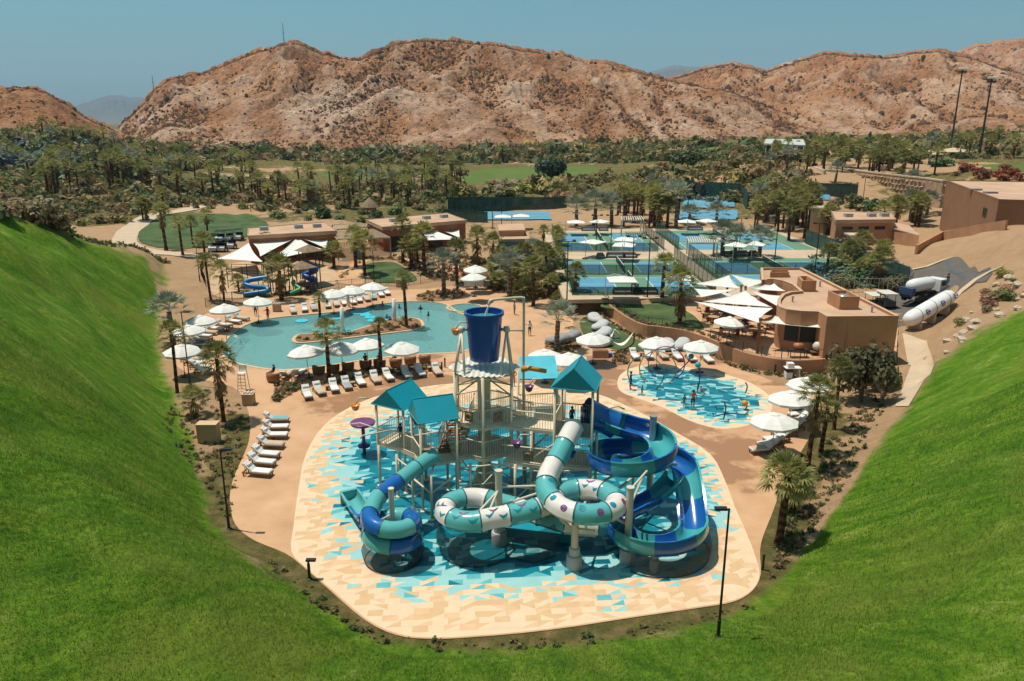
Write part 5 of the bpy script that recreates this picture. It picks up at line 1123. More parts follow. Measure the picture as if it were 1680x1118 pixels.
hsail([(702, 369, 1), (756, 366, 1), (755, 391, -.4)], 'white sail right of the three by the second clubhouse', zc, g2)
g3 = 'white sails over the restaurant terrace'; zt = TERR + 3.2
for cs, lab in [([(1138, 466, 0), (1196, 452, 1), (1214, 473.5, .2)], 'white sail nearest the palms on the restaurant terrace'), ([(1201, 451, 1), (1260, 461, .3), (1226, 473, .6)], 'white sail reaching toward the restaurant back corner'), ([(1232, 474.5, .5), (1267, 461, .6), (1288, 478, .3)], 'white sail against the curved roof recess'), ([(1233, 478, .4), (1283, 486, .3), (1275, 502, .1)], 'white sail tied to the bulging parapet'),
                ([(1223, 477, .8), (1266, 504, -.1), (1153, 495, -.2)], 'wide white sail over the middle dining tables'), ([(1139, 495, -.1), (1268, 506, 0), (1245, 530, .1)], 'largest white sail over the front dining tables'), ([(1138, 474, -.3), (1209, 475, .3), (1150, 488, -.4)], 'low white sail at the garden end of the terrace')]:
    hsail(cs, lab, zt, g3)
aw = sail('bar_awning', [(1254, 529, TERR + 2.9), (1271, 519, TERR + 3.2), (1340, 526, TERR + 3.2), (1348, 538, TERR + 2.8)], 'white four-cornered awning over the curved bar', 'awning', .07)
for (a, b, z, zz, lab) in [(1195, 450, zt + 1, TERR, 'thick timber mast at the back of the terrace sails'), (1223, 476, zt + .8, TERR, 'thick timber mast where the middle sails meet'), (1247, 529, zt, TERR, 'tall timber mast at the front corner of the bar'), (1216, 474, zt + .3, TERR, 'timber mast among the dining tables')]: mast(P(a, b, z), zz, lab)
for (a, b, z, lab) in [(356, 425, 2.7, 'steel mast at the far left sail corner'), (488, 389, 4.9, 'steel mast where the playground sails meet'), (431, 430, 3.5, 'steel mast in front of the playground sails'), (528, 409, 3.5, 'steel mast at the right of the playground sails'), (755, 392, 3.5, 'steel mast beside the second clubhouse sails')]: mast(P(a, b, z), .3, lab, DARKM, .1)
# pergolas with slatted tops
def pergola(px, z, zg, label, n=16, mat=None, name='pergola'):
    q = [Vector(p) for p in rect_px(px, z)]; c = (q[0] + q[2]) / 2; t = thing(name, label, 'pergola', (c.x, c.y, zg)); mat = mat or M('weathered timber', (.36, .26, .18), .8, .15, 3, .2, 15)
    for i in range(4): MB().tube([(q[i].x, q[i].y, zg - .3), (q[i].x, q[i].y, z - .1)], .13, 8).build('post', mat, t)
    for a, b in ((0, 1), (3, 2)): MB().bar((*q[a], z - .06), (*q[b], z - .06), .12, .16).build('beam', mat, t)
    for k in range(n + 1):
        f = k / n; a = q[0].lerp(q[1], f); b = q[3].lerp(q[2], f); MB().bar((*a, z + .08), (*b, z + .08), .16, .1).build('slat', mat, t)
    return t
pergola([(553, 393), (640, 391), (612, 377), (540, 381)], 4.6, 1.3, 'long slatted timber pergola between the two clubhouses', 22)
pergola([(540, 378), (607, 372), (590, 366), (545, 369)], 4.8, 1.4, 'slatted pergola behind the gap between the clubhouses', 14)
pergola([(1131, 399), (1177, 399), (1172, 390), (1128, 390)], CZ + 2.8, CZ, 'white slatted pergola at the diagonal court walkway', 12, M('bleached timber', (.55, .47, .38), .8, .08, 3))
pergola([(1020, 362), (1056, 362), (1052, 355.5), (1020, 355.5)], CZ + 3.0, CZ, 'small white flat shelter behind the far left court', 9, M('bleached timber', (.55, .47, .38), .8, .08, 3))
# service buildings at the right
t, q = flat_building('pump_house', 'tan service building with three louvred openings', [(1371, 362), (1470, 361), (1462, 350), (1364, 347)], 7.2, 3.0, STUCCO, ROOFT, .25, .55)
for f in (.2, .48, .76): o = on_wall(t, q[0], q[1], f - .09, f + .09, 5.55, 6.1, DGLASS, 'louvre')
wx = rect_px([(1466, 376), (1508, 388), (1490, 371), (1464, 366)], 5.6); MB().prism(wx, 1.5, 5.6).build('side_wing', STUCCO, t); MB().prism(grow(wx, .15), 5.603, 5.75).build('wing_roof', ROOFT, t)
bx_ = P(1489, 405, 3); o = thing('utility_cabinet', 'white utility cabinet at the side of the louvred building', 'cabinet', bx_); MB().box(bx_.x - 1, bx_.x + 1, bx_.y - .5, bx_.y + .5, 2.6, 4.3).build('housing', WHITEP, o); MB().box(bx_.x - .96, bx_.x - .05, bx_.y - .54, bx_.y - .505, 2.8, 4.2).build('door', WHITEP, o)
tk = P(1355, 380, 3.0); o = thing('water_tank', 'round tan water tank left of the louvred building', 'tank', tk); MB().lathe([(2.4, -1), (2.4, 4.3), (2.5, 4.35), (2.5, 4.5), (.1, 4.7)], (tk.x, tk.y + 2, 3), 28).build('shell', M('tan tank', (.45, .33, .22), .7, .06, 1), o, True); MB().lathe([(.4, 4.66), (.4, 4.85), (.05, 4.9)], (tk.x, tk.y + 2, 3), 12).build('hatch', WHITEP, o)
bn = P(1405, 408, 2.8); o = thing('guard_booth', 'small cream booth with rounded roof among the shrubs', 'booth', bn); MB().box(bn.x - 1.4, bn.x + 1.4, bn.y - 1, bn.y + 1.4, 2.0, 5.0).build('wall', M('cream stucco', (.52, .42, .30), .9, .06, 1), o); MB().prism([(bn.x - 1.7, bn.y - 1.3), (bn.x + 1.7, bn.y - 1.3), (bn.x + 1.7, bn.y + 1.7), (bn.x - 1.7, bn.y + 1.7)], 5.003, 5.25).build('roof', M('cream stucco', (.52, .42, .30), .9, .06, 1), o)
# big hall at the far right, its yard rising along the wall
zr = 12.4; q = [tuple(P(1553, 296, zr).xy), tuple(P(1639, 327, zr).xy), tuple(P(1800, 332, zr).xy), tuple(P(1700, 298, zr).xy)]
t = thing('storage_hall', 'large windowless brown hall at the far right', 'building', (*q[1], 8)); MB().prism(q, 0, zr - .25).build('wall', M('brown render', (.27, .125, .062), .9, .1, .3, .15, 4), t); MB().prism(grow(q, -.1), zr - .247, zr - .15).build('roof', ROOFT, t); MB().wall(grow(q, -.1), .25, zr - .245, zr, closed=True).build('parapet', M('brown render', (.27, .125, .062), .9, .1, .3, .15, 4), t)
a, b = q[0], q[1]; on_wall(t, a, b, .80, .86, 8.0 + 1.0, 8.0 + 2.4, DGLASS)
for px_ in ((1600, 311), (1625, 316)): c = P(*px_, zr); MB().box(c.x - .9, c.x + .9, c.y - .6, c.y + .6, zr - .146, zr + .12).build('skylight', M('grey panel', (.2, .2, .19), .5, .05, 2), t)
# yard retaining wall and rubble-stone wall
yw = [G(a, b) for a, b in ((1502, 418), (1545, 395), (1600, 385), (1650, 378))]; m_ = MB(); m_.wall([tuple(p.xy) for p in yw], .35, [p.z - 1 for p in yw], [p.z + 1.5 for p in yw]); tag(m_.build('yard_wall', STUCCO), 'low brown wall edging the dirt slope below the hall', 'wall')
def stone_material():
    m = bpy.data.materials.new('rubble stone'); m.use_nodes = True; n = m.node_tree.nodes; l = m.node_tree.links; b_ = n['Principled BSDF']; b_.inputs['Roughness'].default_value = .95
    oi = n.new('ShaderNodeObjectInfo'); tc = n.new('ShaderNodeTexCoord'); v = n.new('ShaderNodeTexVoronoi'); v.inputs['Scale'].default_value = 1.3; l.new(tc.outputs['Object'], v.inputs['Vector'])
    r = n.new('ShaderNodeValToRGB'); e = r.color_ramp.elements; e[0].color = (.26, .15, .085, 1); e[1].color = (.50, .34, .22, 1); l.new(v.outputs['Color'], r.inputs[0]); l.new(r.outputs[0], b_.inputs['Base Color']); return m
STONE = stone_material()
ww = [P(a, b, 6.2) for a, b in ((1352, 300), (1380, 306), (1430, 315), (1480, 323), (1515, 328), (1545, 334))]
t = thing('stone_wall', 'long rubble stone retaining wall below the palm terrace', 'wall', (ww[0].x, ww[0].y, 7)); m_ = MB(); m_.wall([tuple(p.xy) for p in ww], .8, 2, 10.9); m_.build('core', STONE, t)
MB().wall([tuple(p.xy) for p in ww], 1.0, 10.903, 11.2).build('coping', CONC, t)
rs = random.Random(4); sm_ = []
for k in range(5):
    mb = MB(); mb.lathe([(.25, -.3), (.5, -.22), (.55, .1), (.35, .32)], (0, 0, 0), 6); me = mb.mesh('stone', STONE); [setattr(v, 'co', v.co * rs.uniform(.85, 1.15)) for v in me.vertices]; sm_.append(me)
for a, b in zip(ww[:-1], ww[1:]):
    L = (b - a).length; d = (b - a).normalized(); n_ = Vector((d.y, -d.x, 0)); n_ = n_ if n_.y < 0 else -n_; nn = int(L / 1.35)
    for i in range(nn):
        for j in range(4): p = a + d * (i + .5 + (j % 2) * .5) * L / nn + n_ * .3; s_ = link('stone', rs.choice(sm_), t, (p.x - ww[0].x + rs.uniform(-.15, .15), p.y - ww[0].y, 6.6 + j * 1.15 - 7 + rs.uniform(-.1, .1))); s_.rotation_euler = (0, rs.uniform(-.3, .3), rs.uniform(0, 6)); s_.scale = (1.25, .9, 1.1)
cw_ = [P(a, b, 8.5) for a, b in ((1306, 268), (1310, 277), (1330, 288), (1352, 296))]; m_ = MB(); m_.wall([tuple(p.xy) for p in cw_], .6, 3, 11.2); tag(m_.build('entrance_wall', M('cream stucco', (.52, .42, .30), .9, .06, 1)), 'curved cream wall at the end of the stone wall', 'wall')
PAVZ = G(1288, 243).z
# far pavilion with white roof, tan canopies, terraces
t, q = flat_building('white_pavilion', 'white flat-roofed glass pavilion on the distant green', [(1253, 236), (1322, 239), (1318, 229), (1256, 228)], PAVZ + 4.5, PAVZ, DGLASS, M('weathered white roof', (.46, .45, .42), .8, .1, 1), .8, .4)
for i in range(7): p = Vector(q[0]).lerp(Vector(q[1]), i / 6) + Vector((0, -.7)); MB().tube([(p.x, p.y, PAVZ - 1), (p.x, p.y, PAVZ + 4.1)], .18, 6).build('column', WHITEP, t)
CANV = M('tan canvas', (.52, .38, .24), .9, .06, 1)
for (a, b, w, lab) in ((1497, 247, 5.0, 'left tan canvas canopy under the flood lights'), (1524, 250, 5.0, 'middle tan canvas canopy under the flood lights'), (1565, 246, 6.0, 'right tan canvas canopy under the flood lights')):
    p = G(a, 258); z0 = p.z; p = PD(a, b, p.y); t = thing('canvas_canopy', lab, 'canopy', (p.x, p.y, z0)); MB().lathe([(w, p.z - .6), (w * .6, p.z + .1), (.1, p.z + .7)], (p.x, p.y, 0), 8).build('canopy', CANV, t)
    for k in range(4): an = k * PI / 2 + .4; MB().tube([(p.x + w * .75 * math.cos(an), p.y + w * .75 * math.sin(an), z0 - .5), (p.x + w * .75 * math.cos(an), p.y + w * .75 * math.sin(an), p.z - .3)], .12, 6).build('post', DARKM, t)
hb = thing('thatched_hut', 'small brown thatched hut roof among the palms behind the clubhouse', 'hut', G(607, 350)); p = hb.location; MB().lathe([(2.4, 1.6), (1.6, 2.6), (.1, 4.0)], tuple(p), 12).build('roof', M('thatch', (.24, .16, .10), .95, .25, 2, .6, 12), hb); MB().lathe([(1.7, 0), (1.7, 1.7)], tuple(p), 10).build('wall', STUCCO, hb)
for (a, b, lab) in ((546, 420, 'little thatched kiosk with blue door at the playground end'), (590, 424, 'second thatched kiosk near the pergola')):
    k_ = thing('kiosk', lab, 'kiosk', G(a, b)); p = k_.location; MB().lathe([(1.5, 2.1), (.1, 3.2)], tuple(p), 4).build('roof', M('thatch', (.24, .16, .10), .95, .25, 2, .6, 12), k_); MB().box(p.x - .9, p.x + .9, p.y - .8, p.y + .8, p.z - .3, p.z + 2.15).build('wall', STUCCO, k_); MB().box(p.x - .4, p.x + .4, p.y - .84, p.y - .805, p.z, p.z + 1.9).build('door', BLUEW, k_)
# terrace railing, garden fence and pool fence (fine pickets joined)
def picket(path, label, h=1.2, step=.22, mat=BLACK, post_step=2.2, name='picket_fence', zs=None):
    pts = [Vector(p) for p in path]; t = thing(name, label, 'fence', pts[0]); pk = MB(); rl = MB(); up = Vector((0, 0, 1)); d0 = 0
    for a, b in zip(pts[:-1], pts[1:]):
        L = (b - a).length; n = max(1, int(L / step)); rl.tube([a + up * h, b + up * h], .025, 5); rl.tube([a + up * .12, b + up * .12], .02, 5)
        for i in range(n): p = a.lerp(b, i / n); pk.bar(p + up * .1, p + up * h, .022)
        m = max(1, int(round(L / post_step)))
        for i in range(m): p = a.lerp(b, i / m); MB().bar(p - up * .1, p + up * (h + .08), .06).build('post', mat, t)
    tag(pk.build('pickets', mat, t), kind='stuff'); rl.build('rail', mat, t); return t
gp = lambda l, dz=0.0: [G(a, b) + Vector((0, 0, dz)) for a, b in l]
picket(gp([(338, 505), (362, 496), (400, 491), (450, 487), (500, 481), (555, 474), (600, 470), (650, 470), (690, 466), (720, 460), (745, 452), (752, 446)]), 'long black picket fence behind the pool loungers')
picket([Vector((x, y, TERR + .12)) for x, y in WALLB[2:28:3]], 'thin dark railing along the garden part of the curved wall', .9, .3, DARKM, 1.8, 'wall_railing')
picket([Vector((x, y, TERR + .12)) for x, y in WALLB[29::3]], 'thin dark railing along the restaurant part of the curved wall', .95, .5, DARKM, 1.8, 'wall_railing')
picket(gp([(905, 492), (925, 489), (945, 494), (972, 495)]), 'short black picket gate fence at the end of the curved wall', 1.2)
picket(gp([(338, 470), (330, 452), (334, 440), (342, 432)]), 'dark picket fence at the dirt slope beside the playground', 1.5, .25)
GAL = M('galvanised rail', (.33, .34, .35), .45, .06, 2)
picket(gp([(1358, 479), (1400, 481), (1440, 482), (1470, 482), (1490, 478), (1496, 468), (1488, 458), (1470, 452), (1455, 447)]), 'curved grey steel railing around the road shrubs', 2.0, .6, GAL, 1.4, 'road_railing')
# road, kerbs, tank and truck
ASPH = M('asphalt', (.115, .095, .080), .95, .12, .6, .2, 8)
def draped(name, px, dz, mat, n=14):
    """sheet that follows the land inside an outline of four survey marks"""
    c = [np.array(G(*p)) for p in px]; vs_ = []
    for i in range(n + 1):
        for j in range(n + 1):
            u, v = i / n, j / n; p = (c[0] * (1 - u) + c[1] * u) * (1 - v) + (c[3] * (1 - u) + c[2] * u) * v; vs_.append((p[0], p[1], float(ground_z(p[0:1], p[1:2])[0]) + dz))
    m_ = MB(); m_.add(vs_, [(i * (n + 1) + j, (i + 1) * (n + 1) + j, (i + 1) * (n + 1) + j + 1, i * (n + 1) + j + 1) for i in range(n) for j in range(n)]); return struct(name, m_, mat, smooth=True)
drape_poly('road', GP([(1400, 532), (1440, 500), (1462, 482), (1490, 478), (1500, 462), (1486, 449), (1520, 440), (1548, 428), (1590, 440), (1628, 450), (1600, 466), (1575, 484), (1556, 502), (1500, 530), (1440, 545)], 2), .12, ASPH, 2.0)
for l_, nm in (([(1560, 497), (1580, 478), (1600, 462), (1625, 448), (1645, 440)], 'kerb'), ([(1490, 446), (1520, 440), (1545, 430), (1565, 424)], 'kerb')):
    p = [G(*x) for x in l_]; m_ = MB(); m_.wall([tuple(v.xy) for v in p], .5, [v.z - .3 for v in p], [v.z + .28 for v in p]); tag(m_.build(nm, CONC), kind='structure')
drape_poly('drain_grate', GP([(1550, 431), (1558, 427), (1628, 446), (1622, 452)], 0), .17, M('grate steel', (.08, .085, .09), .6, .2, 8), 1.2)
draped('path.001', [(1468, 668), (1490, 668), (1532, 600), (1500, 585)], .08, CONC, 8); draped('path.002', [(1490, 600), (1532, 602), (1520, 560), (1480, 548)], .07, CONC, 8)
WTANK = M('white tank paint', (.74, .72, .68), .35, .05, 1, coat=.2)
a = G(1484, 545) + Vector((0, 0, 1.15)); b = G(1560, 500) + Vector((0, 0, 1.15)); d = (b - a).normalized(); t = thing('propane_tank', 'long white horizontal gas tank on cradles behind the restaurant', 'tank', (a + b) / 2 - Vector((0, 0, 1.3)))
L = (b - a).length; pts = [a + d * x for x in (0, .08, .3, .7, 1.2, L - 1.2, L - .7, L - .3, L - .08, L)]; rs_ = [.08, .4, .65, .8, .86, .86, .8, .65, .4, .08]
MB().tube(pts, rs_, 24).build('shell', WTANK, t, True)
for f in (.2, .5, .8):
    p = a.lerp(b, f); s_ = Vector((-d.y, d.x, 0)).normalized(); MB().obox(p - Vector((0, 0, 1.1)), s_ * .8, d * .15, (0, 0, .45)).build('cradle', CONC, t)
    bd = MB(); bd.tube([p + (s_ * math.cos(k * PI / 12) + Vector((0, 0, 1)) * math.sin(k * PI / 12)) * .88 for k in range(-3, 16)], .03, 5); bd.build('strap', BLACK, t)
lm = M('navy print', (.03, .07, .25), .5, .05, 2); sd_ = Vector((d.y, -d.x, 0)).normalized()
for f in (.3, .62, .9):
    p = a.lerp(b, f) + sd_ * .80 + Vector((0, 0, .33)); n_ = (sd_ + Vector((0, 0, .5))).normalized(); v_ = n_.cross(d).normalized(); lg = MB(); 
    for (x, y, w, h) in ((-.22, 0, .06, .3), (-.05, .24, .22, .05), (-.05, 0, .2, .05), (-.05, -.24, .22, .05), (.25, 0, .08, .16)): lg.obox(p + d * x + v_ * y + n_ * .07, d * w, v_ * h, n_ * .01)
    lg.build('logo', lm, t)
# tanker truck
p = G(1512, 492); t = thing('tanker_truck', 'small white tanker truck parked beside the long gas tank', 'truck', p); hd = Vector((d.x, d.y, 0)).normalized(); sd2 = Vector((-hd.y, hd.x, 0)); up = Vector((0, 0, 1))
def L3(x, y, z): return p + hd * x + sd2 * y + up * z
m_ = MB(); m_.obox(L3(-.2, 0, .95), hd * 3.6, sd2 * .55, up * .16); m_.build('chassis', BLACK, t)
MB().tube([L3(x, 0, 2.0) for x in (-3.0, -2.9, -2.6, -2.0, .8, 1.2, 1.4, 1.5)], [.1, .5, .75, .85, .85, .75, .5, .1], 20).build('barrel', WTANK, t, True)
cbm = MB(); cbm.obox(L3(2.6, 0, 1.75), hd * .75, sd2 * 1.0, up * .75); cbm.obox(L3(3.6, 0, 1.35), hd * .5, sd2 * .9, up * .4); cab = cbm.build('cab', WTANK, t); MB().obox(L3(3.37, 0, 2.0), hd * .012, sd2 * .85, up * .32).build('windscreen', DGLASS, cab)
for sg in (-1, 1): MB().obox(L3(2.6, sg * 1.01, 2.0), hd * .5, sd2 * .012, up * .3).build('window', DGLASS, cab); MB().obox(L3(4.11, sg * .65, 1.3), hd * .012, sd2 * .15, up * .1).build('headlight', WHITEP, cab)
for x in (-2.2, -1.2, 2.9):
    for sg in (-1, 1): MB().tube([L3(x, sg * .75, .5), L3(x, sg * 1.05, .5)], .5, 16).build('wheel', BLACK, t)
MB().obox(L3(-3.3, 0, 1.4), hd * .3, sd2 * .9, up * .5).build('hose_box', M('navy steel', (.03, .06, .14), .5, .1, 2), t)
for (px_, lab) in (((1452, 505), 'small cream service cart under a flat canopy behind the restaurant'), ((1432, 508), 'pale green cart canopy beside the restaurant wall')):
    p = G(*px_); t = thing('service_cart', lab, 'cart', p)
    MB().box(p.x - .7, p.x + .7, p.y - 1.2, p.y + 1.2, p.z + .4, p.z + 1.0).build('body', M('dark cart', (.05, .06, .06), .5, .1, 2), t); MB().box(p.x - .85, p.x + .85, p.y - 1.3, p.y + 1.3, p.z + 1.9, p.z + 2.0).build('canopy', M('cream canvas', (.55, .5, .42), .8, .05, 1), t)
    for x in (-.65, .65):
        for y in (-1.0, 1.0): MB().tube([(p.x + x, p.y + y, p.z + .9), (p.x + x, p.y + y, p.z + 1.9)], .04, 6).build('canopy_post', BLACK, t); MB().tube([(p.x + x * .95, p.y + y, p.z + .28), (p.x + x * 1.2, p.y + y, p.z + .28)], .28, 12).build('wheel', BLACK, t)
# ================================================================== furniture
ORD = ['first', 'second', 'third', 'fourth', 'fifth', 'sixth', 'seventh', 'eighth', 'ninth', 'tenth', 'eleventh', 'twelfth', 'thirteenth', 'fourteenth', 'fifteenth', 'sixteenth']
MATT = M('white mattress', (.68, .65, .61), .9, .06, 2, .1, 8, objvar=.08); TOWEL = M('folded towel', (.72, .68, .62), .95, .1, 6, .3, 30)
def rbox(mb, x0, x1, y0, y1, z0, z1, b=.04):
    """box with chamfered upper edges"""
    v = [(x0, y0, z0), (x1, y0, z0), (x1, y1, z0), (x0, y1, z0), (x0, y0, z1 - b), (x1, y0, z1 - b), (x1, y1, z1 - b), (x0, y1, z1 - b), (x0 + b, y0 + b, z1), (x1 - b, y0 + b, z1), (x1 - b, y1 - b, z1), (x0 + b, y1 - b, z1)]
    mb.add(v, [(3, 2, 1, 0), (0, 1, 5, 4), (1, 2, 6, 5), (2, 3, 7, 6), (3, 0, 4, 7), (4, 5, 9, 8), (5, 6, 10, 9), (6, 7, 11, 10), (7, 4, 8, 11), (8, 9, 10, 11)])
def make_lounger(matt, back_up=.55):
    t = thing('sun_lounger', 'x', 'sun lounger')
    f = MB(); f.box(-1.0, 1.0, -.36, -.30, .22, .31); f.box(-1.0, 1.0, .30, .36, .22, .31); f.box(.94, 1.0, -.298, .298, .22, .31); f.box(-1.0, -.94, -.298, .298, .22, .31); f.box(-.3, -.24, -.298, .298, .22, .30); f.build('frame', WOOD, t, world=False)
    for x in (-.9, .9):
        for y in (-.33, .33): m_ = MB(); m_.box(x - .04, x + .04, y - .03, y + .03, 0, .219); m_.build('leg', WOOD, t, world=False)
    m_ = MB(); rbox(m_, -.30, 1.0, -.34, .34, .315, .46); m_.build('mattress', matt, t, world=False)
    a = math.atan2(back_up, .62); m_ = MB(); rbox(m_, -.84, 0, -.34, .34, 0, .13); m_.v = [(-.31 + x * math.cos(a) + z * math.sin(a) * 1 - 0, y, .33 - x * math.sin(a) + z * math.cos(a)) for x, y, z in m_.v]; br = m_.build('backrest', matt, t, world=False)
    m_ = MB(); m_.tube([(-.60, -.26, .74 + back_up * .12), (-.60, .26, .74 + back_up * .12)], .075, 8); m_.build('headrest_roll', TOWEL, br, world=False)
    [MB().bar((-.62, y, .26), (-.80, y, .66), .03).build('back_support', WOOD, t, world=False) for y in (-.3, .3)]
    return t
protoL = make_lounger(MATT); usedL = [False]
def lounger(px, py, dx, dy, label, group):
    p = P(px, py, .25)
    o = protoL if not usedL[0] else copy_tree(protoL); usedL[0] = True
    o.location = (p.x, p.y, .012 if True else 0); o.rotation_euler = (0, 0, math.atan2(dy, dx) + R(((px * 13 + py * 7) % 11) - 5)); tag(o, label, 'sun lounger', group); return o
row1 = [(504, 648), (524, 642), (548, 637), (569, 633), (591, 627), (616, 623), (637, 619), (667, 615), (689, 612), (717, 610)]
for i, (a, b) in enumerate(row1): lounger(a, b, .5 - i * .02, -.9, f'white lounger, {ORD[i]} from the left in the row in front of the planting bed', 'loungers in front of the planting bed')
TWL = [M('towel ' + k, c, .95, .12, 8, .3, 30) for k, c in (('blue', (.10, .20, .32)), ('sand', (.50, .38, .26)), ('aqua', (.15, .38, .40)), ('grey', (.30, .30, .31)))]
twm = [MB() for _ in TWL]
for k, m_ in enumerate(twm): rbox(m_, -.25, .95, -.31, .31, .463, .485, .01)
twm = [m_.mesh('towel', TWL[k]) for k, m_ in enumerate(twm)]
row2 = [(453, 689), (452, 702), (450, 715), (444, 730), (436, 746), (429, 759), (423, 775)]
for i, (a, b) in enumerate(row2): lounger(a, b, 1, -.12 + .02 * (6 - i), f'white lounger, {ORD[i]} from the back in the seven by the left dirt bed', 'seven loungers by the left dirt bed')
row3 = [(396, 523), (383, 528), (368, 534), (353, 540), (343, 546), (333, 552), (327, 558), (322, 566), (313, 590), (319, 596), (329, 602), (336, 610)]
for i, (a, b) in enumerate(row3): lounger(a, b, 1, -.42 + .03 * i, f'white lounger, {ORD[i]} from the back along the round left end of the pool', 'loungers round the left pool end')
row4 = [(481, 511), (500, 508), (515, 506), (538, 502), (552, 500), (565, 498), (579, 496), (590, 493), (602, 491), (613, 488), (625, 484), (635, 481)]
for i, (a, b) in enumerate(row4): lounger(a, b, .35, -1, f'white lounger, {ORD[i]} from the left behind the far edge of the pool', 'loungers behind the pool')
for i, (a, b) in enumerate([(470, 616), (491, 614)]): lounger(a, b, .15, 1, f'white lounger, {ORD[i]} from the left of the pair facing the near pool edge', 'pair of loungers at the near pool edge')
row6 = [(1041, 585), (1064, 584), (1088, 584), (1111, 586), (1134, 588), (1161, 590)]
for i, (a, b) in enumerate(row6): lounger(a, b, .12, -1, f'white lounger, {ORD[i]} from the left in the row behind the small splash pad', 'loungers behind the small splash pad')
row7 = [(1252, 738), (1264, 729), (1274, 721), (1287, 711), (1299, 701), (1308, 691), (1313, 681), (1315, 670)]
for i, (a, b) in enumerate(row7): lounger(a, b, -1, -.25, f'white lounger, {ORD[i]} from the front in the row along the right deck edge', 'loungers along the right deck edge')
LG = [o for o in bpy.data.objects if o.name.startswith('sun_lounger')]
for i, o in enumerate(sorted(LG, key=lambda q: q.name)):
    if i % 4 == 1 or i % 7 == 3:
        k = (i * 5) % 4; t = thing('beach_towel', 'x', 'towel', o.location, o.rotation_euler[2]); t['label'] = f"{['blue', 'sand-coloured', 'aqua', 'grey'][k]} beach towel on the {o['label'].split(', ', 1)[1].split(' ')[0]} of the {o['group']}"; t['group'] = 'towels on loungers'; link('cloth', twm[k], t)
# tub chairs of tan wicker
def make_tub():
    t = thing('tub_chair', 'x', 'armchair'); m_ = MB(); n = 14; pr = [(.46, .12), (.5, .5), (.48, .78), (.42, .78), (.40, .45)]; vs_ = []
    for i in range(n + 1):
        a = R(-140 + 280 * i / n); 
        for r_, z in pr: vs_.append((-r_ * math.cos(a), r_ * math.sin(a), z - (.18 * abs(a / R(140)) ** 2 if z > .5 else 0)))
    m_.add(vs_, [(i * 5 + k, (i + 1) * 5 + k, (i + 1) * 5 + k + 1, i * 5 + k + 1) for i in range(n) for k in range(4)]); m_.build('shell', WICK, t, True, world=False)
    m_ = MB(); m_.lathe([(.42, .12), (.42, .36)], (0, 0, 0), 14); m_.build('seat_base', WICK, t, world=False); m_ = MB(); m_.lathe([(.38, .362), (.40, .42), (.36, .48), (.02, .49)], (.03, 0, 0), 14); m_.build('cushion', M('cream cushion', (.66, .55, .45), .9, .06, 2), t, True, world=False)
    for a in (45, 135, 225, 315): m_ = MB(); m_.tube([(.34 * math.cos(R(a)), .34 * math.sin(R(a)), 0), (.34 * math.cos(R(a)), .34 * math.sin(R(a)), .119)], .03, 6); m_.build('leg', WOOD, t, world=False)
    return t
tub = make_tub(); first = True
for i, (a, b) in enumerate([(448, 621), (523, 609), (547, 606), (571, 603), (600, 600), (623, 599), (649, 597), (673, 593), (697, 591)]):
    o = tub if first else copy_tree(tub); first = False; p = P(a, b, .3); o.location = (p.x, p.y, .012); o.rotation_euler = (0, 0, R(85 + (i * 37) % 30 - 15)); o.scale = (1.25, 1.25, 1.2)
    tag(o, f'tan wicker tub chair, {ORD[i]} from the left along the near pool edge', 'armchair', 'tub chairs facing the pool')
# side tables
tb0 = None
for i, (a, b) in enumerate([(579, 634), (537, 640), (652, 616), (705, 609), (443, 733), (447, 720), (1052, 585), (1099, 586)]):
    p = P(a, b); t = thing('side_table', f'small round wooden side table, {ORD[i]} of those set between loungers', 'side table', p, 0, 'side tables between loungers')
    if i == 0:
        m1 = MB().lathe([(.24, .38), (.26, .42), (.24, .45)], (0, 0, 0), 14).mesh('table_top', M('light timber', (.42, .25, .14), .7, .1, 4)); m2 = MB().lathe([(.16, 0), (.10, .2), (.16, .379)], (0, 0, 0), 12).mesh('pedestal', WOOD)
    link('table_top', m1, t); link('pedestal', m2, t)
# umbrellas
def make_umbrella(r=1.65, n=8):
    t = thing('umbrella', 'x', 'umbrella'); 
    pan = []
    for k in range(n):
        a0, a1 = 2 * PI * k / n, 2 * PI * (k + 1) / n; m_ = MB(); vs_ = []; fs = []
        lev = [(0.12, 2.92), (.45, 2.78), (.75, 2.56), (1.0, 2.33)]
        for f, z in lev:
            for s_ in (0, .5, 1): a = a0 + (a1 - a0) * s_; rr = r * f * (1 if s_ != .5 else math.cos(PI / n) * .985); vs_.append((rr * math.cos(a), rr * math.sin(a), z - (.04 * f if s_ == .5 else 0)))
        for s_ in (0, .5, 1): a = a0 + (a1 - a0) * s_; rr = r * (1 if s_ != .5 else math.cos(PI / n) * .985); vs_.append((rr * math.cos(a), rr * math.sin(a), 2.33 - .17 - (.03 if s_ == .5 else 0)))
        for i in range(4):
            for j in range(2): fs.append((i * 3 + j, (i + 1) * 3 + j, (i + 1) * 3 + j + 1, i * 3 + j + 1))
        m_.add(vs_, fs); m_.build('canopy_panel', WHITE, t, world=False)
    m_ = MB(); m_.lathe([(.36, 2.90), (.02, 3.06)], (0, 0, 0), n, cap=False); m_.build('vent_cap', WHITE, t, world=False)
    MB().tube([(0, 0, 0), (0, 0, 3.1)], .03, 8).build('pole', M('light pole', (.5, .45, .38), .5, .05, 2), t, world=False); MB().lathe([(.36, 0), (.36, .06), (.06, .12), (.05, .4)], (0, 0, 0), 14).build('base', DARKM, t, world=False)
    rb_ = MB()
    for k in range(n): a = 2 * PI * k / n; rb_.bar((.05 * math.cos(a), .05 * math.sin(a), 2.86), (r * .97 * math.cos(a), r * .97 * math.sin(a), 2.3), .025)
    tag(rb_.build('ribs', DARKM, t, world=False), kind='stuff')
    return t
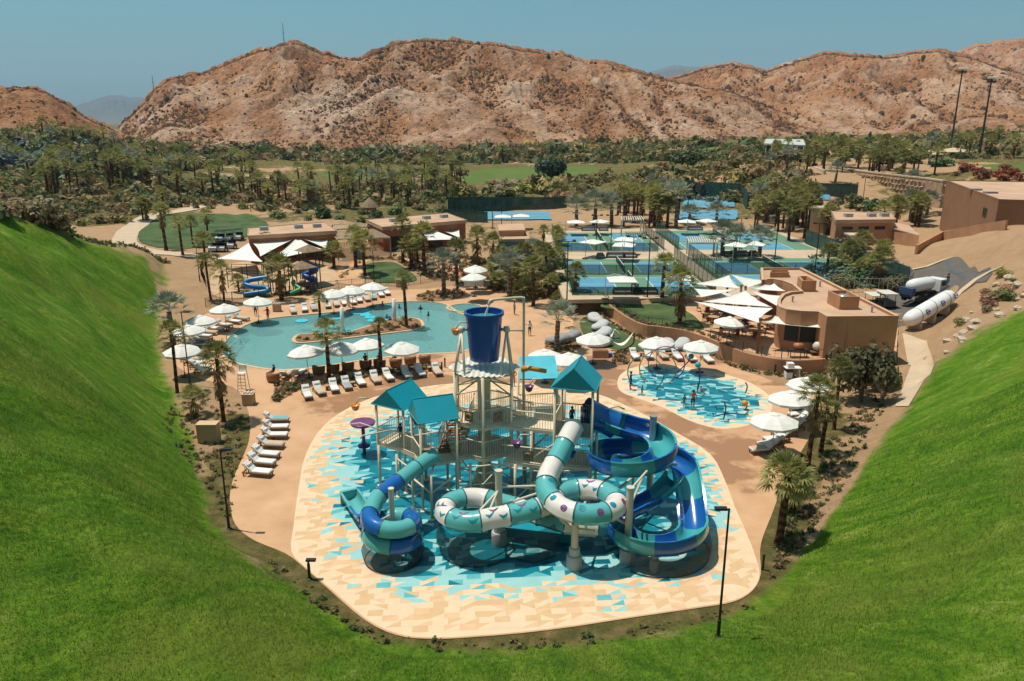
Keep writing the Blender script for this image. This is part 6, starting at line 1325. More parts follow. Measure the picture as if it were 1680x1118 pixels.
umb = make_umbrella(); firstU = True
UMB = [(368, 506, 'white umbrella second back on the left pool end'), (327, 525, 'white umbrella third back on the left pool end'), (310, 541, 'low white umbrella partly hidden behind the lamp post on the left pool end'), (298, 573, 'white umbrella nearest the grass bank on the left pool end'), (421, 494, 'white umbrella standing by the red-clothed person'),
       (546, 481, 'white umbrella left of the three behind the pool'), (577, 475, 'white umbrella in the middle of the three behind the pool'), (610, 470, 'white umbrella right of the three behind the pool'), (504, 575, 'white umbrella, first from the left at the near pool edge'), (559, 569, 'white umbrella, second from the left at the near pool edge'),
       (603, 564, 'white umbrella, third from the left at the near pool edge'), (658, 569, 'white umbrella, fourth from the left at the near pool edge'), (780, 441, 'white umbrella farther back over the drinks cart'), (778, 454, 'white umbrella in front over the drinks cart'), (895, 582, 'white umbrella behind the pale aqua shed roof'), (936, 588, 'white umbrella peeking behind the tower roof'),
       (974, 554, 'white umbrella beside the grey bean bags'), (1080, 561, 'white umbrella left of the pair behind the small splash pad'), (1151, 567, 'white umbrella right of the pair behind the small splash pad'), (1326, 629, 'white umbrella at the back of the right deck edge'), (1300, 652, 'white umbrella in the middle of the right deck edge'), (1273, 689, 'white umbrella at the front of the right deck edge')]
def put_umb(a, b, z, label, group, s=1.0):
    global firstU
    o = umb if firstU else copy_tree(umb); firstU = False; p = P(a, b, z + 2.55 * s); o.location = (p.x, p.y, z + .014); o.rotation_euler = (R(((a * 7) % 9) - 4) * .7, R(((a * 5) % 9) - 4) * .7, (a * .37) % 1.0); o.scale = (s, s, s); tag(o, label, 'umbrella', group)
for a, b, lab in UMB: put_umb(a, b, 0.0 if b > 460 else .7, lab, 'white market umbrellas round the pools', 1.08)
for a, b, lab in [(1195, 527, 'white umbrella over the front dining table on the terrace'), (1180, 483, 'white umbrella between the sails at the garden end'), (1220, 487, 'white umbrella under the middle sails of the terrace')]: put_umb(a, b, TERR, lab, 'white umbrellas on the restaurant terrace', 1.0)
# cantilever umbrellas at the courts
def make_canti():
    t = thing('cantilever_umbrella', 'x', 'umbrella'); r = 1.7
    for k in range(4):
        a0, a1 = PI / 4 + k * PI / 2, PI / 4 + (k + 1) * PI / 2; R2 = r * 1.414; m_ = MB(); m_.add([(0, 0, 3.0), (R2 * math.cos(a0), R2 * math.sin(a0), 2.5), (R2 * math.cos(a1), R2 * math.sin(a1), 2.5), (R2 * math.cos(a0), R2 * math.sin(a0), 2.38), (R2 * math.cos(a1), R2 * math.sin(a1), 2.38)], [(0, 1, 2), (1, 3, 4, 2)]); m_.build('canopy_panel', WHITE, t, world=False)
    MB().tube([(-2.0, 0, 0), (-2.0, 0, 2.9), (-1.0, 0, 3.25), (0, 0, 3.1)], .045, 8).build('mast', M('light pole', (.5, .45, .38), .5, .05, 2), t, world=False); MB().box(-2.4, -1.6, -.4, .4, 0, .1).build('base', DARKM, t, world=False); return t
can = make_canti(); f1 = True
for i, (a, b, lab) in enumerate([(972, 395, 'large white cantilever umbrella on the lounge strip of the left courts'), (1026, 391, 'white cantilever umbrella at the back of the left lounge strip'), (1024, 400, 'flat white cantilever umbrella in front on the left lounge strip'), (1020, 456, 'white cantilever umbrella beside the nearest left court'), (1112, 453, 'white cantilever umbrella by the palm at the walkway end'), (945, 363, 'white square umbrella left behind the far left court'), (983, 362, 'white square umbrella right behind the far left court'),
                              (1127, 362, 'white square umbrella behind the far right court'), (1160, 361, 'white square umbrella next to the teal court behind the far right court'), (1180, 391, 'white cantilever umbrella right of the slatted court pergola'), (1208, 400, 'white cantilever umbrella over the court sofas'), (1238, 398, 'white cantilever umbrella overlapping the court palms'), (825, 354, 'white umbrella left on the clubhouse tennis court'), (855, 353, 'white umbrella right on the clubhouse tennis court')]):
    o = can if f1 else copy_tree(can); f1 = False; p = P(a, b, CZ + 2.75); o.location = (p.x, p.y, CZ); o.rotation_euler = (0, 0, (a * .7) % 1.5); tag(o, lab, 'umbrella', 'cantilever umbrellas at the courts')
# sofas, benches at courts; dining sets; misc
def sofa(a, b, z, w, lab, mat=GREY, rz=0.0, face=-1):
    p = P(a, b, z); t = thing('outdoor_sofa', lab, 'sofa', p, rz)
    MB().box(-w, w, -.4, .4, .12, .38).build('seat', mat, t, world=False); MB().box(-w, w, .402, .56, .12, .85).build('backrest', mat, t, world=False)
    for s_ in (-1, 1): MB().box(*sorted((s_ * (w + .003), s_ * (w + .15))), -.4, .56, 0, .62).build('arm', DARKM, t, world=False)
for a, b, w, lab in [(985, 424, .5, 'dark armchair on the left lounge strip'), (1010, 423, 1.4, 'long dark sofa on the left lounge strip'), (1033, 423, 1.0, 'short dark sofa at the right of the left lounge strip'), (1195, 421, .7, 'dark armchair under the right court umbrellas'), (1213, 420, 1.4, 'long dark sofa under the right court umbrellas'), (1236, 420, .6, 'dark armchair beside the court palms'), (1030, 483, 1.8, 'long dark sofa at the front court fence'), (1058, 483, 1.5, 'second dark sofa at the front court fence'),
                     (965, 379, 1.2, 'dark sofa under the square umbrellas behind the far left court'), (1140, 378, 1.4, 'dark sofa under the square umbrellas behind the far right court'), (990, 379, .8, 'dark chair beside the sofa behind the far left court')]: sofa(a, b, CZ, w, lab)
CH = M('rust chair', (.20, .055, .025), .7, .15, 4)
def dining(a, b, i):
    p = P(a, b, TERR); t = thing('dining_table', f'dining table, {ORD[i]} from the front on the restaurant terrace', 'table', p, 0, 'dining tables on the terrace'); MB().lathe([(.65, .72), (.65, .76)], (0, 0, 0), 14).build('table_top', M('light timber', (.42, .25, .14), .7, .1, 4), t, world=False); MB().lathe([(.3, 0), (.06, .05), (.06, .719)], (0, 0, 0), 10).build('pedestal', DARKM, t, world=False)
    for k in range(4):
        an = k * PI / 2 + .5 + i; c = thing('dining_chair', 'x', 'chair', (p.x + 1.0 * math.cos(an), p.y + 1.0 * math.sin(an), TERR), an + PI, 'rust-red terrace chairs')
        c['label'] = f'rust-red chair, {ORD[k]} round the {ORD[i]} terrace table'
        link('seat', CHS[0], c); link('backrest', CHS[1], c)
        for x in (-.2, .2):
            for y in (-.2, .2): link('leg', CHS[2], c, (x, y, 0))
CHS = [MB().box(-.24, .24, -.24, .24, .42, .48).mesh('seat', CH), MB().box(-.26, -.20, -.24, .24, .482, .92).mesh('backrest', CH), MB().box(-.02, .02, -.02, .02, 0, .419).mesh('leg', CH)]
for i, (a, b) in enumerate([(1196, 552), (1236, 552), (1170, 530), (1212, 532), (1160, 512), (1190, 515), (1225, 516), (1175, 500), (1205, 503), (1240, 512), (1250, 498), (1258, 540)]): dining(a, b, i)
# bar corner: grill, barrel smoker, appliance, planters
p = P(1308, 586, TERR); t = thing('grill_station', 'copper-topped grill on a dark trolley at the terrace corner', 'grill', p); MB().box(-.9, .9, -.35, .35, .75, .85).build('worktop', DARKM, t, world=False); MB().tube([(-.4, 0, 1.1), (.4, 0, 1.1)], .33, 14).build('hood', M('copper', (.42, .15, .06), .4, .1, 2), t, True, world=False)
for x in (-.8, .8):
    for y in (-.3, .3): MB().box(x - .03, x + .03, y - .03, y + .03, 0, .749).build('leg', DARKM, t, world=False)
p = P(1340, 582, TERR); t = thing('kamado_oven', 'pale ceramic barrel oven at the terrace railing', 'oven', p); MB().lathe([(.3, .45), (.5, .7), (.5, 1.0), (.3, 1.3), (.05, 1.36)], (0, 0, 0), 16).build('body', M('pale ceramic', (.6, .55, .48), .4, .05, 2), t, True, world=False); MB().box(-.7, .7, -.5, .5, .3, .4).build('shelf', WOOD, t, world=False)
for x in (-.6, .6):
    for y in (-.4, .4): MB().box(x - .04, x + .04, y - .04, y + .04, 0, .299).build('leg', WOOD, t, world=False)
p = P(1352, 606, 0); t = thing('patio_heater', 'white patio post with rounded cap at the wall end', 'post', p); MB().lathe([(.16, 0), (.16, 2.2), (.2, 2.25), (.1, 2.45), (.02, 2.5)], (0, 0, 0), 14).build('post', WHITEP, t, True, world=False)
p = P(1296, 620, 0); t = thing('towel_station', 'small white towel stand beside the right umbrellas', 'stand', p); MB().box(-.5, .1, -.35, .35, 0, .6).build('cabinet', WHITEP, t, world=False); MB().box(-.6, .9, -.4, .4, 1.0, 1.06).build('counter', WHITEP, t, world=False); MB().box(-.5, .1, -.35, .35, .72, .999).build('shelf', DARKM, t, world=False); MB().box(.7, .78, -.3, .3, 0, .999).build('leg', WHITEP, t, world=False); MB().box(-.4, .2, -.3, .3, 1.063, 1.5).build('screen', WHITEP, t, world=False)
p = P(985, 586, 0); t = thing('planter_box', 'pink planter box beside the bean-bag lawn', 'planter', p); MB().box(-.8, .8, -.35, .35, 0, .75).build('box', M('pink stucco', (.50, .27, .20), .85, .06, 2), t, world=False); MB().box(-.75, .75, -.3, .3, .752, .79).build('soil', SOIL, t, world=False)
p = P(1000, 586, 0); t = thing('cooler', 'small blue cooler box beside the pink planter', 'cooler', p); MB().box(-.28, .28, -.2, .2, 0, .32).build('body', M('cooler blue', (.02, .08, .35), .5, .05, 2), t, world=False); MB().box(-.3, .3, -.22, .22, .322, .4).build('lid', M('cooler blue', (.02, .08, .35), .5, .05, 2), t, world=False)
BEAN = M('grey bean bag', (.46, .45, .44), .9, .08, 2, .3, 5)
def bag(a, b, lab, s=1.0, mat=BEAN):
    p = P(a, b, .1); t = thing('bean_bag', lab, 'bean bag', (p.x, p.y, .05), (a * .61) % 3); m_ = MB(); rs_ = random.Random(a); m_.lathe([(.6, 0), (.78, .15), (.75, .38), (.5, .52), (.1, .56)], (0, 0, 0), 12); m_.v = [(x * 1.5 * s, y * s * .9, z * s * (1.0 + .5 * (x > 0.2))) for x, y, z in m_.v]; m_.build('bag', mat, t, True, world=False); MB().tube([(-.9 * s, -.1, .3 * s), (-.9 * s, .1, .3 * s)], .03, 5).build('handle', mat, t, world=False)
for a, b, lab in [(977, 527, 'grey bean bag with an orange cloth at the top of the lawn'), (985, 539, 'grey bean bag below the topmost one'), (990, 551, 'grey bean bag third down the small lawn'), (984, 567, 'grey bean bag half shaded by the lawn umbrella'), (1094, 571, 'wide grey bean bag behind the left splash-pad umbrella'), (1118, 570, 'wide grey bean bag between the two splash-pad umbrellas'), (915, 562, 'dark bean bag left of the silver palm'), (935, 556, 'dark bean bag right of the silver palm')]: bag(a, b, lab, 1.25, GREY if 'dark' in lab else BEAN)
p = P(976, 521, .6); cl_ = thing('orange_cloth', 'crumpled orange cloth lying on the topmost bean bag', 'cloth', p); MB().lathe([(.3, 0), (.34, .06), (.15, .14), (.02, .15)], (0, 0, 0), 9).build('cloth', ORNG, cl_, world=False)
for (a, b, c, d_, lab) in ((1012, 556, 1008, 541, 'white hammock stand upright near the lawn plants'), (1022, 577, 1040, 545, 'curved timber hammock frame on the small lawn')):
    p = P(a, b); q_ = PD(c, d_, p.y); t = thing('hammock', lab, 'hammock', p); MB().tube(smooth([p + Vector((-1.2, .3, .05)), p + Vector((-.2, 0, .1)), p.lerp(q_, .5) + Vector((.5, 0, -.2)), q_], 5, False), .09, 8).build('frame', WOOD if 'timber' in lab else WHITEP, t, True)
    m_ = MB(); e = [p + Vector((-1.0, .3, .9)), q_]; n = 8; vs_ = []
    for i in range(n + 1): f = i / n; c0 = e[0].lerp(e[1], f) - Vector((0, 0, .8 * math.sin(f * PI))); w_ = .05 + .4 * math.sin(f * PI); vs_ += [c0 + Vector((0, -w_, .1)), c0, c0 + Vector((0, w_, .1))]
    m_.add(vs_, [(i * 3 + k, i * 3 + k + 1, i * 3 + k + 4, i * 3 + k + 3) for i in range(n) for k in (0, 1)]); m_.build('sling', WHITE, t, True)
# lifeguard chair, towel boxes
p = P(400, 640, 0); t = thing('lifeguard_chair', 'tall cream lifeguard ladder chair beside the pool', 'lifeguard chair', p)
for x in (-.35, .35):
    for y in (-.4, .4): MB().tube([(x * 1.1, y * 1.15, 0), (x * .8, y * .6, 1.7 + (.6 if y > 0 else 0))], .035, 6).build('leg', CREAM, t, world=False)
for k in range(5): MB().bar((-.36, -.45 + k * .05, .25 + k * .3), (.36, -.45 + k * .05, .25 + k * .3), .05).build('rung', CREAM, t, world=False)
MB().box(-.35, .35, -.3, .3, 1.6, 1.66).build('seat', WHITEP, t, world=False); MB().box(-.35, .35, .25, .3, 1.8, 2.3).build('backrest', WHITEP, t, world=False)
for (a, b, lab, tow) in ((409, 664, 'tan towel box with white towels below the lifeguard chair', True), (344, 725, 'plain tan cabinet on the dirt bed at the grass edge', False), (455, 511, 'grey and white drinks station behind the pool', True), (497, 471, 'tan bin beside the pool fence', False), (654, 470, 'tan bin at the right end of the pool fence', False)):
    p = G(a, b); w = .45 if tow else (.75 if a == 344 else .35); h = 1.0 if a != 344 else 1.5; t = thing('towel_box' if tow else 'cabinet', lab, 'box', p); MB().box(-w, w, -.4, .4, -.1, h).build('body', M('tan laminate', (.42, .29, .17), .7, .06, 2), t, world=False); MB().box(-w - .04, w + .04, -.44, .44, h + .002, h + .06).build('lid', COPE, t, world=False)
    if tow: 
        for k in range(3): MB().tube([(-.3 + .3 * k, -.25, h + .13), (-.3 + .3 * k, .25, h + .13)], .07, 8).build('towel_roll', MATT, t, world=False)
p = P(780, 470, .4); t = thing('drinks_cart', 'white drinks cart under the two back umbrellas', 'cart', p); MB().box(-1.6, 1.2, -.6, .6, .1, 1.15).build('body', WHITEP, t, world=False); MB().box(-1.7, 1.3, -.7, .7, 1.152, 1.22).build('counter', COPE, t, world=False); MB().box(1.22, 2.2, -.5, .5, .1, .9).build('ice_bin', GREY, t, world=False)
for x in (-1.2, .8): MB().tube([(x, -.5, .16), (x, .5, .16)], .16, 10).build('wheel', BLACK, t, world=False)
# small bollard lights and the tall lamps
def lamp(px, py, h, label, arm=.0, lean=0, side=1):
    p = G(px, py); t = thing('lamp_post', label, 'lamp post', p); MB().tube([(0, 0, -.2), (0, 0, .9), (0, 0, .92), (0, 0, h)], [.085, .085, .06, .045], 10).build('pole', BLACK, t, world=False)
    MB().tube([(0, 0, h - .05), (side * (.35 + arm), 0, h + .02)], .035, 6).build('arm', BLACK, t, world=False); MB().obox((side * (.35 + arm), 0, h), (.26, 0, 0), (0, .12, 0), (0, 0, .05)).build('lamp_head', BLACK, t, world=False); MB().lathe([(.16, 0), (.16, .04), (.1, .06)], (0, 0, 0), 10).build('base_plate', BLACK, t, world=False)
lamp(376, 868, 5.2, 'black lamp post at the left deck edge below the tan cabinet', .1); lamp(1178, 1045, 6.4, 'tall black lamp post on the near right grass edge', .0, 0, -1); lamp(312, 632, 7.0, 'tall black lamp post between the palms at the left pool end', .1)
lamp(508, 950, 1.15, 'short black light bollard at the near left deck edge', -.2); lamp(1433, 568, 5.4, 'black lamp post in front of the plain restaurant wall', -.1); lamp(328, 462, 5, 'thin black lamp post beside the playground', .1); lamp(614, 465, 5, 'thin black lamp post on the small round lawn', .1)
for i, (a, b) in enumerate([(730, 603), (508, 627), (1271, 614), (1251, 935), (1312, 612), (725, 610)]):
    p = G(a, b); t = thing('bollard_light', f'short black bollard light, {ORD[i]} of those dotted round the beds', 'bollard light', p, 0, 'bollard lights'); MB().tube([(0, 0, -.2), (0, 0, .8)], .07, 8).build('post', BLACK, t, world=False); MB().lathe([(.085, .802), (.085, .95), (.02, .98)], (0, 0, 0), 8).build('cap', BLACK, t, world=False)
for (a, b, h, lab) in [(1036, 484, 7.5, 'tall black court light pole in front of the nearest left net'), (1062, 488, 7.5, 'tall black court light pole right of the nearest left net'), (978, 411, 6, 'black court light pole beside the left lounge strip'), (1002, 411, 6, 'black court light pole at the middle of the left lounge strip'), (1270, 437, 7.5, 'tall black court light pole behind the restaurant sails'), (1212, 418, 6, 'black court light pole by the right court sofas'), (1336, 452, 7.5, 'tall black court light pole at the green windscreen'), (808, 375, 7, 'twin-headed court light pole behind the blue pavilion'), (823, 372, 7, 'second twin-headed light pole behind the blue pavilion'), (1128, 352, 7, 'court light pole at the far tennis court'), (1180, 340, 7, 'second court light pole at the far tennis court'), (1396, 345, 6, 'dark light pole below the stone wall'), (1415, 335, 6, 'second dark light pole below the stone wall'), (930, 495, 7.5, 'thin black light pole among the palms left of the courts')]:
    z = CZ if b > 370 and a > 895 else None; p = P(a, b, CZ) if z else G(a, b); t = thing('court_light', lab, 'light pole', p); MB().tube([(0, 0, -.3), (0, 0, h)], [.09, .06], 8).build('pole', BLACK, t, world=False); MB().bar((-.8, 0, h), (.8, 0, h), .07).build('cross_arm', BLACK, t, world=False)
    for s_ in (-1, 1): MB().obox((s_ * .75, -.1, h + .1), (.22, 0, 0), (0, .14, .05), (0, -.03, .08)).build('lamp_head', BLACK if s_ < 0 else BLACK, t, world=False)
for (a, b, top, lab) in [(1558, 252, 115, 'tall stadium flood-light mast left of the two'), (1606, 258, 130, 'tall stadium flood-light mast right of the two')]:
    p = G(a, b); q_ = PD(a + 14, top, p.y); h = q_.z - p.z; t = thing('floodlight_mast', lab, 'floodlight', p); MB().tube([(0, 0, -1), (0, 0, h)], [.38, .22], 10).build('pole', DARKM, t, world=False); MB().box(-1.6, 1.6, -.1, .1, h - 1.3, h - 1.1).build('lamp_rack', DARKM, t, world=False); MB().box(-1.6, 1.6, -.1, .1, h - .2, h).build('lamp_rack', DARKM, t, world=False)
    for k in range(4):
        for z in (h - .7, h + .4): MB().obox((-1.2 + k * .8, -.3, z), (.3, 0, 0), (0, .15, .08), (0, -.12, .25)).build('lamp_head', WHITEP if z > h else DARKM, t, world=False)
for (a, b, c, d_, lab) in [(466, 70, 466, 38, 'thin radio mast on the highest left hilltop'), (252, 146, 250, 124, 'thin radio mast on the pale hill shoulder')]:
    r0 = 1090; dd = ray(a, b); k = r0 / math.hypot(dd[0], dd[1]); p = Vector((dd[0] * k, dd[1] * k, CAMH + dd[2] * k)); top = PD(c, d_, p.y); t = thing('radio_mast', lab, 'mast', p - Vector((0, 0, 6))); h = top.z - p.z + 6; MB().tube([(0, 0, 0), (0, 0, h)], [.5, .25], 6).build('mast', DARKM, t, world=False); MB().bar((-1.6, 0, h * .6), (1.6, 0, h * .6), .3).build('antenna', DARKM, t, world=False)
# pool furniture: white pillars, aqua pads
for i, (a, b, tp_, lab) in enumerate([(563, 549, 505, 'white spray pillar in the pool left of the lily pads'), (648, 535, 491, 'white spray pillar in the pool beside the island palm'), (572, 510, 470, 'pale aqua spray pillar at the far pool edge')]):
    p = P(a, b, -.5); q_ = PD(a, tp_, p.y); t = thing('spray_pillar', lab, 'pillar', p); MB().lathe([(.22, 0), (.22, q_.z + .5), (.05, q_.z + .56)], (0, 0, 0), 16).build('column', WHITEP, t, True, world=False); MB().lathe([(.3, .45), (.3, .6)], (0, 0, 0), 16).build('collar', WHITEP, t, world=False)
AQP = M('aqua float', (.06, .47, .55), .5, .06, 2)
for i, (a, b, r_) in enumerate([(545, 521, 1.6), (592, 512, 1.4), (600, 517, .75), (607, 521, .75), (613, 526, .8), (548, 537, .9), (575, 545, .8), (636, 527, .9), (625, 536, .7), (640, 540, .8), (495, 527, .8)]):
    p = P(a, b, 0); t = thing('lily_pad_float', f'flat aqua lily pad float, {ORD[i]} of those strung across the pool', 'float', (p.x, p.y, -.08), a % 3, 'lily pad floats'); m_ = MB(); m_.lathe([(r_ * .9, 0), (r_, .06), (r_ * .97, .14), (.05, .15)], (0, 0, 0), 12); m_.build('pad', AQP, t, world=False); MB().lathe([(.08, .152), (.08, .2)], (0, 0, 0), 8).build('tether_cap', AQP, t, world=False)
p = P(1003, 700); 
for (a, b, lab) in ((372, 572, 'steel handrail at the curved pool steps'),):
    p = P(388, 566, -.3); t = thing('pool_handrail', lab, 'handrail', p); MB().tube(smooth([(-1.2, .6, .3), (-1.2, .6, 1.0), (-.2, .2, 1.1), (.6, -.2, .6), (.6, -.2, -.2)], 4, False), .03, 6).build('rail', M('galvanised steel', (.45, .45, .43), .35, .08, 2, metal=.6), t, True, world=False); MB().tube(smooth([(-1.0, .0, .3), (-1.0, .0, 1.0), (0, -.4, 1.1), (.8, -.8, .6), (.8, -.8, -.2)], 4, False), .03, 6).build('rail', M('galvanised steel', (.45, .45, .43), .35, .08, 2, metal=.6), t, True, world=False)
# golf carts
def make_cart():
    t = thing('golf_cart', 'x', 'golf cart'); w = M('cart body', (.55, .55, .55), .35, .05, 2)
    MB().box(-.6, .6, -1.15, 1.15, .3, .55).build('body', DARKM, t, world=False); m_ = MB(); m_.add([(-.58, -1.2, .3), (.58, -1.2, .3), (.58, -1.2, .75), (-.58, -1.2, .75), (-.58, -.65, .3), (.58, -.65, .3), (.58, -.55, 1.0), (-.58, -.55, 1.0)], [(0, 1, 2, 3), (3, 2, 6, 7), (1, 5, 6, 2), (0, 3, 7, 4), (4, 7, 6, 5)]); m_.build('bonnet', w, t, world=False)
    MB().box(-.55, .55, .1, .6, .552, .85).build('seat', BLACK, t, world=False); MB().box(-.55, .55, .602, .72, .7, 1.25).build('backrest', BLACK, t, world=False); MB().box(-.62, .62, -.75, .9, 1.85, 1.93).build('canopy', BLACK, t, world=False)
    for x in (-.56, .56):
        for y, z in ((-.6, .9), (.7, .8)): MB().tube([(x, y, z), (x, y * 1.05, 1.85)], .025, 5).build('canopy_post', BLACK, t, world=False)
        for y in (-.85, .8): MB().tube([(x * .9, y, .25), (x * 1.15, y, .25)], .25, 12).build('wheel', BLACK, t, world=False)
    for x in (-.4, .4): MB().box(x - .1, x + .1, -1.24, -1.202, .5, .62).build('headlight', WHITEP, t, world=False)
    return t
gc = make_cart()
for i, (a, b, lab) in enumerate([(352, 413, 'golf cart front left of the parked six'), (365, 413, 'golf cart front middle of the parked six'), (380, 408, 'golf cart front right of the parked six'), (362, 397, 'golf cart back left of the parked six'), (376, 396, 'golf cart back middle of the parked six'), (392, 394, 'golf cart with white bonnet, back right of the parked six'), (700, 445, 'x')][:6]):
    o = gc if i == 0 else copy_tree(gc); p = G(a, b); o.location = p; o.rotation_euler = (0, 0, .1); o.scale = (1.15, 1.15, 1.15); tag(o, lab, 'golf cart', 'parked golf carts')
# playground: two blue tube slides, green slide, climbing frame
PB = M('play blue', (.008, .06, .24), .35, .06, 1); PA = M('play aqua', (.012, .16, .34), .35, .06, 1); PG = M('play green', (.05, .30, .11), .4, .06, 1)
def play(px, zt, pts, r, mat, lab, open_=False):
    p = G(*px); t = thing('playground_slide', lab, 'slide', p); pts = [tuple(c_ * .72 for c_ in q_) for q_ in pts]; r *= .72; path = [p + Vector(q_) for q_ in pts]; m_ = MB()
    m_.tube(smooth([tuple(v) for v in path], 6, False), r, 12); m_.build('tube', mat, t, True)
    for q_ in (pts[0], pts[len(pts) // 2]): MB().tube([p + Vector((q_[0], q_[1] + .3, -.3)), p + Vector((q_[0], q_[1] + .3, q_[2]))], .1, 6).build('post', DARKM, t)
    a = p + Vector(pts[0]); MB().box(a.x - .2, a.x + 2.4, a.y - .4, a.y + 1.8, a.z - .7, a.z - .55).build('platform', WOOD, t)
    for dx, dy in ((-.1, -.3), (2.3, -.3), (-.1, 1.7), (2.3, 1.7)): MB().tube([(a.x + dx, a.y + dy, p.z - .3), (a.x + dx, a.y + dy, a.z + 1.8)], .08, 6).build('frame_post', DARKM, t)
    rf = MB(); rf.lathe([(2.2, 1.8), (.1, 2.7)], (a.x + 1.1, a.y + .7, a.z), 4); rf.build('roof', M('thatch', (.24, .16, .10), .95, .25, 2, .6, 12), t)
play((430, 484), 3, [(1.5, .5, 3.4), (-.5, 0, 3.2), (-2.3, -.4, 2.9), (-2.8, -.9, 2.3), (-1.2, -1.2, 1.9), (1.2, -1.0, 1.6), (1.6, -1.6, 1.1), (-.5, -2.0, .8), (-2.8, -2.2, .5)], .5, PA, 'aqua and blue spiral tube slide on the left of the playground')
play((508, 470), 3, [(-1.6, .5, 4.6), (-.6, 0, 4.5), (1.0, -.2, 4.1), (1.6, -.6, 3.5), (.4, -1.0, 3.0), (-.6, -1.2, 2.5), (.4, -1.6, 2.1), (1.6, -1.6, 1.6), (.6, -2.0, 1.0), (-.4, -2.4, .5)], .62, PB, 'deep blue twisting tube slide on the right of the playground')
play((487, 483), 3, [(-.5, .6, 2.6), (-.6, 0, 2.2), (.3, -.5, 1.7), (1.0, -1.0, 1.3), (.2, -1.4, .9), (-.8, -1.7, .5)], .36, PG, 'bright green curly slide in the playground middle')
p = G(375, 474); t = thing('climbing_frame', 'black metal climbing frame at the left of the playground', 'climbing frame', p)
for x in (0, 2.2, 4.4):
    for y in (0, 2.0): MB().tube([(x, y, -.3), (x, y, 3.2)], .06, 6).build('post', BLACK, t, world=False)
for z in (1.2, 2.2, 3.2):
    for y in (0, 2.0): MB().tube([(0, y, z), (4.4, y, z)], .04, 6).build('bar', BLACK, t, world=False)
MB().box(1.0, 3.4, .2, 1.8, 1.0, 1.1).build('platform', ORNG, t, world=False)
# falling water into the bucket
w_ = thing('water_jet', 'white stream of water pouring into the blue bucket', 'water jet', (-1.5, 46.3, 11.8)); m_ = MB(); m_.tube(smooth([(-1.42, 46.36, 12.5), (-1.5, 46.33, 12.35), (-1.6, 46.3, 12.05), (-1.64, 46.28, 11.76)], 3, False), [.05] * 3 + [.06] * 3 + [.09] * 3 + [.12], 8); m_.build('stream', SPRAY, w_, True)
# ================================================================== plants
LEAFP = leafmat('palm frond', (.25, .235, .075), .45, .4); LEAFS = leafmat('silver palm frond', (.26, .275, .20), .3, .25); LEAFD = leafmat('dead frond', (.30, .17, .08), .35, .2); LEAFO = leafmat('shrub leaf', (1, 1, 1), .45, .25, objcol=True)
def trunk_material(name, c, c2):
    m = bpy.data.materials.new(name); m.use_nodes = True; n = m.node_tree.nodes; l = m.node_tree.links; b = n['Principled BSDF']; b.inputs['Roughness'].default_value = .95; b.inputs['Specular IOR Level'].default_value = .1
    tc = n.new('ShaderNodeTexCoord'); w = n.new('ShaderNodeTexWave'); w.bands_direction = 'Z'; w.inputs['Scale'].default_value = 2.6; w.inputs['Distortion'].default_value = 6; w.inputs['Detail'].default_value = 3; l.new(tc.outputs['Object'], w.inputs[0])
    r = n.new('ShaderNodeValToRGB'); r.color_ramp.elements[0].color = (*c, 1); r.color_ramp.elements[1].color = (*c2, 1); l.new(w.outputs['Fac'], r.inputs[0]); l.new(r.outputs[0], b.inputs['Base Color'])
    bp = n.new('ShaderNodeBump'); bp.inputs['Strength'].default_value = 1; bp.inputs['Distance'].default_value = .06; l.new(w.outputs['Fac'], bp.inputs['Height']); l.new(bp.outputs[0], b.inputs['Normal']); return m
TRUNK = trunk_material('palm trunk', (.055, .028, .018), (.17, .085, .05)); TRUNKG = trunk_material('grey palm trunk', (.10, .075, .055), (.26, .20, .15))
def fan(mb, base, d, up, L, petiole, nb, spread, droop, rnd):
    """one fan leaf: stalk and nb narrow blades"""
    d = d.normalized(); s_ = d.cross(up); s_ = s_.normalized() if s_.length > 1e-3 else Vector((1, 0, 0)); u = s_.cross(d)
    tip = base + d * petiole; w = .022 * petiole + .012; mb.add([base - s_ * w, base + s_ * w, tip + s_ * w * .6, tip - s_ * w * .6], [(0, 1, 2, 3)])
    for k in range(nb):
        f = (k + .5) / nb * 2 - 1; a = f * spread; dirn = d * math.cos(a) + s_ * math.sin(a); ln = L * (1 - .28 * abs(f)) * rnd.uniform(.88, 1.1); wv = s_ * math.cos(a) - d * math.sin(a); wd = L * spread / nb * .50
        q = tip + dirn * ln * .55 + u * (.06 * L * (1 if k % 2 else -1) * .5); e = tip + dirn * ln - Vector((0, 0, 1)) * droop * ln * rnd.uniform(.5, 1.2)
        mb.add([tip, q - wv * wd, e, q + wv * wd], [(0, 1, 2, 3)])
def palm_crown(seed, nl, L, petiole, mat, nb=11, spread=1.75, lo=-.55, name='crown', droop=.28):
    r_ = random.Random(seed); mb = MB()
    for i in range(nl):
        el = lo + (1.35 - lo) * ((i + .5) / nl) ** .85; az = i * 2.399963 + r_.uniform(-.3, .3); d = Vector((math.cos(az) * math.cos(el), math.sin(az) * math.cos(el), math.sin(el)))
        p = petiole * r_.uniform(.8, 1.15); fan(mb, Vector((d.x * .12, d.y * .12, -.1 + .3 * (i / nl))), d, Vector((0, 0, 1)), L * r_.uniform(.85, 1.1), p, nb, spread * r_.uniform(.85, 1.05), droop * (1.3 - .6 * i / nl), r_)
    return mb.mesh(name, mat)
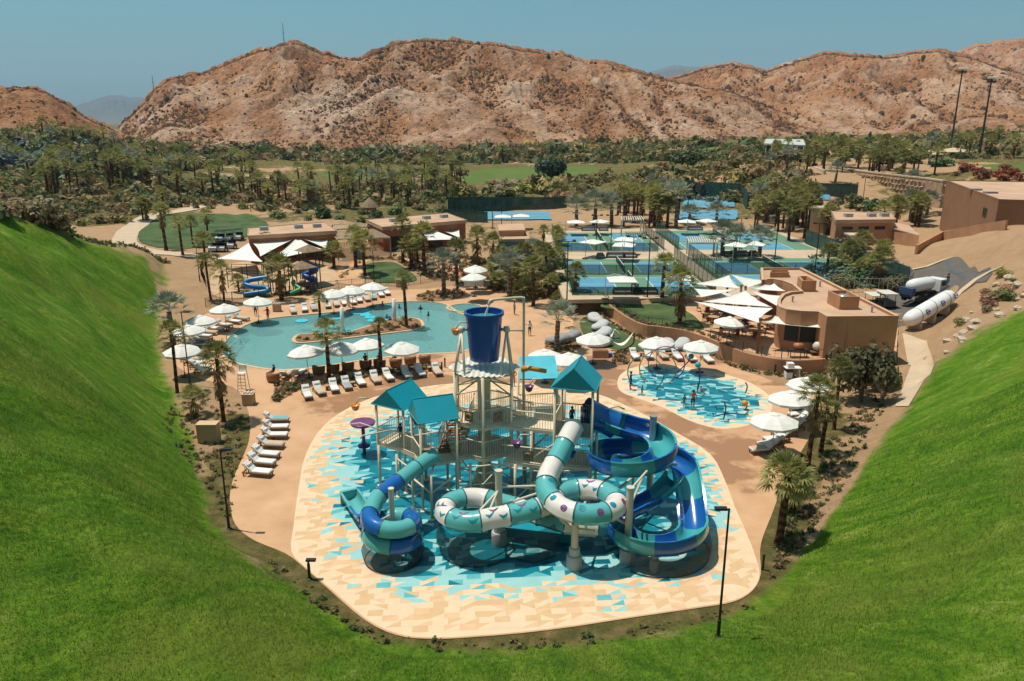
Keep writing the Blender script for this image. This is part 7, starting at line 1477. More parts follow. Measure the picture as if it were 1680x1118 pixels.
def palm_skirt(seed, nl, L, depth, name='dead_fronds'):
    r_ = random.Random(seed); mb = MB()
    for i in range(nl):
        az = i * 2.4 + r_.uniform(-.3, .3); h = -depth * r_.random(); d = Vector((math.cos(az) * .45, math.sin(az) * .45, -.9)); fan(mb, Vector((math.cos(az) * .16, math.sin(az) * .16, h)), d, Vector((math.cos(az), math.sin(az), .4)), L * r_.uniform(.7, 1), L * .5, 5, .8, .1, r_)
    return mb.mesh(name, LEAFD)
CROWN = [palm_crown(s, n, l, p, LEAFP) for s, n, l, p in ((1, 34, .95, .95), (2, 40, .9, .9), (3, 30, 1.0, 1.05), (4, 36, .85, .8))]
CROWNL = [palm_crown(s + 20, 26, 1.0, .95, LEAFP, 7, 1.6) for s in range(3)]
SILV = [palm_crown(s + 40, 22, 1.25, 1.25, LEAFS, 13, 1.9, -.2, droop=.12) for s in range(2)]; SILVL = [palm_crown(60, 18, 1.25, 1.2, LEAFS, 8, 1.8, -.2, droop=.12)]
SKIRT = [palm_skirt(1, 26, .9, .9), palm_skirt(2, 34, 1.0, 2.2)]
def trunk_mesh(seed, r0, r1, n=9, rings=10, mat=None):
    r_ = random.Random(seed); mb = MB(); pts = []; rr = []; cx = cy_ = 0
    for i in range(rings + 1): f = i / rings; pts.append((.05 * math.sin(f * 3 + seed) * f, .05 * math.cos(f * 2 + seed) * f, f)); rr.append((r0 + (r1 - r0) * f) * (1.45 if i == 0 else 1) * r_.uniform(.92, 1.08))
    mb.tube(pts, rr, n); return mb.mesh('trunk', mat or TRUNK, True)
TRK = [trunk_mesh(1, .24, .19), trunk_mesh(2, .28, .2), trunk_mesh(3, .20, .17)]; TRKG = [trunk_mesh(5, .3, .24, mat=TRUNKG)]
PR = random.Random(77)
def palm(p, h, s, label, group=None, kind=0, detail=True, skirt=.5, name='fan_palm', lean=True):
    """p: foot of the trunk, h trunk height, s crown scale"""
    s = s * (.72 if detail else .66)
    t = thing(name, label, 'palm tree', p, PR.uniform(0, 6.28), group)
    if lean: t.rotation_euler = (PR.uniform(-.035, .035), PR.uniform(-.035, .035), PR.uniform(0, 6.28))
    tr_ = link('trunk', PR.choice(TRKG if kind == 1 else TRK), t, (0, 0, -.25)); tr_.scale = (max(.75, s * .95), max(.75, s * .95), h + .25)
    c = link('crown', PR.choice((SILV if detail else SILVL) if kind == 1 else (CROWN if detail else CROWNL)), t, (.05, .02, h)); c.scale = (s, s, s * PR.uniform(.9, 1.1)); c.rotation_euler = (0, 0, PR.uniform(0, 6))
    if kind == 0 and PR.random() < skirt: k = link('dead_fronds', PR.choice(SKIRT), t, (.05, .02, h - .1)); k.scale = (s * .8, s * .8, s * PR.uniform(.6, 1.1))
    return t
def palm_px(base, crown, label, s=None, kind=0, z=None, skirt=.5, group=None, name='fan_palm'):
    p = G(*base) if z is None else P(base[0], base[1], z); c = PD(crown[0], crown[1], p.y); h = max(1.0, c.z - p.z); sc = s or 1.0
    return palm(p, h, sc, label, group, kind, True, skirt, name)
PALMS = [((540, 622), (536, 548), 'fan palm standing in front of the pool, left of the two', 1.25), ((626, 612), (623, 533), 'slim fan palm standing in front of the pool, right of the two', .8), ((667, 538), (664, 457), 'tall fan palm on the pool island', 1.05), ((367, 692), (357, 590), 'stout fan palm in the left dirt bed beside the deck', 1.3), ((291, 645), (283, 550), 'fan palm at the grass edge left of the pool loungers', 1.15), ((944, 502), (945, 448), 'fan palm left of the garden lawn', 1.3), ((1086, 490), (1090, 436), 'fan palm behind the garden lawn', 1.5), ((1115, 532), (1118, 465), 'fan palm at the edge of the garden lawn', 1.6), ((1324, 772), (1328, 645), 'tall fan palm at the right deck edge', 1.15), ((1346, 745), (1350, 672), 'fan palm with dry crown behind the right deck edge palm', 1.0),
         ((1368, 705), (1381, 605), 'slender fan palm before the round green shrub', 1.0), ((1278, 892), (1275, 782), 'shaggy fan palm nearest the camera on the right', 1.35), ((273, 411), (262, 346), 'tall fan palm at the left of the oval lawn', 1.5), ((300, 419), (292, 368), 'fan palm in front of the oval lawn, second from the left', 1.2), ((317, 405), (315, 366), 'fan palm on the oval lawn, third from the left', 1.3), ((341, 386), (336, 356), 'fan palm on the oval lawn, fourth from the left', 1.4), ((336, 417), (336, 396), 'low fan palm between the oval lawn and the playground', 1.5), ((235, 362), (234, 335), 'left one of the twin palms at the cart path bend', 1.6), ((241, 362), (241, 337), 'right one of the twin palms at the cart path bend', 1.5), ((270, 352), (268, 317), 'tall palm behind the oval lawn at the path', 1.7),
         ((346, 492), (337, 430), 'palm at the left end of the playground fence', 1.2), ((368, 498), (365, 445), 'palm in front of the climbing frame', 1.15), ((392, 480), (390, 462), 'low young palm in the playground sand', 1.0), ((462, 493), (456, 445), 'broad palm between the playground slides', 1.9), ((436, 428), (435, 404), 'palm in front of the first clubhouse sail', 1.7), ((481, 414), (479, 398), 'palm under the big playground sail', 1.6), ((584, 439), (578, 388), 'palm left of the second clubhouse pergola', 1.6), ((599, 452), (597, 400), 'broad palm beside the small round lawn', 1.9), ((661, 432), (661, 370), 'tallest palm in front of the second clubhouse', 1.6), ((676, 441), (673, 404), 'broad palm in front of the second clubhouse', 1.9), ((696, 450), (695, 384), 'tall palm right of the second clubhouse front', 1.6), ((685, 432), (684, 405), 'palm close behind the clubhouse garden palms', 1.5), ((750, 466), (750, 410), 'palm left of the drinks cart umbrellas', 1.5), ((782, 434), (782, 392), 'broad palm behind the drinks cart umbrellas', 2.0), ((808, 445), (806, 402), 'palm before the blue pavilion wall', 1.5), ((875, 502), (875, 442), 'tall palm right of the blue pavilion', 1.5), ((525, 520), (522, 490), 'low palm behind the far pool loungers', .9), ((548, 440), (546, 412), 'palm beside the little kiosk', 1.6), ((860, 455), (858, 415), 'palm in the thicket left of the courts', 1.6), ((895, 470), (893, 420), 'palm at the corner of the court fence', 1.5),
         ((1392, 440), (1390, 415), 'palm behind the right windscreen', 1.4), ((1440, 470), (1438, 425), 'palm inside the curved grey railing', 1.7), ((1447, 430), (1447, 410), 'small palm at the person on the road', 1.4), ((1412, 425), (1410, 398), 'palm before the louvred building', 1.6), ((320, 682), (318, 655), 'short young palm in the left dirt bed', 1.0), ((1300, 840), (1297, 800), 'young palm behind the nearest right palm', .9), ((1357, 385), (1352, 350), 'palm beside the round water tank', 1.8), ((1470, 305), (1468, 285), 'palm planted in front of the stone wall', 1.4)]
for b, c, lab, s in PALMS: palm_px(b, c, lab, s)
for b, c, lab, s in [((728, 484), (723, 432), 'silver palm in the bed behind the pool', 1.5), ((285, 570), (284, 512), 'broad silver palm above the lamp post at the left pool end', 1.5), ((913, 575), (920, 527), 'silver palm between the dark bean bags', 1.45), ((836, 490), (834, 437), 'silver palm below the blue pavilion', 1.6), ((1185, 420), (1182, 385), 'silver palm behind the court pergola', 1.8), ((945, 372), (943, 345), 'silver palm left of the grey-leaved pair behind the left courts', 2.1), ((975, 370), (972, 335), 'tall silver palm behind the far left court', 2.3), ((1003, 372), (1001, 340), 'silver palm right of the grey-leaved pair behind the left courts', 2.1), ((1205, 424), (1203, 395), 'tawny silver palm beside the court sofas', 1.8), ((1245, 422), (1243, 395), 'silver palm right of the court sofas', 1.8), ((1130, 368), (1128, 352), 'silver palm before the far tennis court', 1.8), ((1175, 366), (1172, 350), 'silver palm before the teal far court', 1.8), ((1370, 300), (1367, 280), 'round silver palm above the stone wall end', 1.6), ((1495, 318), (1493, 298), 'silver palm growing at the stone wall', 1.7)]:
    palm_px(b, c, lab, s, 1, name='silver_palm')
# ---- groves (members nothing tells apart share a label and a group)
def scatter(poly, n, rnd, mind=0.0):
    xs = [p[0] for p in poly]; ys = [p[1] for p in poly]; out = []; tries = 0
    while len(out) < n and tries < n * 60:
        tries += 1; x, y = rnd.uniform(min(xs), max(xs)), rnd.uniform(min(ys), max(ys))
        if bool(inpoly(np.array([x]), np.array([y]), poly)[0]) and all(abs(x - a) + abs(y - b) * 2.5 > mind for a, b in out): out.append((x, y))
    return out
GROVES = [([(80, 330), (240, 318), (420, 330), (420, 308), (240, 290), (80, 300)], 40, 7.5, 2.0, 'fan palm in the grove behind the oval lawn'), ([(420, 345), (600, 345), (740, 335), (740, 312), (600, 308), (420, 318)], 46, 7.0, 1.9, 'fan palm in the grove behind the clubhouses'), ([(200, 300), (420, 300), (420, 262), (300, 255), (200, 262)], 34, 7.0, 2.1, 'fan palm in the grove at the foot of the left hills'), ([(560, 322), (760, 312), (760, 292), (600, 292)], 18, 9.0, 2.0, 'tall fan palm beside the golf pond'),
          ([(780, 268), (960, 268), (960, 252), (700, 255), (690, 268)], 20, 8.5, 2.2, 'distant fan palm beyond the fairway'), ([(995, 375), (1115, 375), (1110, 335), (1010, 330)], 22, 6.0, 1.85, 'fan palm in the clump behind the left courts'), ([(1225, 395), (1340, 400), (1345, 350), (1230, 345)], 26, 6.0, 1.75, 'shaggy fan palm in the clump behind the right courts'), ([(1255, 290), (1400, 285), (1500, 292), (1540, 290), (1540, 268), (1260, 262)], 34, 5.5, 1.9, 'fan palm on the terrace above the stone wall'), ([(800, 470), (850, 505), (925, 500), (920, 400), (870, 395), (830, 430)], 30, 2.8, 1.15, 'palm in the thicket left of the courts fence'), ([(1340, 440), (1440, 470), (1480, 462), (1450, 410), (1370, 395)], 9, 2.4, 1.2, 'low palm in the shrubs along the road'), ([(1400, 400), (1520, 345), (1540, 360), (1500, 375)], 10, 4.0, 1.7, 'palm behind the louvred building'), ([(1555, 262), (1680, 262), (1680, 235), (1480, 240)], 16, 6, 2.0, 'palm beside the flood lights')]
rg = random.Random(5)
def nth(i): i += 1; return f"{i}{'th' if 10 <= i % 100 <= 20 else {1: 'st', 2: 'nd', 3: 'rd'}.get(i % 10, 'th')}"
for poly, n, h, s, lab in GROVES:
    pts = scatter(poly, n, rg, 6); W = GN(pts)
    for i_, (x, y, z) in enumerate(sorted(W.tolist(), key=lambda q: q[0] / q[1])): palm(Vector((x, y, z)), h * rg.uniform(.65, 1.25), s * rg.uniform(.8, 1.2), f'{lab}, {nth(i_)} from the left', lab.replace('fan palm', 'palms').replace('palm in', 'palms in'), 1 if rg.random() < .1 else 0, y < 170, .55)
# ---- shrubs: leaf cards through an uneven volume
def shrub_mesh(seed, n, leaf, lob, name='foliage', flat=.8):
    r_ = random.Random(seed); lobes = [(Vector((r_.uniform(-.55, .55), r_.uniform(-.55, .55), r_.uniform(.2, .75) * flat)), r_.uniform(.32, .55)) for _ in range(lob)]; mb = MB()
    for i in range(n):
        c, rad = r_.choice(lobes); v = Vector((r_.gauss(0, 1), r_.gauss(0, 1), r_.gauss(0, 1))).normalized(); p = c + v * rad * r_.uniform(.65, 1.05); p.z = max(p.z, .03)
        nrm = (v + Vector((r_.uniform(-.6, .6), r_.uniform(-.6, .6), r_.uniform(-.2, .9)))).normalized(); a = nrm.orthogonal().normalized(); b = nrm.cross(a); an = r_.uniform(0, 6.28); a, b = a * math.cos(an) + b * math.sin(an), b * math.cos(an) - a * math.sin(an); s_ = leaf * r_.uniform(.6, 1.3)
        mb.add([p - a * s_, p + b * s_ * .5, p + a * s_, p - b * s_ * .5], [(0, 1, 2, 3)])
    return mb.mesh(name, LEAFO)
SHR = [shrub_mesh(s, 420, .13, 7) for s in range(4)]; SHRF = [shrub_mesh(s + 9, 170, .20, 6) for s in range(4)]; stemm = MB(); 
for k in range(4): stemm.tube([(0, 0, -.1), (.3 * math.cos(k * 1.6), .3 * math.sin(k * 1.6), .5)], [.04, .02], 5)
STEM = stemm.mesh('stems', TRUNK)
GRN = [(.065, .095, .032), (.085, .11, .038), (.11, .12, .045)]; OLV = [(.17, .145, .06), (.21, .165, .07), (.15, .125, .055)]; DRY = [(.27, .175, .09), (.31, .185, .10), (.24, .15, .08)]; YEL = [(.36, .24, .06)]; RED = [(.24, .05, .022), (.20, .06, .03), (.18, .08, .04)]; BLU = [(.09, .125, .09), (.10, .13, .095)]
def shrub(p, s, h, c, label, group, near=False, name='shrub'):
    t = thing(name, label, 'shrub', p, PR.uniform(0, 6.28), group); f = link('foliage', PR.choice(SHR if near else SHRF), t); f.scale = (s, s, h); f.color = (*[v * PR.uniform(.95, 1.5) for v in c], 1)
    if near: m_ = link('stems', STEM, t); m_.scale = (s, s, h)
    return t
def tree_(px, top, w, c, label, group=None):
    p = G(*px); q = PD(px[0], top, p.y); h = q.z - p.z; t = thing('broadleaf_tree', label, 'tree', p, PR.uniform(0, 6), group); m_ = MB(); m_.tube([(0, 0, -.3), (.1, 0, h * .3), (0, .1, h * .6)], [.22, .16, .06], 7)
    for k in range(4): m_.tube([(0.05, 0, h * .28), (w * .5 * math.cos(k * 1.7), w * .5 * math.sin(k * 1.7), h * .65)], [.1, .03], 5)
    m_.build('trunk', TRUNKG, t, world=False)
    for k in range(5): f = link('crown', PR.choice(SHR), t, (w * .38 * math.cos(k * 1.3), w * .38 * math.sin(k * 1.3), h * (.22 + .1 * (k % 3)))); f.scale = (w * .8, w * .8, h * .55); f.rotation_euler = (0, 0, k); f.color = (*c, 1)
tree_((1412, 660), 556, 2.6, (.13, .115, .055), 'bushy olive-green tree in front of the restaurant wall'); tree_((1440, 640), 590, 1.6, (.13, .12, .06), 'smaller olive tree right of the bushy tree')
tree_((1455, 475), 446, 2.2, (.15, .135, .06), 'dark round tree inside the curved grey railing'); tree_((1380, 420), 388, 2.5, (.14, .12, .07), 'grey-brown tree behind the right windscreen'); tree_((905, 300), 252, 7, (.05, .085, .045), 'dark round tree beyond the fairway'); tree_((1128, 278), 240, 7, (.09, .11, .045), 'broad green tree on the distant slope')
BUSH = [([(0, 360), (0, 300), (120, 300), (240, 330), (330, 345), (230, 362), (150, 372), (60, 372)], 46, 2.4, OLV + DRY, 'dry olive bush on the slope above the left bank'), ([(260, 345), (440, 345), (440, 335), (300, 328)], 14, 1.6, OLV + GRN, 'shrub edging the oval lawn'), ([(200, 262), (500, 258), (700, 264), (1000, 262), (1000, 242), (700, 238), (300, 240), (200, 250)], 44, 9, OLV + DRY + YEL, 'rounded bush at the foot of the hills'), ([(560, 300), (760, 300), (760, 280), (560, 280)], 16, 5, GRN + OLV, 'green bush along the golf water'), ([(1020, 330), (1250, 330), (1330, 300), (1330, 245), (1130, 262), (1000, 290)], 34, 3.6, DRY + OLV, 'dry bush on the brown mound behind the courts'), ([(600, 368), (760, 350), (760, 340), (500, 345), (430, 362)], 24, 2.2, OLV + YEL + GRN, 'shrub behind the clubhouse roofs'), ([(860, 510), (935, 505), (920, 440), (850, 430), (800, 470)], 30, 1.2, OLV + GRN, 'shrub in the thicket below the pavilion'), ([(1560, 290), (1680, 300), (1680, 280), (1560, 272)], 18, 1.7, RED, 'red bougainvillea above the hall'), ([(1350, 262), (1560, 275), (1560, 250), (1330, 245)], 26, 3.0, GRN + BLU, 'green bush on the palm terrace'), ([(1340, 450), (1390, 480), (1460, 478), (1470, 455), (1400, 425)], 24, 1.6, OLV + GRN + BLU, 'shrub beside the right windscreen'), ([(1270, 345), (1360, 345), (1450, 345), (1500, 340), (1490, 330), (1300, 330)], 18, 2.0, OLV + GRN, 'shrub below the stone wall'), ([(1570, 540), (1640, 450), (1680, 440), (1680, 480), (1600, 530)], 14, .9, OLV + DRY, 'dry shrub among the boulders on the right slope'), ([(740, 330), (920, 325), (920, 305), (760, 308)], 16, 4.5, OLV + YEL, 'bush below the fairway')]
rb2 = random.Random(9)
for poly, n, s, cs_, lab in BUSH:
    W = GN(scatter(poly, n, rb2, 3))
    for i_, (x, y, z) in enumerate(sorted(W.tolist(), key=lambda q: q[0] / q[1])): k = s * rb2.uniform(.6, 1.4); shrub(Vector((x, y, z)), k, k * rb2.uniform(.7, 1.1), rb2.choice(cs_), f'{lab}, {nth(i_)} from the left', 'plants: ' + lab, y < 110 or s < 1)
# wooded knoll at the left: individual crowns in front, the mass behind
W = GN(scatter([(0, 215), (60, 208), (130, 202), (165, 208), (200, 240), (200, 292), (0, 300)], 90, rb2, 5))
for i, (x, y, z) in enumerate(sorted(W.tolist(), key=lambda q: q[0] / q[1])):
    if i % 3 == 0: palm(Vector((x, y, z)), rb2.uniform(5, 9), rb2.uniform(2.0, 2.8), f'blue-green palm on the wooded far-left knoll, {nth(i // 3)} palm from the left', 'palms on the wooded knoll', 1 if i % 4 == 0 else 0, False, .2)
    else: k = rb2.uniform(5, 8); shrub(Vector((x, y, z)), k, k * 1.0, rb2.choice(GRN + BLU), f'dense green tree on the wooded far-left knoll, {nth(i - i // 3 - 1)} tree from the left', 'trees on the wooded knoll', name='round_tree')
# beds on the deck: soil and low planting
def card_mass(name, pts, sizes, cols, label, cards=30, leaf=.30, cat='plants', seed=1, zs=.9):
    """many small leafy plants as one mass of leaf cards"""
    rr = np.random.default_rng(seed); n = len(pts); pts = np.asarray(pts, float); sizes = np.asarray(sizes, float); cols = np.asarray(cols, float)
    N_ = n * cards; v = rr.normal(0, 1, (N_, 3)); v /= np.linalg.norm(v, axis=1)[:, None]; rad = rr.uniform(.45, 1.0, (N_, 1)); off = v * rad; off[:, 2] = np.abs(off[:, 2]) * zs + .08; S = np.repeat(sizes, cards)[:, None]; lob = np.repeat(rr.uniform(-.25, .25, (n, 2)), cards, 0)
    off[:, :2] *= 1 + .35 * np.sin(np.arctan2(off[:, 1], off[:, 0]) * 3 + np.repeat(rr.uniform(0, 6, n), cards))[:, None]; C = np.repeat(pts, cards, 0) + off * S
    nn = v + rr.uniform(-.6, .6, (N_, 3)); nn[:, 2] += .3; nn /= np.linalg.norm(nn, axis=1)[:, None]; a = np.cross(nn, rr.normal(0, 1, (N_, 3))); a /= np.linalg.norm(a, axis=1)[:, None] + 1e-9; b = np.cross(nn, a); sz = S * leaf * rr.uniform(.6, 1.35, (N_, 1))
    V = np.stack([C - a * sz, C + b * sz * .55, C + a * sz, C - b * sz * .55], 1).reshape(-1, 3); F = np.arange(N_ * 4, dtype=np.int32)
    me = bpy.data.meshes.new(name); me.vertices.add(len(V)); me.vertices.foreach_set('co', V.ravel()); me.loops.add(len(F)); me.loops.foreach_set('vertex_index', F); me.polygons.add(N_); me.polygons.foreach_set('loop_start', np.arange(0, N_ * 4, 4, dtype=np.int32)); me.polygons.foreach_set('loop_total', np.full(N_, 4, np.int32)); me.update(calc_edges=True)
    cc = np.repeat(np.repeat(cols, cards, 0) * rr.uniform(.6, 1.4, (N_, 1)), 4, 0); setcol(me, 'tone', np.concatenate([cc, np.ones((len(cc), 1))], 1)); me.materials.append(blade_mat()); return tag(link(name, me), label, cat, kind='stuff')
def blade_mat():
    m = MATS.get('toned leaf')
    if m: return m
    m = bpy.data.materials.new('toned leaf'); MATS['toned leaf'] = m; m.use_nodes = True; N = m.node_tree.nodes; l = m.node_tree.links; b_ = N['Principled BSDF']; b_.inputs['Roughness'].default_value = .65; b_.inputs['Specular IOR Level'].default_value = .2; a_ = N.new('ShaderNodeVertexColor'); a_.layer_name = 'tone'; l.new(a_.outputs[0], b_.inputs['Base Color']); tl = N.new('ShaderNodeBsdfTranslucent'); l.new(a_.outputs[0], tl.inputs[0]); ms = N.new('ShaderNodeMixShader'); ms.inputs[0].default_value = .3; l.new(b_.outputs[0], ms.inputs[1]); l.new(tl.outputs[0], ms.inputs[2]); l.new(ms.outputs[0], N['Material Output'].inputs[0]); return m
def bed(px, label, n, z=0.0):
    poly = PX(px, z, 3); tag(MB().prism(poly, z - .05, z + .06).build('planting_bed', SOIL), kind='structure'); rr = random.Random(len(px) * 7 + n); xs = [p[0] for p in poly]; ys = [p[1] for p in poly]; pts = []
    while len(pts) < n:
        x, y = rr.uniform(min(xs), max(xs)), rr.uniform(min(ys), max(ys))
        if inpoly(np.array([x]), np.array([y]), poly)[0]: pts.append((x, y, z + .05))
    card_mass('bed_planting', pts, [rr.uniform(.2, .45) for _ in pts], [rr.choice(GRN + OLV + OLV + DRY) for _ in pts], label, 34, .35, seed=n)
bed([(452, 659), (452, 634), (478, 627), (520, 623), (520, 632), (490, 640), (470, 652)], 'low spiky plants in the triangular bed left of the front lounger row', 46)
bed([(520, 630), (600, 616), (660, 608), (700, 602), (722, 604), (720, 607), (690, 607), (640, 613), (590, 622), (545, 632)], 'low plants in the narrow bed behind the front lounger row', 70)
bed([(686, 494), (690, 482), (730, 476), (757, 478), (757, 488), (730, 494)], 'low plants in the bed behind the pool', 50); bed([(893, 572), (905, 560), (940, 556), (952, 566), (940, 578), (910, 580)], 'low plants round the silver palm bed', 26); bed([(1006, 596), (1010, 580), (1025, 578), (1034, 588), (1028, 598)], 'spiky plants in the small bed beside the splash-pad loungers', 20)
pts = []; ic = Vector((sum(p[0] for p in ISLE) / len(ISLE), sum(p[1] for p in ISLE) / len(ISLE))); gi = grow(ISLE, -.5)
while len(pts) < 50:
    c_ = Vector(rb2.choice(ISLE)).lerp(ic, rb2.uniform(.1, .6))
    if inpoly(np.array([c_.x]), np.array([c_.y]), gi)[0]: pts.append((c_.x, c_.y, .12))
card_mass('bed_planting', pts, [rb2.uniform(.2, .45) for _ in pts], [rb2.choice(GRN + OLV + RED) for _ in pts], 'low plants and rust-coloured leaves on the pool island', 30, .35, seed=4)
foot, top_ = [], []
for i in range(2, len(WALLB) - 1):
    a = Vector(WALLB[i]); t_ = (Vector(WALLB[i + 1]) - Vector(WALLB[i - 1])).normalized(); n_ = Vector((t_.y, -t_.x))
    for k in range(3):
        p = a + n_ * rb2.uniform(.45, 1.1) + t_ * rb2.uniform(-.6, .6); foot.append((p.x, p.y, .03)); p = a - n_ * rb2.uniform(.4, 1.2) + t_ * rb2.uniform(-.6, .6)
        if i < 30: top_.append((p.x, p.y, TERR))
card_mass('wall_planting', foot, [rb2.uniform(.18, .42) for _ in foot], [rb2.choice(OLV + GRN + DRY) for _ in foot], 'low plants along the foot of the curved wall', 26, .35, seed=5); card_mass('wall_planting', top_, [rb2.uniform(.18, .4) for _ in top_], [rb2.choice(OLV + DRY) for _ in top_], 'low plants along the top of the curved wall', 26, .35, seed=6)
W = GN(scatter([(262, 700), (300, 640), (390, 645), (402, 700), (395, 760), (375, 860), (340, 800)], 200, rb2)); card_mass('ground_planting', W, [rb2.uniform(.12, .3) for _ in W], [rb2.choice(OLV + DRY + GRN) for _ in W], 'sparse small plants in the left dirt bed', 22, .4, seed=7)
W = GN(scatter([(1262, 960), (1300, 820), (1340, 740), (1400, 680), (1440, 610), (1480, 610), (1420, 740), (1330, 880)], 260, rb2)); card_mass('ground_planting', W, [rb2.uniform(.12, .34) for _ in W], [rb2.choice(OLV + DRY + GRN) for _ in W], 'sparse small plants on the dirt strip along the right deck', 22, .4, seed=8)
W = GN(scatter([(400, 900), (480, 940), (620, 1040), (760, 1058), (1000, 1040), (1240, 990), (1250, 1000), (1000, 1056), (760, 1072), (600, 1056), (450, 950)], 120, rb2)); card_mass('ground_planting', W, [rb2.choice([.06, .08, .1, .22]) for _ in W], [rb2.choice(OLV + GRN) for _ in W], 'ragged weeds along the near edge of the deck', 22, .5, seed=9)
W = GN(scatter([(540, 470), (600, 424), (700, 416), (800, 425), (860, 440), (900, 500), (860, 505), (790, 465), (720, 462), (690, 452), (640, 425), (600, 430)], 480, rb2)); card_mass('garden_planting', W, [rb2.uniform(.3, .75) for _ in W], [rb2.choice(OLV + GRN + OLV + RED + DRY) for _ in W], 'mixed low planting in the gardens round the clubhouses', 26, .32, seed=10)
W = GN(scatter([(1300, 470), (1345, 405), (1390, 432), (1480, 440), (1485, 460), (1400, 480)], 150, rb2)); card_mass('garden_planting', W, [rb2.uniform(.35, .9) for _ in W], [rb2.choice(OLV + GRN + BLU) for _ in W], 'mixed shrubs along the road below the louvred building', 26, .3, seed=11)
# ---- scrub over the hills: one mass nobody could count
def blob_mass(name, pts, sizes, cols, label, kind='stuff', tri=10):
    rr = np.random.default_rng(3); n = len(pts)
    base = np.array([(math.cos(a), math.sin(a), 0) for a in np.linspace(0, 2 * PI, 6)[:-1]] + [(math.cos(a) * .75, math.sin(a) * .75, .62) for a in np.linspace(.6, 2 * PI + .6, 6)[:-1]] + [(0, 0, .95)])
    fs = [(i, (i + 1) % 5, 5 + i) for i in range(5)] + [((i + 1) % 5, 5 + (i + 1) % 5, 5 + i) for i in range(5)] + [(5 + i, 5 + (i + 1) % 5, 10) for i in range(5)]
    nb = len(base); V = base[None] * (1 + rr.uniform(-.3, .3, (n, nb, 1))) * np.array(sizes)[:, None, None] * rr.uniform(.7, 1.3, (n, 1, 3)); V = V + np.array(pts)[:, None, :]; V[:, :5, 2] -= np.array(sizes)[:, None] * .3
    F = (np.array(fs)[None] + (np.arange(n) * nb)[:, None, None]).reshape(-1, 3)
    me = bpy.data.meshes.new(name); me.vertices.add(n * nb); me.vertices.foreach_set('co', V.reshape(-1)); me.loops.add(F.size); me.loops.foreach_set('vertex_index', F.ravel().astype(np.int32)); me.polygons.add(len(F)); me.polygons.foreach_set('loop_start', np.arange(0, F.size, 3, dtype=np.int32)); me.polygons.foreach_set('loop_total', np.full(len(F), 3, np.int32)); me.update(calc_edges=True); me.validate()
    setcol(me, 'tone', np.concatenate([np.repeat(np.array(cols), nb, 0) * (1 + rr.uniform(-.25, .25, (n * nb, 1))), np.ones((n * nb, 1))], 1))
    m = MATS.get('scrub tone')
    if m is None:
        m = bpy.data.materials.new('scrub tone'); MATS['scrub tone'] = m; m.use_nodes = True; b_ = m.node_tree.nodes['Principled BSDF']; b_.inputs['Roughness'].default_value = .95; b_.inputs['Specular IOR Level'].default_value = .05; a_ = m.node_tree.nodes.new('ShaderNodeVertexColor'); a_.layer_name = 'tone'; m.node_tree.links.new(a_.outputs[0], b_.inputs['Base Color'])
    me.materials.append(m); return tag(link(name, me), label, 'scrub', kind=kind)
nr_ = np.random.default_rng(8)
for k, n in ((0, 34000), (1, 7000), (2, 20000), (3, 2500)):
    X, Y, Z, TT, sm = HILLFN[k]; i = nr_.integers(0, X.shape[0] - 1, n * 3); j = nr_.integers(0, X.shape[1] - 16, n * 3); fx = nr_.random(n * 3); fy = nr_.random(n * 3)
    def bil(A): return A[i, j] * (1 - fx) * (1 - fy) + A[i + 1, j] * fx * (1 - fy) + A[i, j + 1] * (1 - fx) * fy + A[i + 1, j + 1] * fx * fy
    x, y, z, s_ = bil(X), bil(Y), bil(Z), bil(sm); w = np.clip(.35 - s_ * 2.2 + fbm(x * .01, y * .01, 3) * 1.2 + (.3 - bil(TT)) * .5, .05, 1); keep = np.nonzero(nr_.random(n * 3) < w)[0][:n]
    d = np.hypot(x, y)[keep]; sz = np.clip(nr_.gamma(1.6, .46, len(keep)), .3, 3.4) * np.clip(d / 900, .7, 2.0); cc = np.array([(.11, .062, .036), (.17, .085, .045), (.085, .060, .034), (.20, .10, .055)])[nr_.integers(0, 4, len(keep))]
    blob_mass('hillside_scrub', np.stack([x, y, z], -1)[keep], sz, cc, ['dry brown scrub dotted over the main range of hills', 'dry scrub dotted over the far left hill', 'dry scrub dotted over the right-hand back range', 'dry scrub on the farthest right ridge'][k])
# valley-floor scrub
pp = []; 
for poly, n in (([(0, 300), (200, 300), (420, 262), (1000, 270), (1340, 250), (1340, 236), (1000, 240), (200, 236), (150, 215), (0, 220)], 5200), ([(0, 360), (330, 340), (420, 335), (420, 300), (0, 300)], 900), ([(420, 350), (740, 335), (760, 300), (420, 300)], 500), ([(1000, 335), (1330, 330), (1330, 250), (1130, 262), (1000, 295)], 520), ([(1300, 262), (1680, 262), (1680, 222), (1300, 232)], 420), ([(740, 345), (920, 335), (1000, 300), (1000, 285), (740, 320)], 160)):
    pp += scatter(poly, n, rb2)
W = GN(pp); keep = ~((W[:, 2] < -1.5) & (W[:, 1] < 120)); W = W[keep]; pq = np.array(pp)[keep]
infair = np.zeros(len(W), bool)
for q in FAIR: infair |= inpoly(pq[:, 0], pq[:, 1], q)
W = W[~infair]; cc = np.array(OLV + OLV + DRY[:1] + GRN + [(.22, .16, .07)])[nr_.integers(0, 11, len(W))] * 1.3; card_mass('valley_scrub', W, np.clip(nr_.gamma(2.2, .62, len(W)), .4, 3.4) * np.clip(W[:, 1] / 240, .6, 2.6), cc, 'mixed dry and olive scrub covering the valley floor', 24, .40, 'scrub', 12)
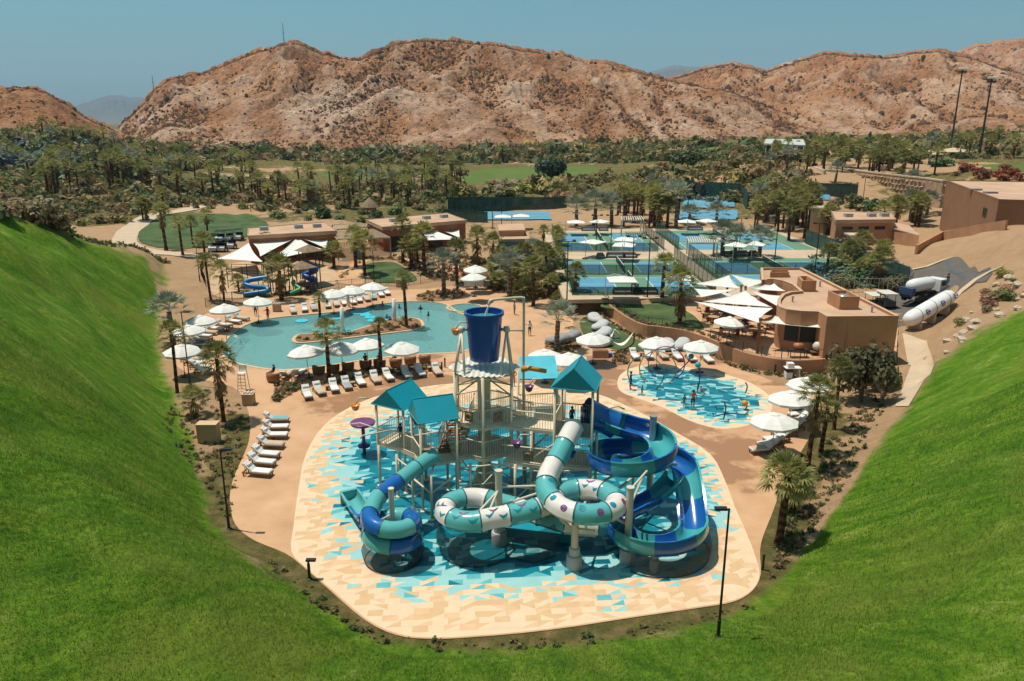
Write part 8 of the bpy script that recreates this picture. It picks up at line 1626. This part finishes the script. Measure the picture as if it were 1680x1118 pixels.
# rocks on the right slope
ROCK = M('pale boulder', (.48, .38, .28), .95, .2, 1.5, .5, 6); rmesh = []
for k in range(4):
    m_ = MB(); m_.lathe([(.35, -.25), (.62, -.05), (.6, .22), (.3, .46), (.05, .5)], (0, 0, 0), 7); rr = random.Random(k); m_.v = [(x * rr.uniform(.8, 1.2), y * rr.uniform(.8, 1.2), z * rr.uniform(.8, 1.2)) for x, y, z in m_.v]; rmesh.append(m_.mesh('boulder', ROCK))
for i, (x, y, z) in enumerate(sorted(GN(scatter([(1540, 575), (1585, 520), (1620, 490), (1690, 470), (1690, 500), (1600, 540), (1560, 590)], 26, rb2, 4) + scatter([(1590, 470), (1660, 455), (1680, 470), (1620, 490)], 8, rb2, 4)).tolist(), key=lambda q: q[0] / q[1])):
    o = link('boulder', rmesh[i % 4], None, (x, y, z + .05)); s = rb2.uniform(.35, 1.0); o.scale = (s, s * .9, s * .8); o.rotation_euler = (rb2.uniform(-.3, .3), rb2.uniform(-.3, .3), rb2.uniform(0, 6)); tag(o, f'pale boulder strewn along the right bank top, {nth(i)} from the left', 'boulder', 'boulders on the right bank')
cp_ = []
for px in np.arange(-10, 268, 2.2):
    d = ray(px, 390); Ys = np.linspace(55, 118, 127); xs_ = d[0] / d[1] * Ys; zz = ground_z(xs_, Ys); qy = pix(xs_, Ys, zz)[1]; k = int(np.argmin(qy)); 
    for _ in range(2): j = min(126, max(0, k + rb2.randint(-4, 9))); cp_.append((xs_[j] + rb2.uniform(-.5, .5), Ys[j], zz[j] - .05))
card_mass('crest_scrub', cp_, [rb2.choice([.15, .22, .3, .5, .8]) for _ in cp_], [rb2.choice(OLV + OLV + DRY + GRN) for _ in cp_], 'scattered dry scrub along the crest of the left bank', 26, .38, 'scrub', 21)
# ---- grass blades on the banks (one mass)
def grass():
    rr = np.random.default_rng(2); n = 420000; y = 5 + 45 * rr.random(n) ** 2.0; half = np.maximum(y, 0) * .74 + 4; x = rr.uniform(-1, 1, n) * half
    z = ground_z(x, y); px, py, sc = pix(x, y, z); ok = inpoly(px, py, LEFTG) & (px > -60) & (px < 1740) & (py < 1200) & (z > .3)
    edge = dpoly(px, py, LEFTG[2:-2], False); ok &= rr.random(n) < np.clip(edge / 40, .05, 1); x, y, z, sc = x[ok], y[ok], z[ok], sc[ok]; n = len(x)
    h = rr.uniform(.07, .17, n) * (np.clip(y / 22, .8, 1.3) + np.clip((16 - y) / 6, 0, 1) * .7); w = h * .05 + .0022 * y / 10; an = rr.uniform(0, 2 * PI, n); lx = rr.normal(0, .4, n) * h + .15 * h; ly = rr.normal(0, .4, n) * h
    V = np.zeros((n, 3, 3)); V[:, 0] = np.stack([x - w * np.cos(an), y - w * np.sin(an), z - .03], -1); V[:, 1] = np.stack([x + w * np.cos(an), y + w * np.sin(an), z - .03], -1); V[:, 2] = np.stack([x + lx, y + ly, z + h], -1)
    me = bpy.data.meshes.new('grass'); me.vertices.add(n * 3); me.vertices.foreach_set('co', V.reshape(-1)); me.loops.add(n * 3); me.loops.foreach_set('vertex_index', np.arange(n * 3, dtype=np.int32)); me.polygons.add(n); me.polygons.foreach_set('loop_start', np.arange(0, n * 3, 3, dtype=np.int32)); me.polygons.foreach_set('loop_total', np.full(n, 3, np.int32)); me.update(calc_edges=True)
    big = fbm(x * .12, y * .12, 3); t_ = np.clip(.5 + big * .9 + rr.normal(0, .28, n) + np.clip((17 - y) / 8, 0, 1) * .4, 0, 1.15)[:, None]; c = np.array([[.085, .175, .010]]) * (1 - t_) + np.array([[.24, .31, .065]]) * t_
    setcol(me, 'tone', np.concatenate([np.repeat(c, 3, 0), np.ones((n * 3, 1))], 1))
    m = blade_mat()
    me.materials.append(m); tag(link('grass', me), 'short green grass covering the banks round the park', 'grass', kind='stuff')
grass()
# ================================================================== people (skinned figures, clothes as face regions)
SKINM = M('skin', (.30, .15, .09), .6, .08, 6); SKIN2 = M('light skin', (.45, .25, .16), .6, .08, 6); HAIR = M('dark hair', (.015, .011, .009), .6, .2, 8); 
CLO = {k: M('cloth ' + k, c, .9, .1, 6) for k, c in dict(black=(.015, .015, .018), navy=(.02, .035, .09), white=(.7, .68, .65), red=(.45, .03, .02), blue=(.03, .12, .35), grey=(.2, .2, .21), khaki=(.30, .22, .13), teal=(.02, .2, .22), orange=(.5, .16, .04), pink=(.5, .2, .2)).items()}
def figure_mesh(pose):
    """joints as a skin-modifier skeleton (standing height about 1.72), evaluated to one continuous mesh"""
    J = {'pel': (0, 0, .95, .135), 'wai': (0, 0, 1.10, .125), 'che': (0, -.01, 1.32, .15), 'nek': (0, 0, 1.47, .06), 'hea': (0, -.02, 1.60, .095), 'top': (0, -.01, 1.69, .075)}
    for s_, n in ((-1, 'l'), (1, 'r')):
        J.update({'sh' + n: (s_ * .18, 0, 1.40, .068), 'el' + n: (s_ * .25, .02, 1.13, .046), 'wr' + n: (s_ * .27, -.05, .90, .034), 'ha' + n: (s_ * .27, -.07, .80, .036), 'hi' + n: (s_ * .10, 0, .88, .10), 'kn' + n: (s_ * .11, -.01, .50, .066), 'an' + n: (s_ * .11, .02, .09, .042), 'fo' + n: (s_ * .12, -.14, .035, .04)})
    for k, v in pose.items(): J[k] = (*v, J[k][3])
    E_ = [('pel', 'wai'), ('wai', 'che'), ('che', 'nek'), ('nek', 'hea'), ('hea', 'top')]
    for n in 'lr': E_ += [('che', 'sh' + n), ('sh' + n, 'el' + n), ('el' + n, 'wr' + n), ('wr' + n, 'ha' + n), ('pel', 'hi' + n), ('hi' + n, 'kn' + n), ('kn' + n, 'an' + n), ('an' + n, 'fo' + n)]
    ks = list(J); me = bpy.data.meshes.new('body'); me.from_pydata([J[k][:3] for k in ks], [(ks.index(a), ks.index(b)) for a, b in E_], []); o = bpy.data.objects.new('tmp_body', me); col.objects.link(o)
    md = o.modifiers.new('skin', 'SKIN'); 
    if not me.skin_vertices: bpy.context.view_layer.objects.active = o
    sv = me.skin_vertices[0].data
    for i, k in enumerate(ks): sv[i].radius = (J[k][3], J[k][3] * (.8 if k in ('che', 'wai') else 1))
    sv[0].use_root = True; md.use_smooth_shade = True; sb = o.modifiers.new('sub', 'SUBSURF'); sb.levels = 1; sb.render_levels = 1
    dg = bpy.context.evaluated_depsgraph_get(); ev = o.evaluated_get(dg); me2 = bpy.data.meshes.new_from_object(ev); bpy.data.objects.remove(o); me2.name = 'body'
    # regions: 0 skin, 1 top, 2 bottoms, by nearest bone
    bones = [(np.array(J[a][:3]), np.array(J[b][:3]), a, b) for a, b in E_]; me2.materials.clear()
    for _ in range(3): me2.materials.append(SKINM)
    for p in me2.polygons:
        c = np.array(p.center); best = None
        for a, b, ka, kb in bones:
            d = b - a; t = max(0, min(1, np.dot(c - a, d) / (np.dot(d, d) + 1e-9))); ds = np.linalg.norm(c - a - d * t)
            if best is None or ds < best[0]: best = (ds, ka, kb, t)
        _, ka, kb, t = best; key = ka[:2] + kb[:2]
        p.material_index = 1 if key in ('wach', 'pewa') or (key == 'chne' and t < .5) or key == 'chsh' or (key == 'shel' and t < .75) else 2 if key == 'pehi' or (key == 'hikn' and t < .8) else 0
    hm = MB(); hx, hy, hz = J['hea'][:3]; hm.lathe([(.108, -.03), (.118, .03), (.10, .09), (.05, .128), (.01, .135)], (hx, hy + .015, hz), 10, cap=False); hair = hm.mesh('hair', HAIR, True)
    return me2, hair
POSES = {'stand': {}, 'walk': {'knl': (-.11, -.16, .52), 'anl': (-.11, -.20, .12), 'fol': (-.11, -.36, .07), 'knr': (.11, .08, .50), 'anr': (.11, .30, .14), 'for': (.11, .18, .04), 'wrl': (-.27, .12, .92), 'hal': (-.27, .16, .83), 'wrr': (.27, -.22, .95), 'har': (.27, -.28, .87)},
         'arm': {'ell': (-.42, -.02, 1.36), 'wrl': (-.62, -.12, 1.38), 'hal': (-.72, -.14, 1.38)}, 'hips': {'ell': (-.40, .05, 1.18), 'wrl': (-.22, -.08, 1.03), 'hal': (-.15, -.10, 1.0), 'elr': (.40, .05, 1.18), 'wrr': (.22, -.08, 1.03), 'har': (.15, -.10, 1.0)},
         'sit': {'pel': (0, .12, .50), 'wai': (0, .16, .65), 'che': (0, .20, .86), 'nek': (0, .18, 1.01), 'hea': (0, .15, 1.14), 'top': (0, .15, 1.23), 'shl': (-.18, .19, .94), 'shr': (.18, .19, .94), 'ell': (-.25, .12, .70), 'elr': (.25, .12, .70), 'wrl': (-.2, -.10, .60), 'wrr': (.2, -.10, .60), 'hal': (-.18, -.18, .58), 'har': (.18, -.18, .58), 'hil': (-.10, .06, .46), 'hir': (.10, .06, .46), 'knl': (-.12, -.36, .48), 'knr': (.12, -.36, .48), 'anl': (-.12, -.40, .09), 'anr': (.12, -.40, .09), 'fol': (-.12, -.56, .04), 'for': (.12, -.56, .04)},
         'wade': {'ell': (-.34, -.08, 1.18), 'wrl': (-.40, -.25, 1.10), 'hal': (-.40, -.32, 1.08), 'elr': (.34, -.08, 1.18), 'wrr': (.40, -.25, 1.10), 'har': (.40, -.32, 1.08)}}
FIG = {k: figure_mesh(v) for k, v in POSES.items()}
def person(p, pose, top, bot, h, rz, label, group=None, skin=None):
    t = thing('person', label, 'person', p, rz, group); me, hr = FIG[pose]; b = link('body', me, t); s = h / 1.72; t.scale = (s, s, s)
    for i, m in enumerate((skin or SKINM, CLO[top] if top != 'none' else (skin or SKINM), CLO[bot])): b.material_slots[i].link = 'OBJECT'; b.material_slots[i].material = m
    link('hair', hr, t); return t
def pp_(px, py, z=0.0): return P(px, py, z)
PEOPLE = [((869, 551), 0, 'arm', 'white', 'navy', 1.75, .4, 'person in white shirt and dark shorts reaching out beside the bucket tower'), ((844, 517), 0, 'stand', 'grey', 'khaki', 1.7, 2.0, 'person in grey clothes walking on the deck behind the pool'), ((751, 487), .1, 'stand', 'navy', 'grey', 1.7, 2.6, 'person in navy top standing by the bed behind the pool'), ((440, 526), 0, 'arm', 'red', 'red', 1.7, 1.0, 'person in red standing at the far pool edge'), ((420, 519), 0, 'stand', 'blue', 'black', 1.7, .3, 'person in blue top under the pool umbrella'), ((842, 634), 0, 'hips', 'orange', 'orange', 1.75, 2.9, 'bare-shouldered person in orange behind the tower'), ((1034, 640), 0, 'stand', 'black', 'black', 1.75, 1.2, 'person dressed in black at the edge of the small splash pad'), ((1053, 649), 0, 'stand', 'grey', 'grey', .95, .8, 'toddler in grey beside the teal spray hoop'), ((1136, 672), 0, 'walk', 'none', 'navy', 1.75, 3.0, 'bare-backed man in navy shorts on the small splash pad'), ((1122, 669), 0, 'stand', 'teal', 'grey', 1.15, .4, 'child in teal beside the bare-backed man'), ((1144, 646), 0, 'wade', 'navy', 'navy', 1.0, 1.1, 'small child in navy under the spray stalk'), ((1151, 648), 0, 'sit', 'pink', 'pink', 1.1, 2.0, 'child in pink sitting on the small splash pad'),
          ((755, 578), 0, 'sit', 'white', 'pink', 1.6, .3, 'person in white sitting at the pool edge beside the tower'), ((1474, 0), None, '', '', '', 0, 0, '')]
for (px, z, pose, tp, bt, h, rz, lab) in PEOPLE:
    if pose: person(P(px[0], px[1], z) + Vector((0, 0, .015)), pose, tp, bt, h, rz, lab)
person(Vector((-7.35, 46.6, 3.105)), 'stand', 'navy', 'black', 1.35, 2.8, 'child in dark blue on the left tower deck'); person(Vector((3.75, 44.5, 5.105)), 'stand', 'blue', 'navy', 1.35, .6, 'child in blue at the top of the white tube slide'); person(Vector((4.5, 45.1, 5.105)), 'arm', 'grey', 'white', 1.3, 2.2, 'child in white and grey behind the slide top')
for i, (a, b) in enumerate([(635, 524), (640, 527), (655, 507), (690, 509), (703, 519), (628, 502)]): person(P(a, b, -.1) + Vector((0, 0, -.98)), 'wade', ['blue', 'black', 'navy', 'black', 'navy', 'grey'][i], 'black', 1.6, i * 1.1, f'bather, {ORD[i]} of the six wading right of the lily pads')
for i, (a, b, tp) in enumerate([(537, 505, 'teal'), (600, 598, 'black'), (622, 597, 'navy'), (649, 594, 'orange'), (674, 590, 'black'), (448, 618, 'black'), (594, 489, 'pink'), (585, 492, 'black')]):
    person(P(a, b, .1) + Vector((0, 0, .05 if i else .01)), 'sit' if i else 'stand', tp, 'black', 1.6, R(170) + i * .3 if i else .4, ['person in teal standing at the far pool edge', 'person in black in a tub chair near the slim palm', 'person in navy in a tub chair behind the slim palm', 'person in orange in a tub chair near the fourth umbrella', 'person in black in a tub chair right of the fourth umbrella', 'person in black in the leftmost tub chair', 'person in pink on a lounger behind the pool', 'person in black on a lounger behind the pool'][i])
q = bpy.data.objects[[o.name for o in bpy.data.objects if o.get('label', '').startswith('long white horizontal')][0]].location
person(b_top := (G(1548, 505) + Vector((0, 0, 2.25))), 'stand', 'black', 'blue', 1.75, 1.5, 'worker in dark shirt and jeans standing on the long gas tank'); person(G(1472, 452), 'stand', 'navy', 'navy', 1.7, 2.0, 'person in navy walking on the road by the railing')
for i, (a, b) in enumerate([(1200, 545), (1222, 538), (1180, 525), (1215, 525)]): person(P(a, b, TERR), 'sit', ['grey', 'black', 'white', 'navy'][i], 'black', 1.65, i * 1.7, f'diner, {ORD[i]} from the front at the terrace tables')
# ================================================================== air
def haze():
    m = bpy.data.materials.new('haze'); m.use_nodes = True; n = m.node_tree.nodes; n.remove(n['Principled BSDF']); v = n.new('ShaderNodeVolumePrincipled'); v.inputs['Color'].default_value = (.55, .76, 1.0, 1); v.inputs['Density'].default_value = HAZE; v.inputs['Anisotropy'].default_value = 0.0; m.node_tree.links.new(v.outputs[0], n['Material Output'].inputs['Volume'])
    o = MB().box(-22000, 22000, -22000, 22000, -45, 1400).build('haze', m); tag(o, 'thin bluish air over the valley', 'haze', kind='stuff')
HAZE = 5.5e-5
haze()
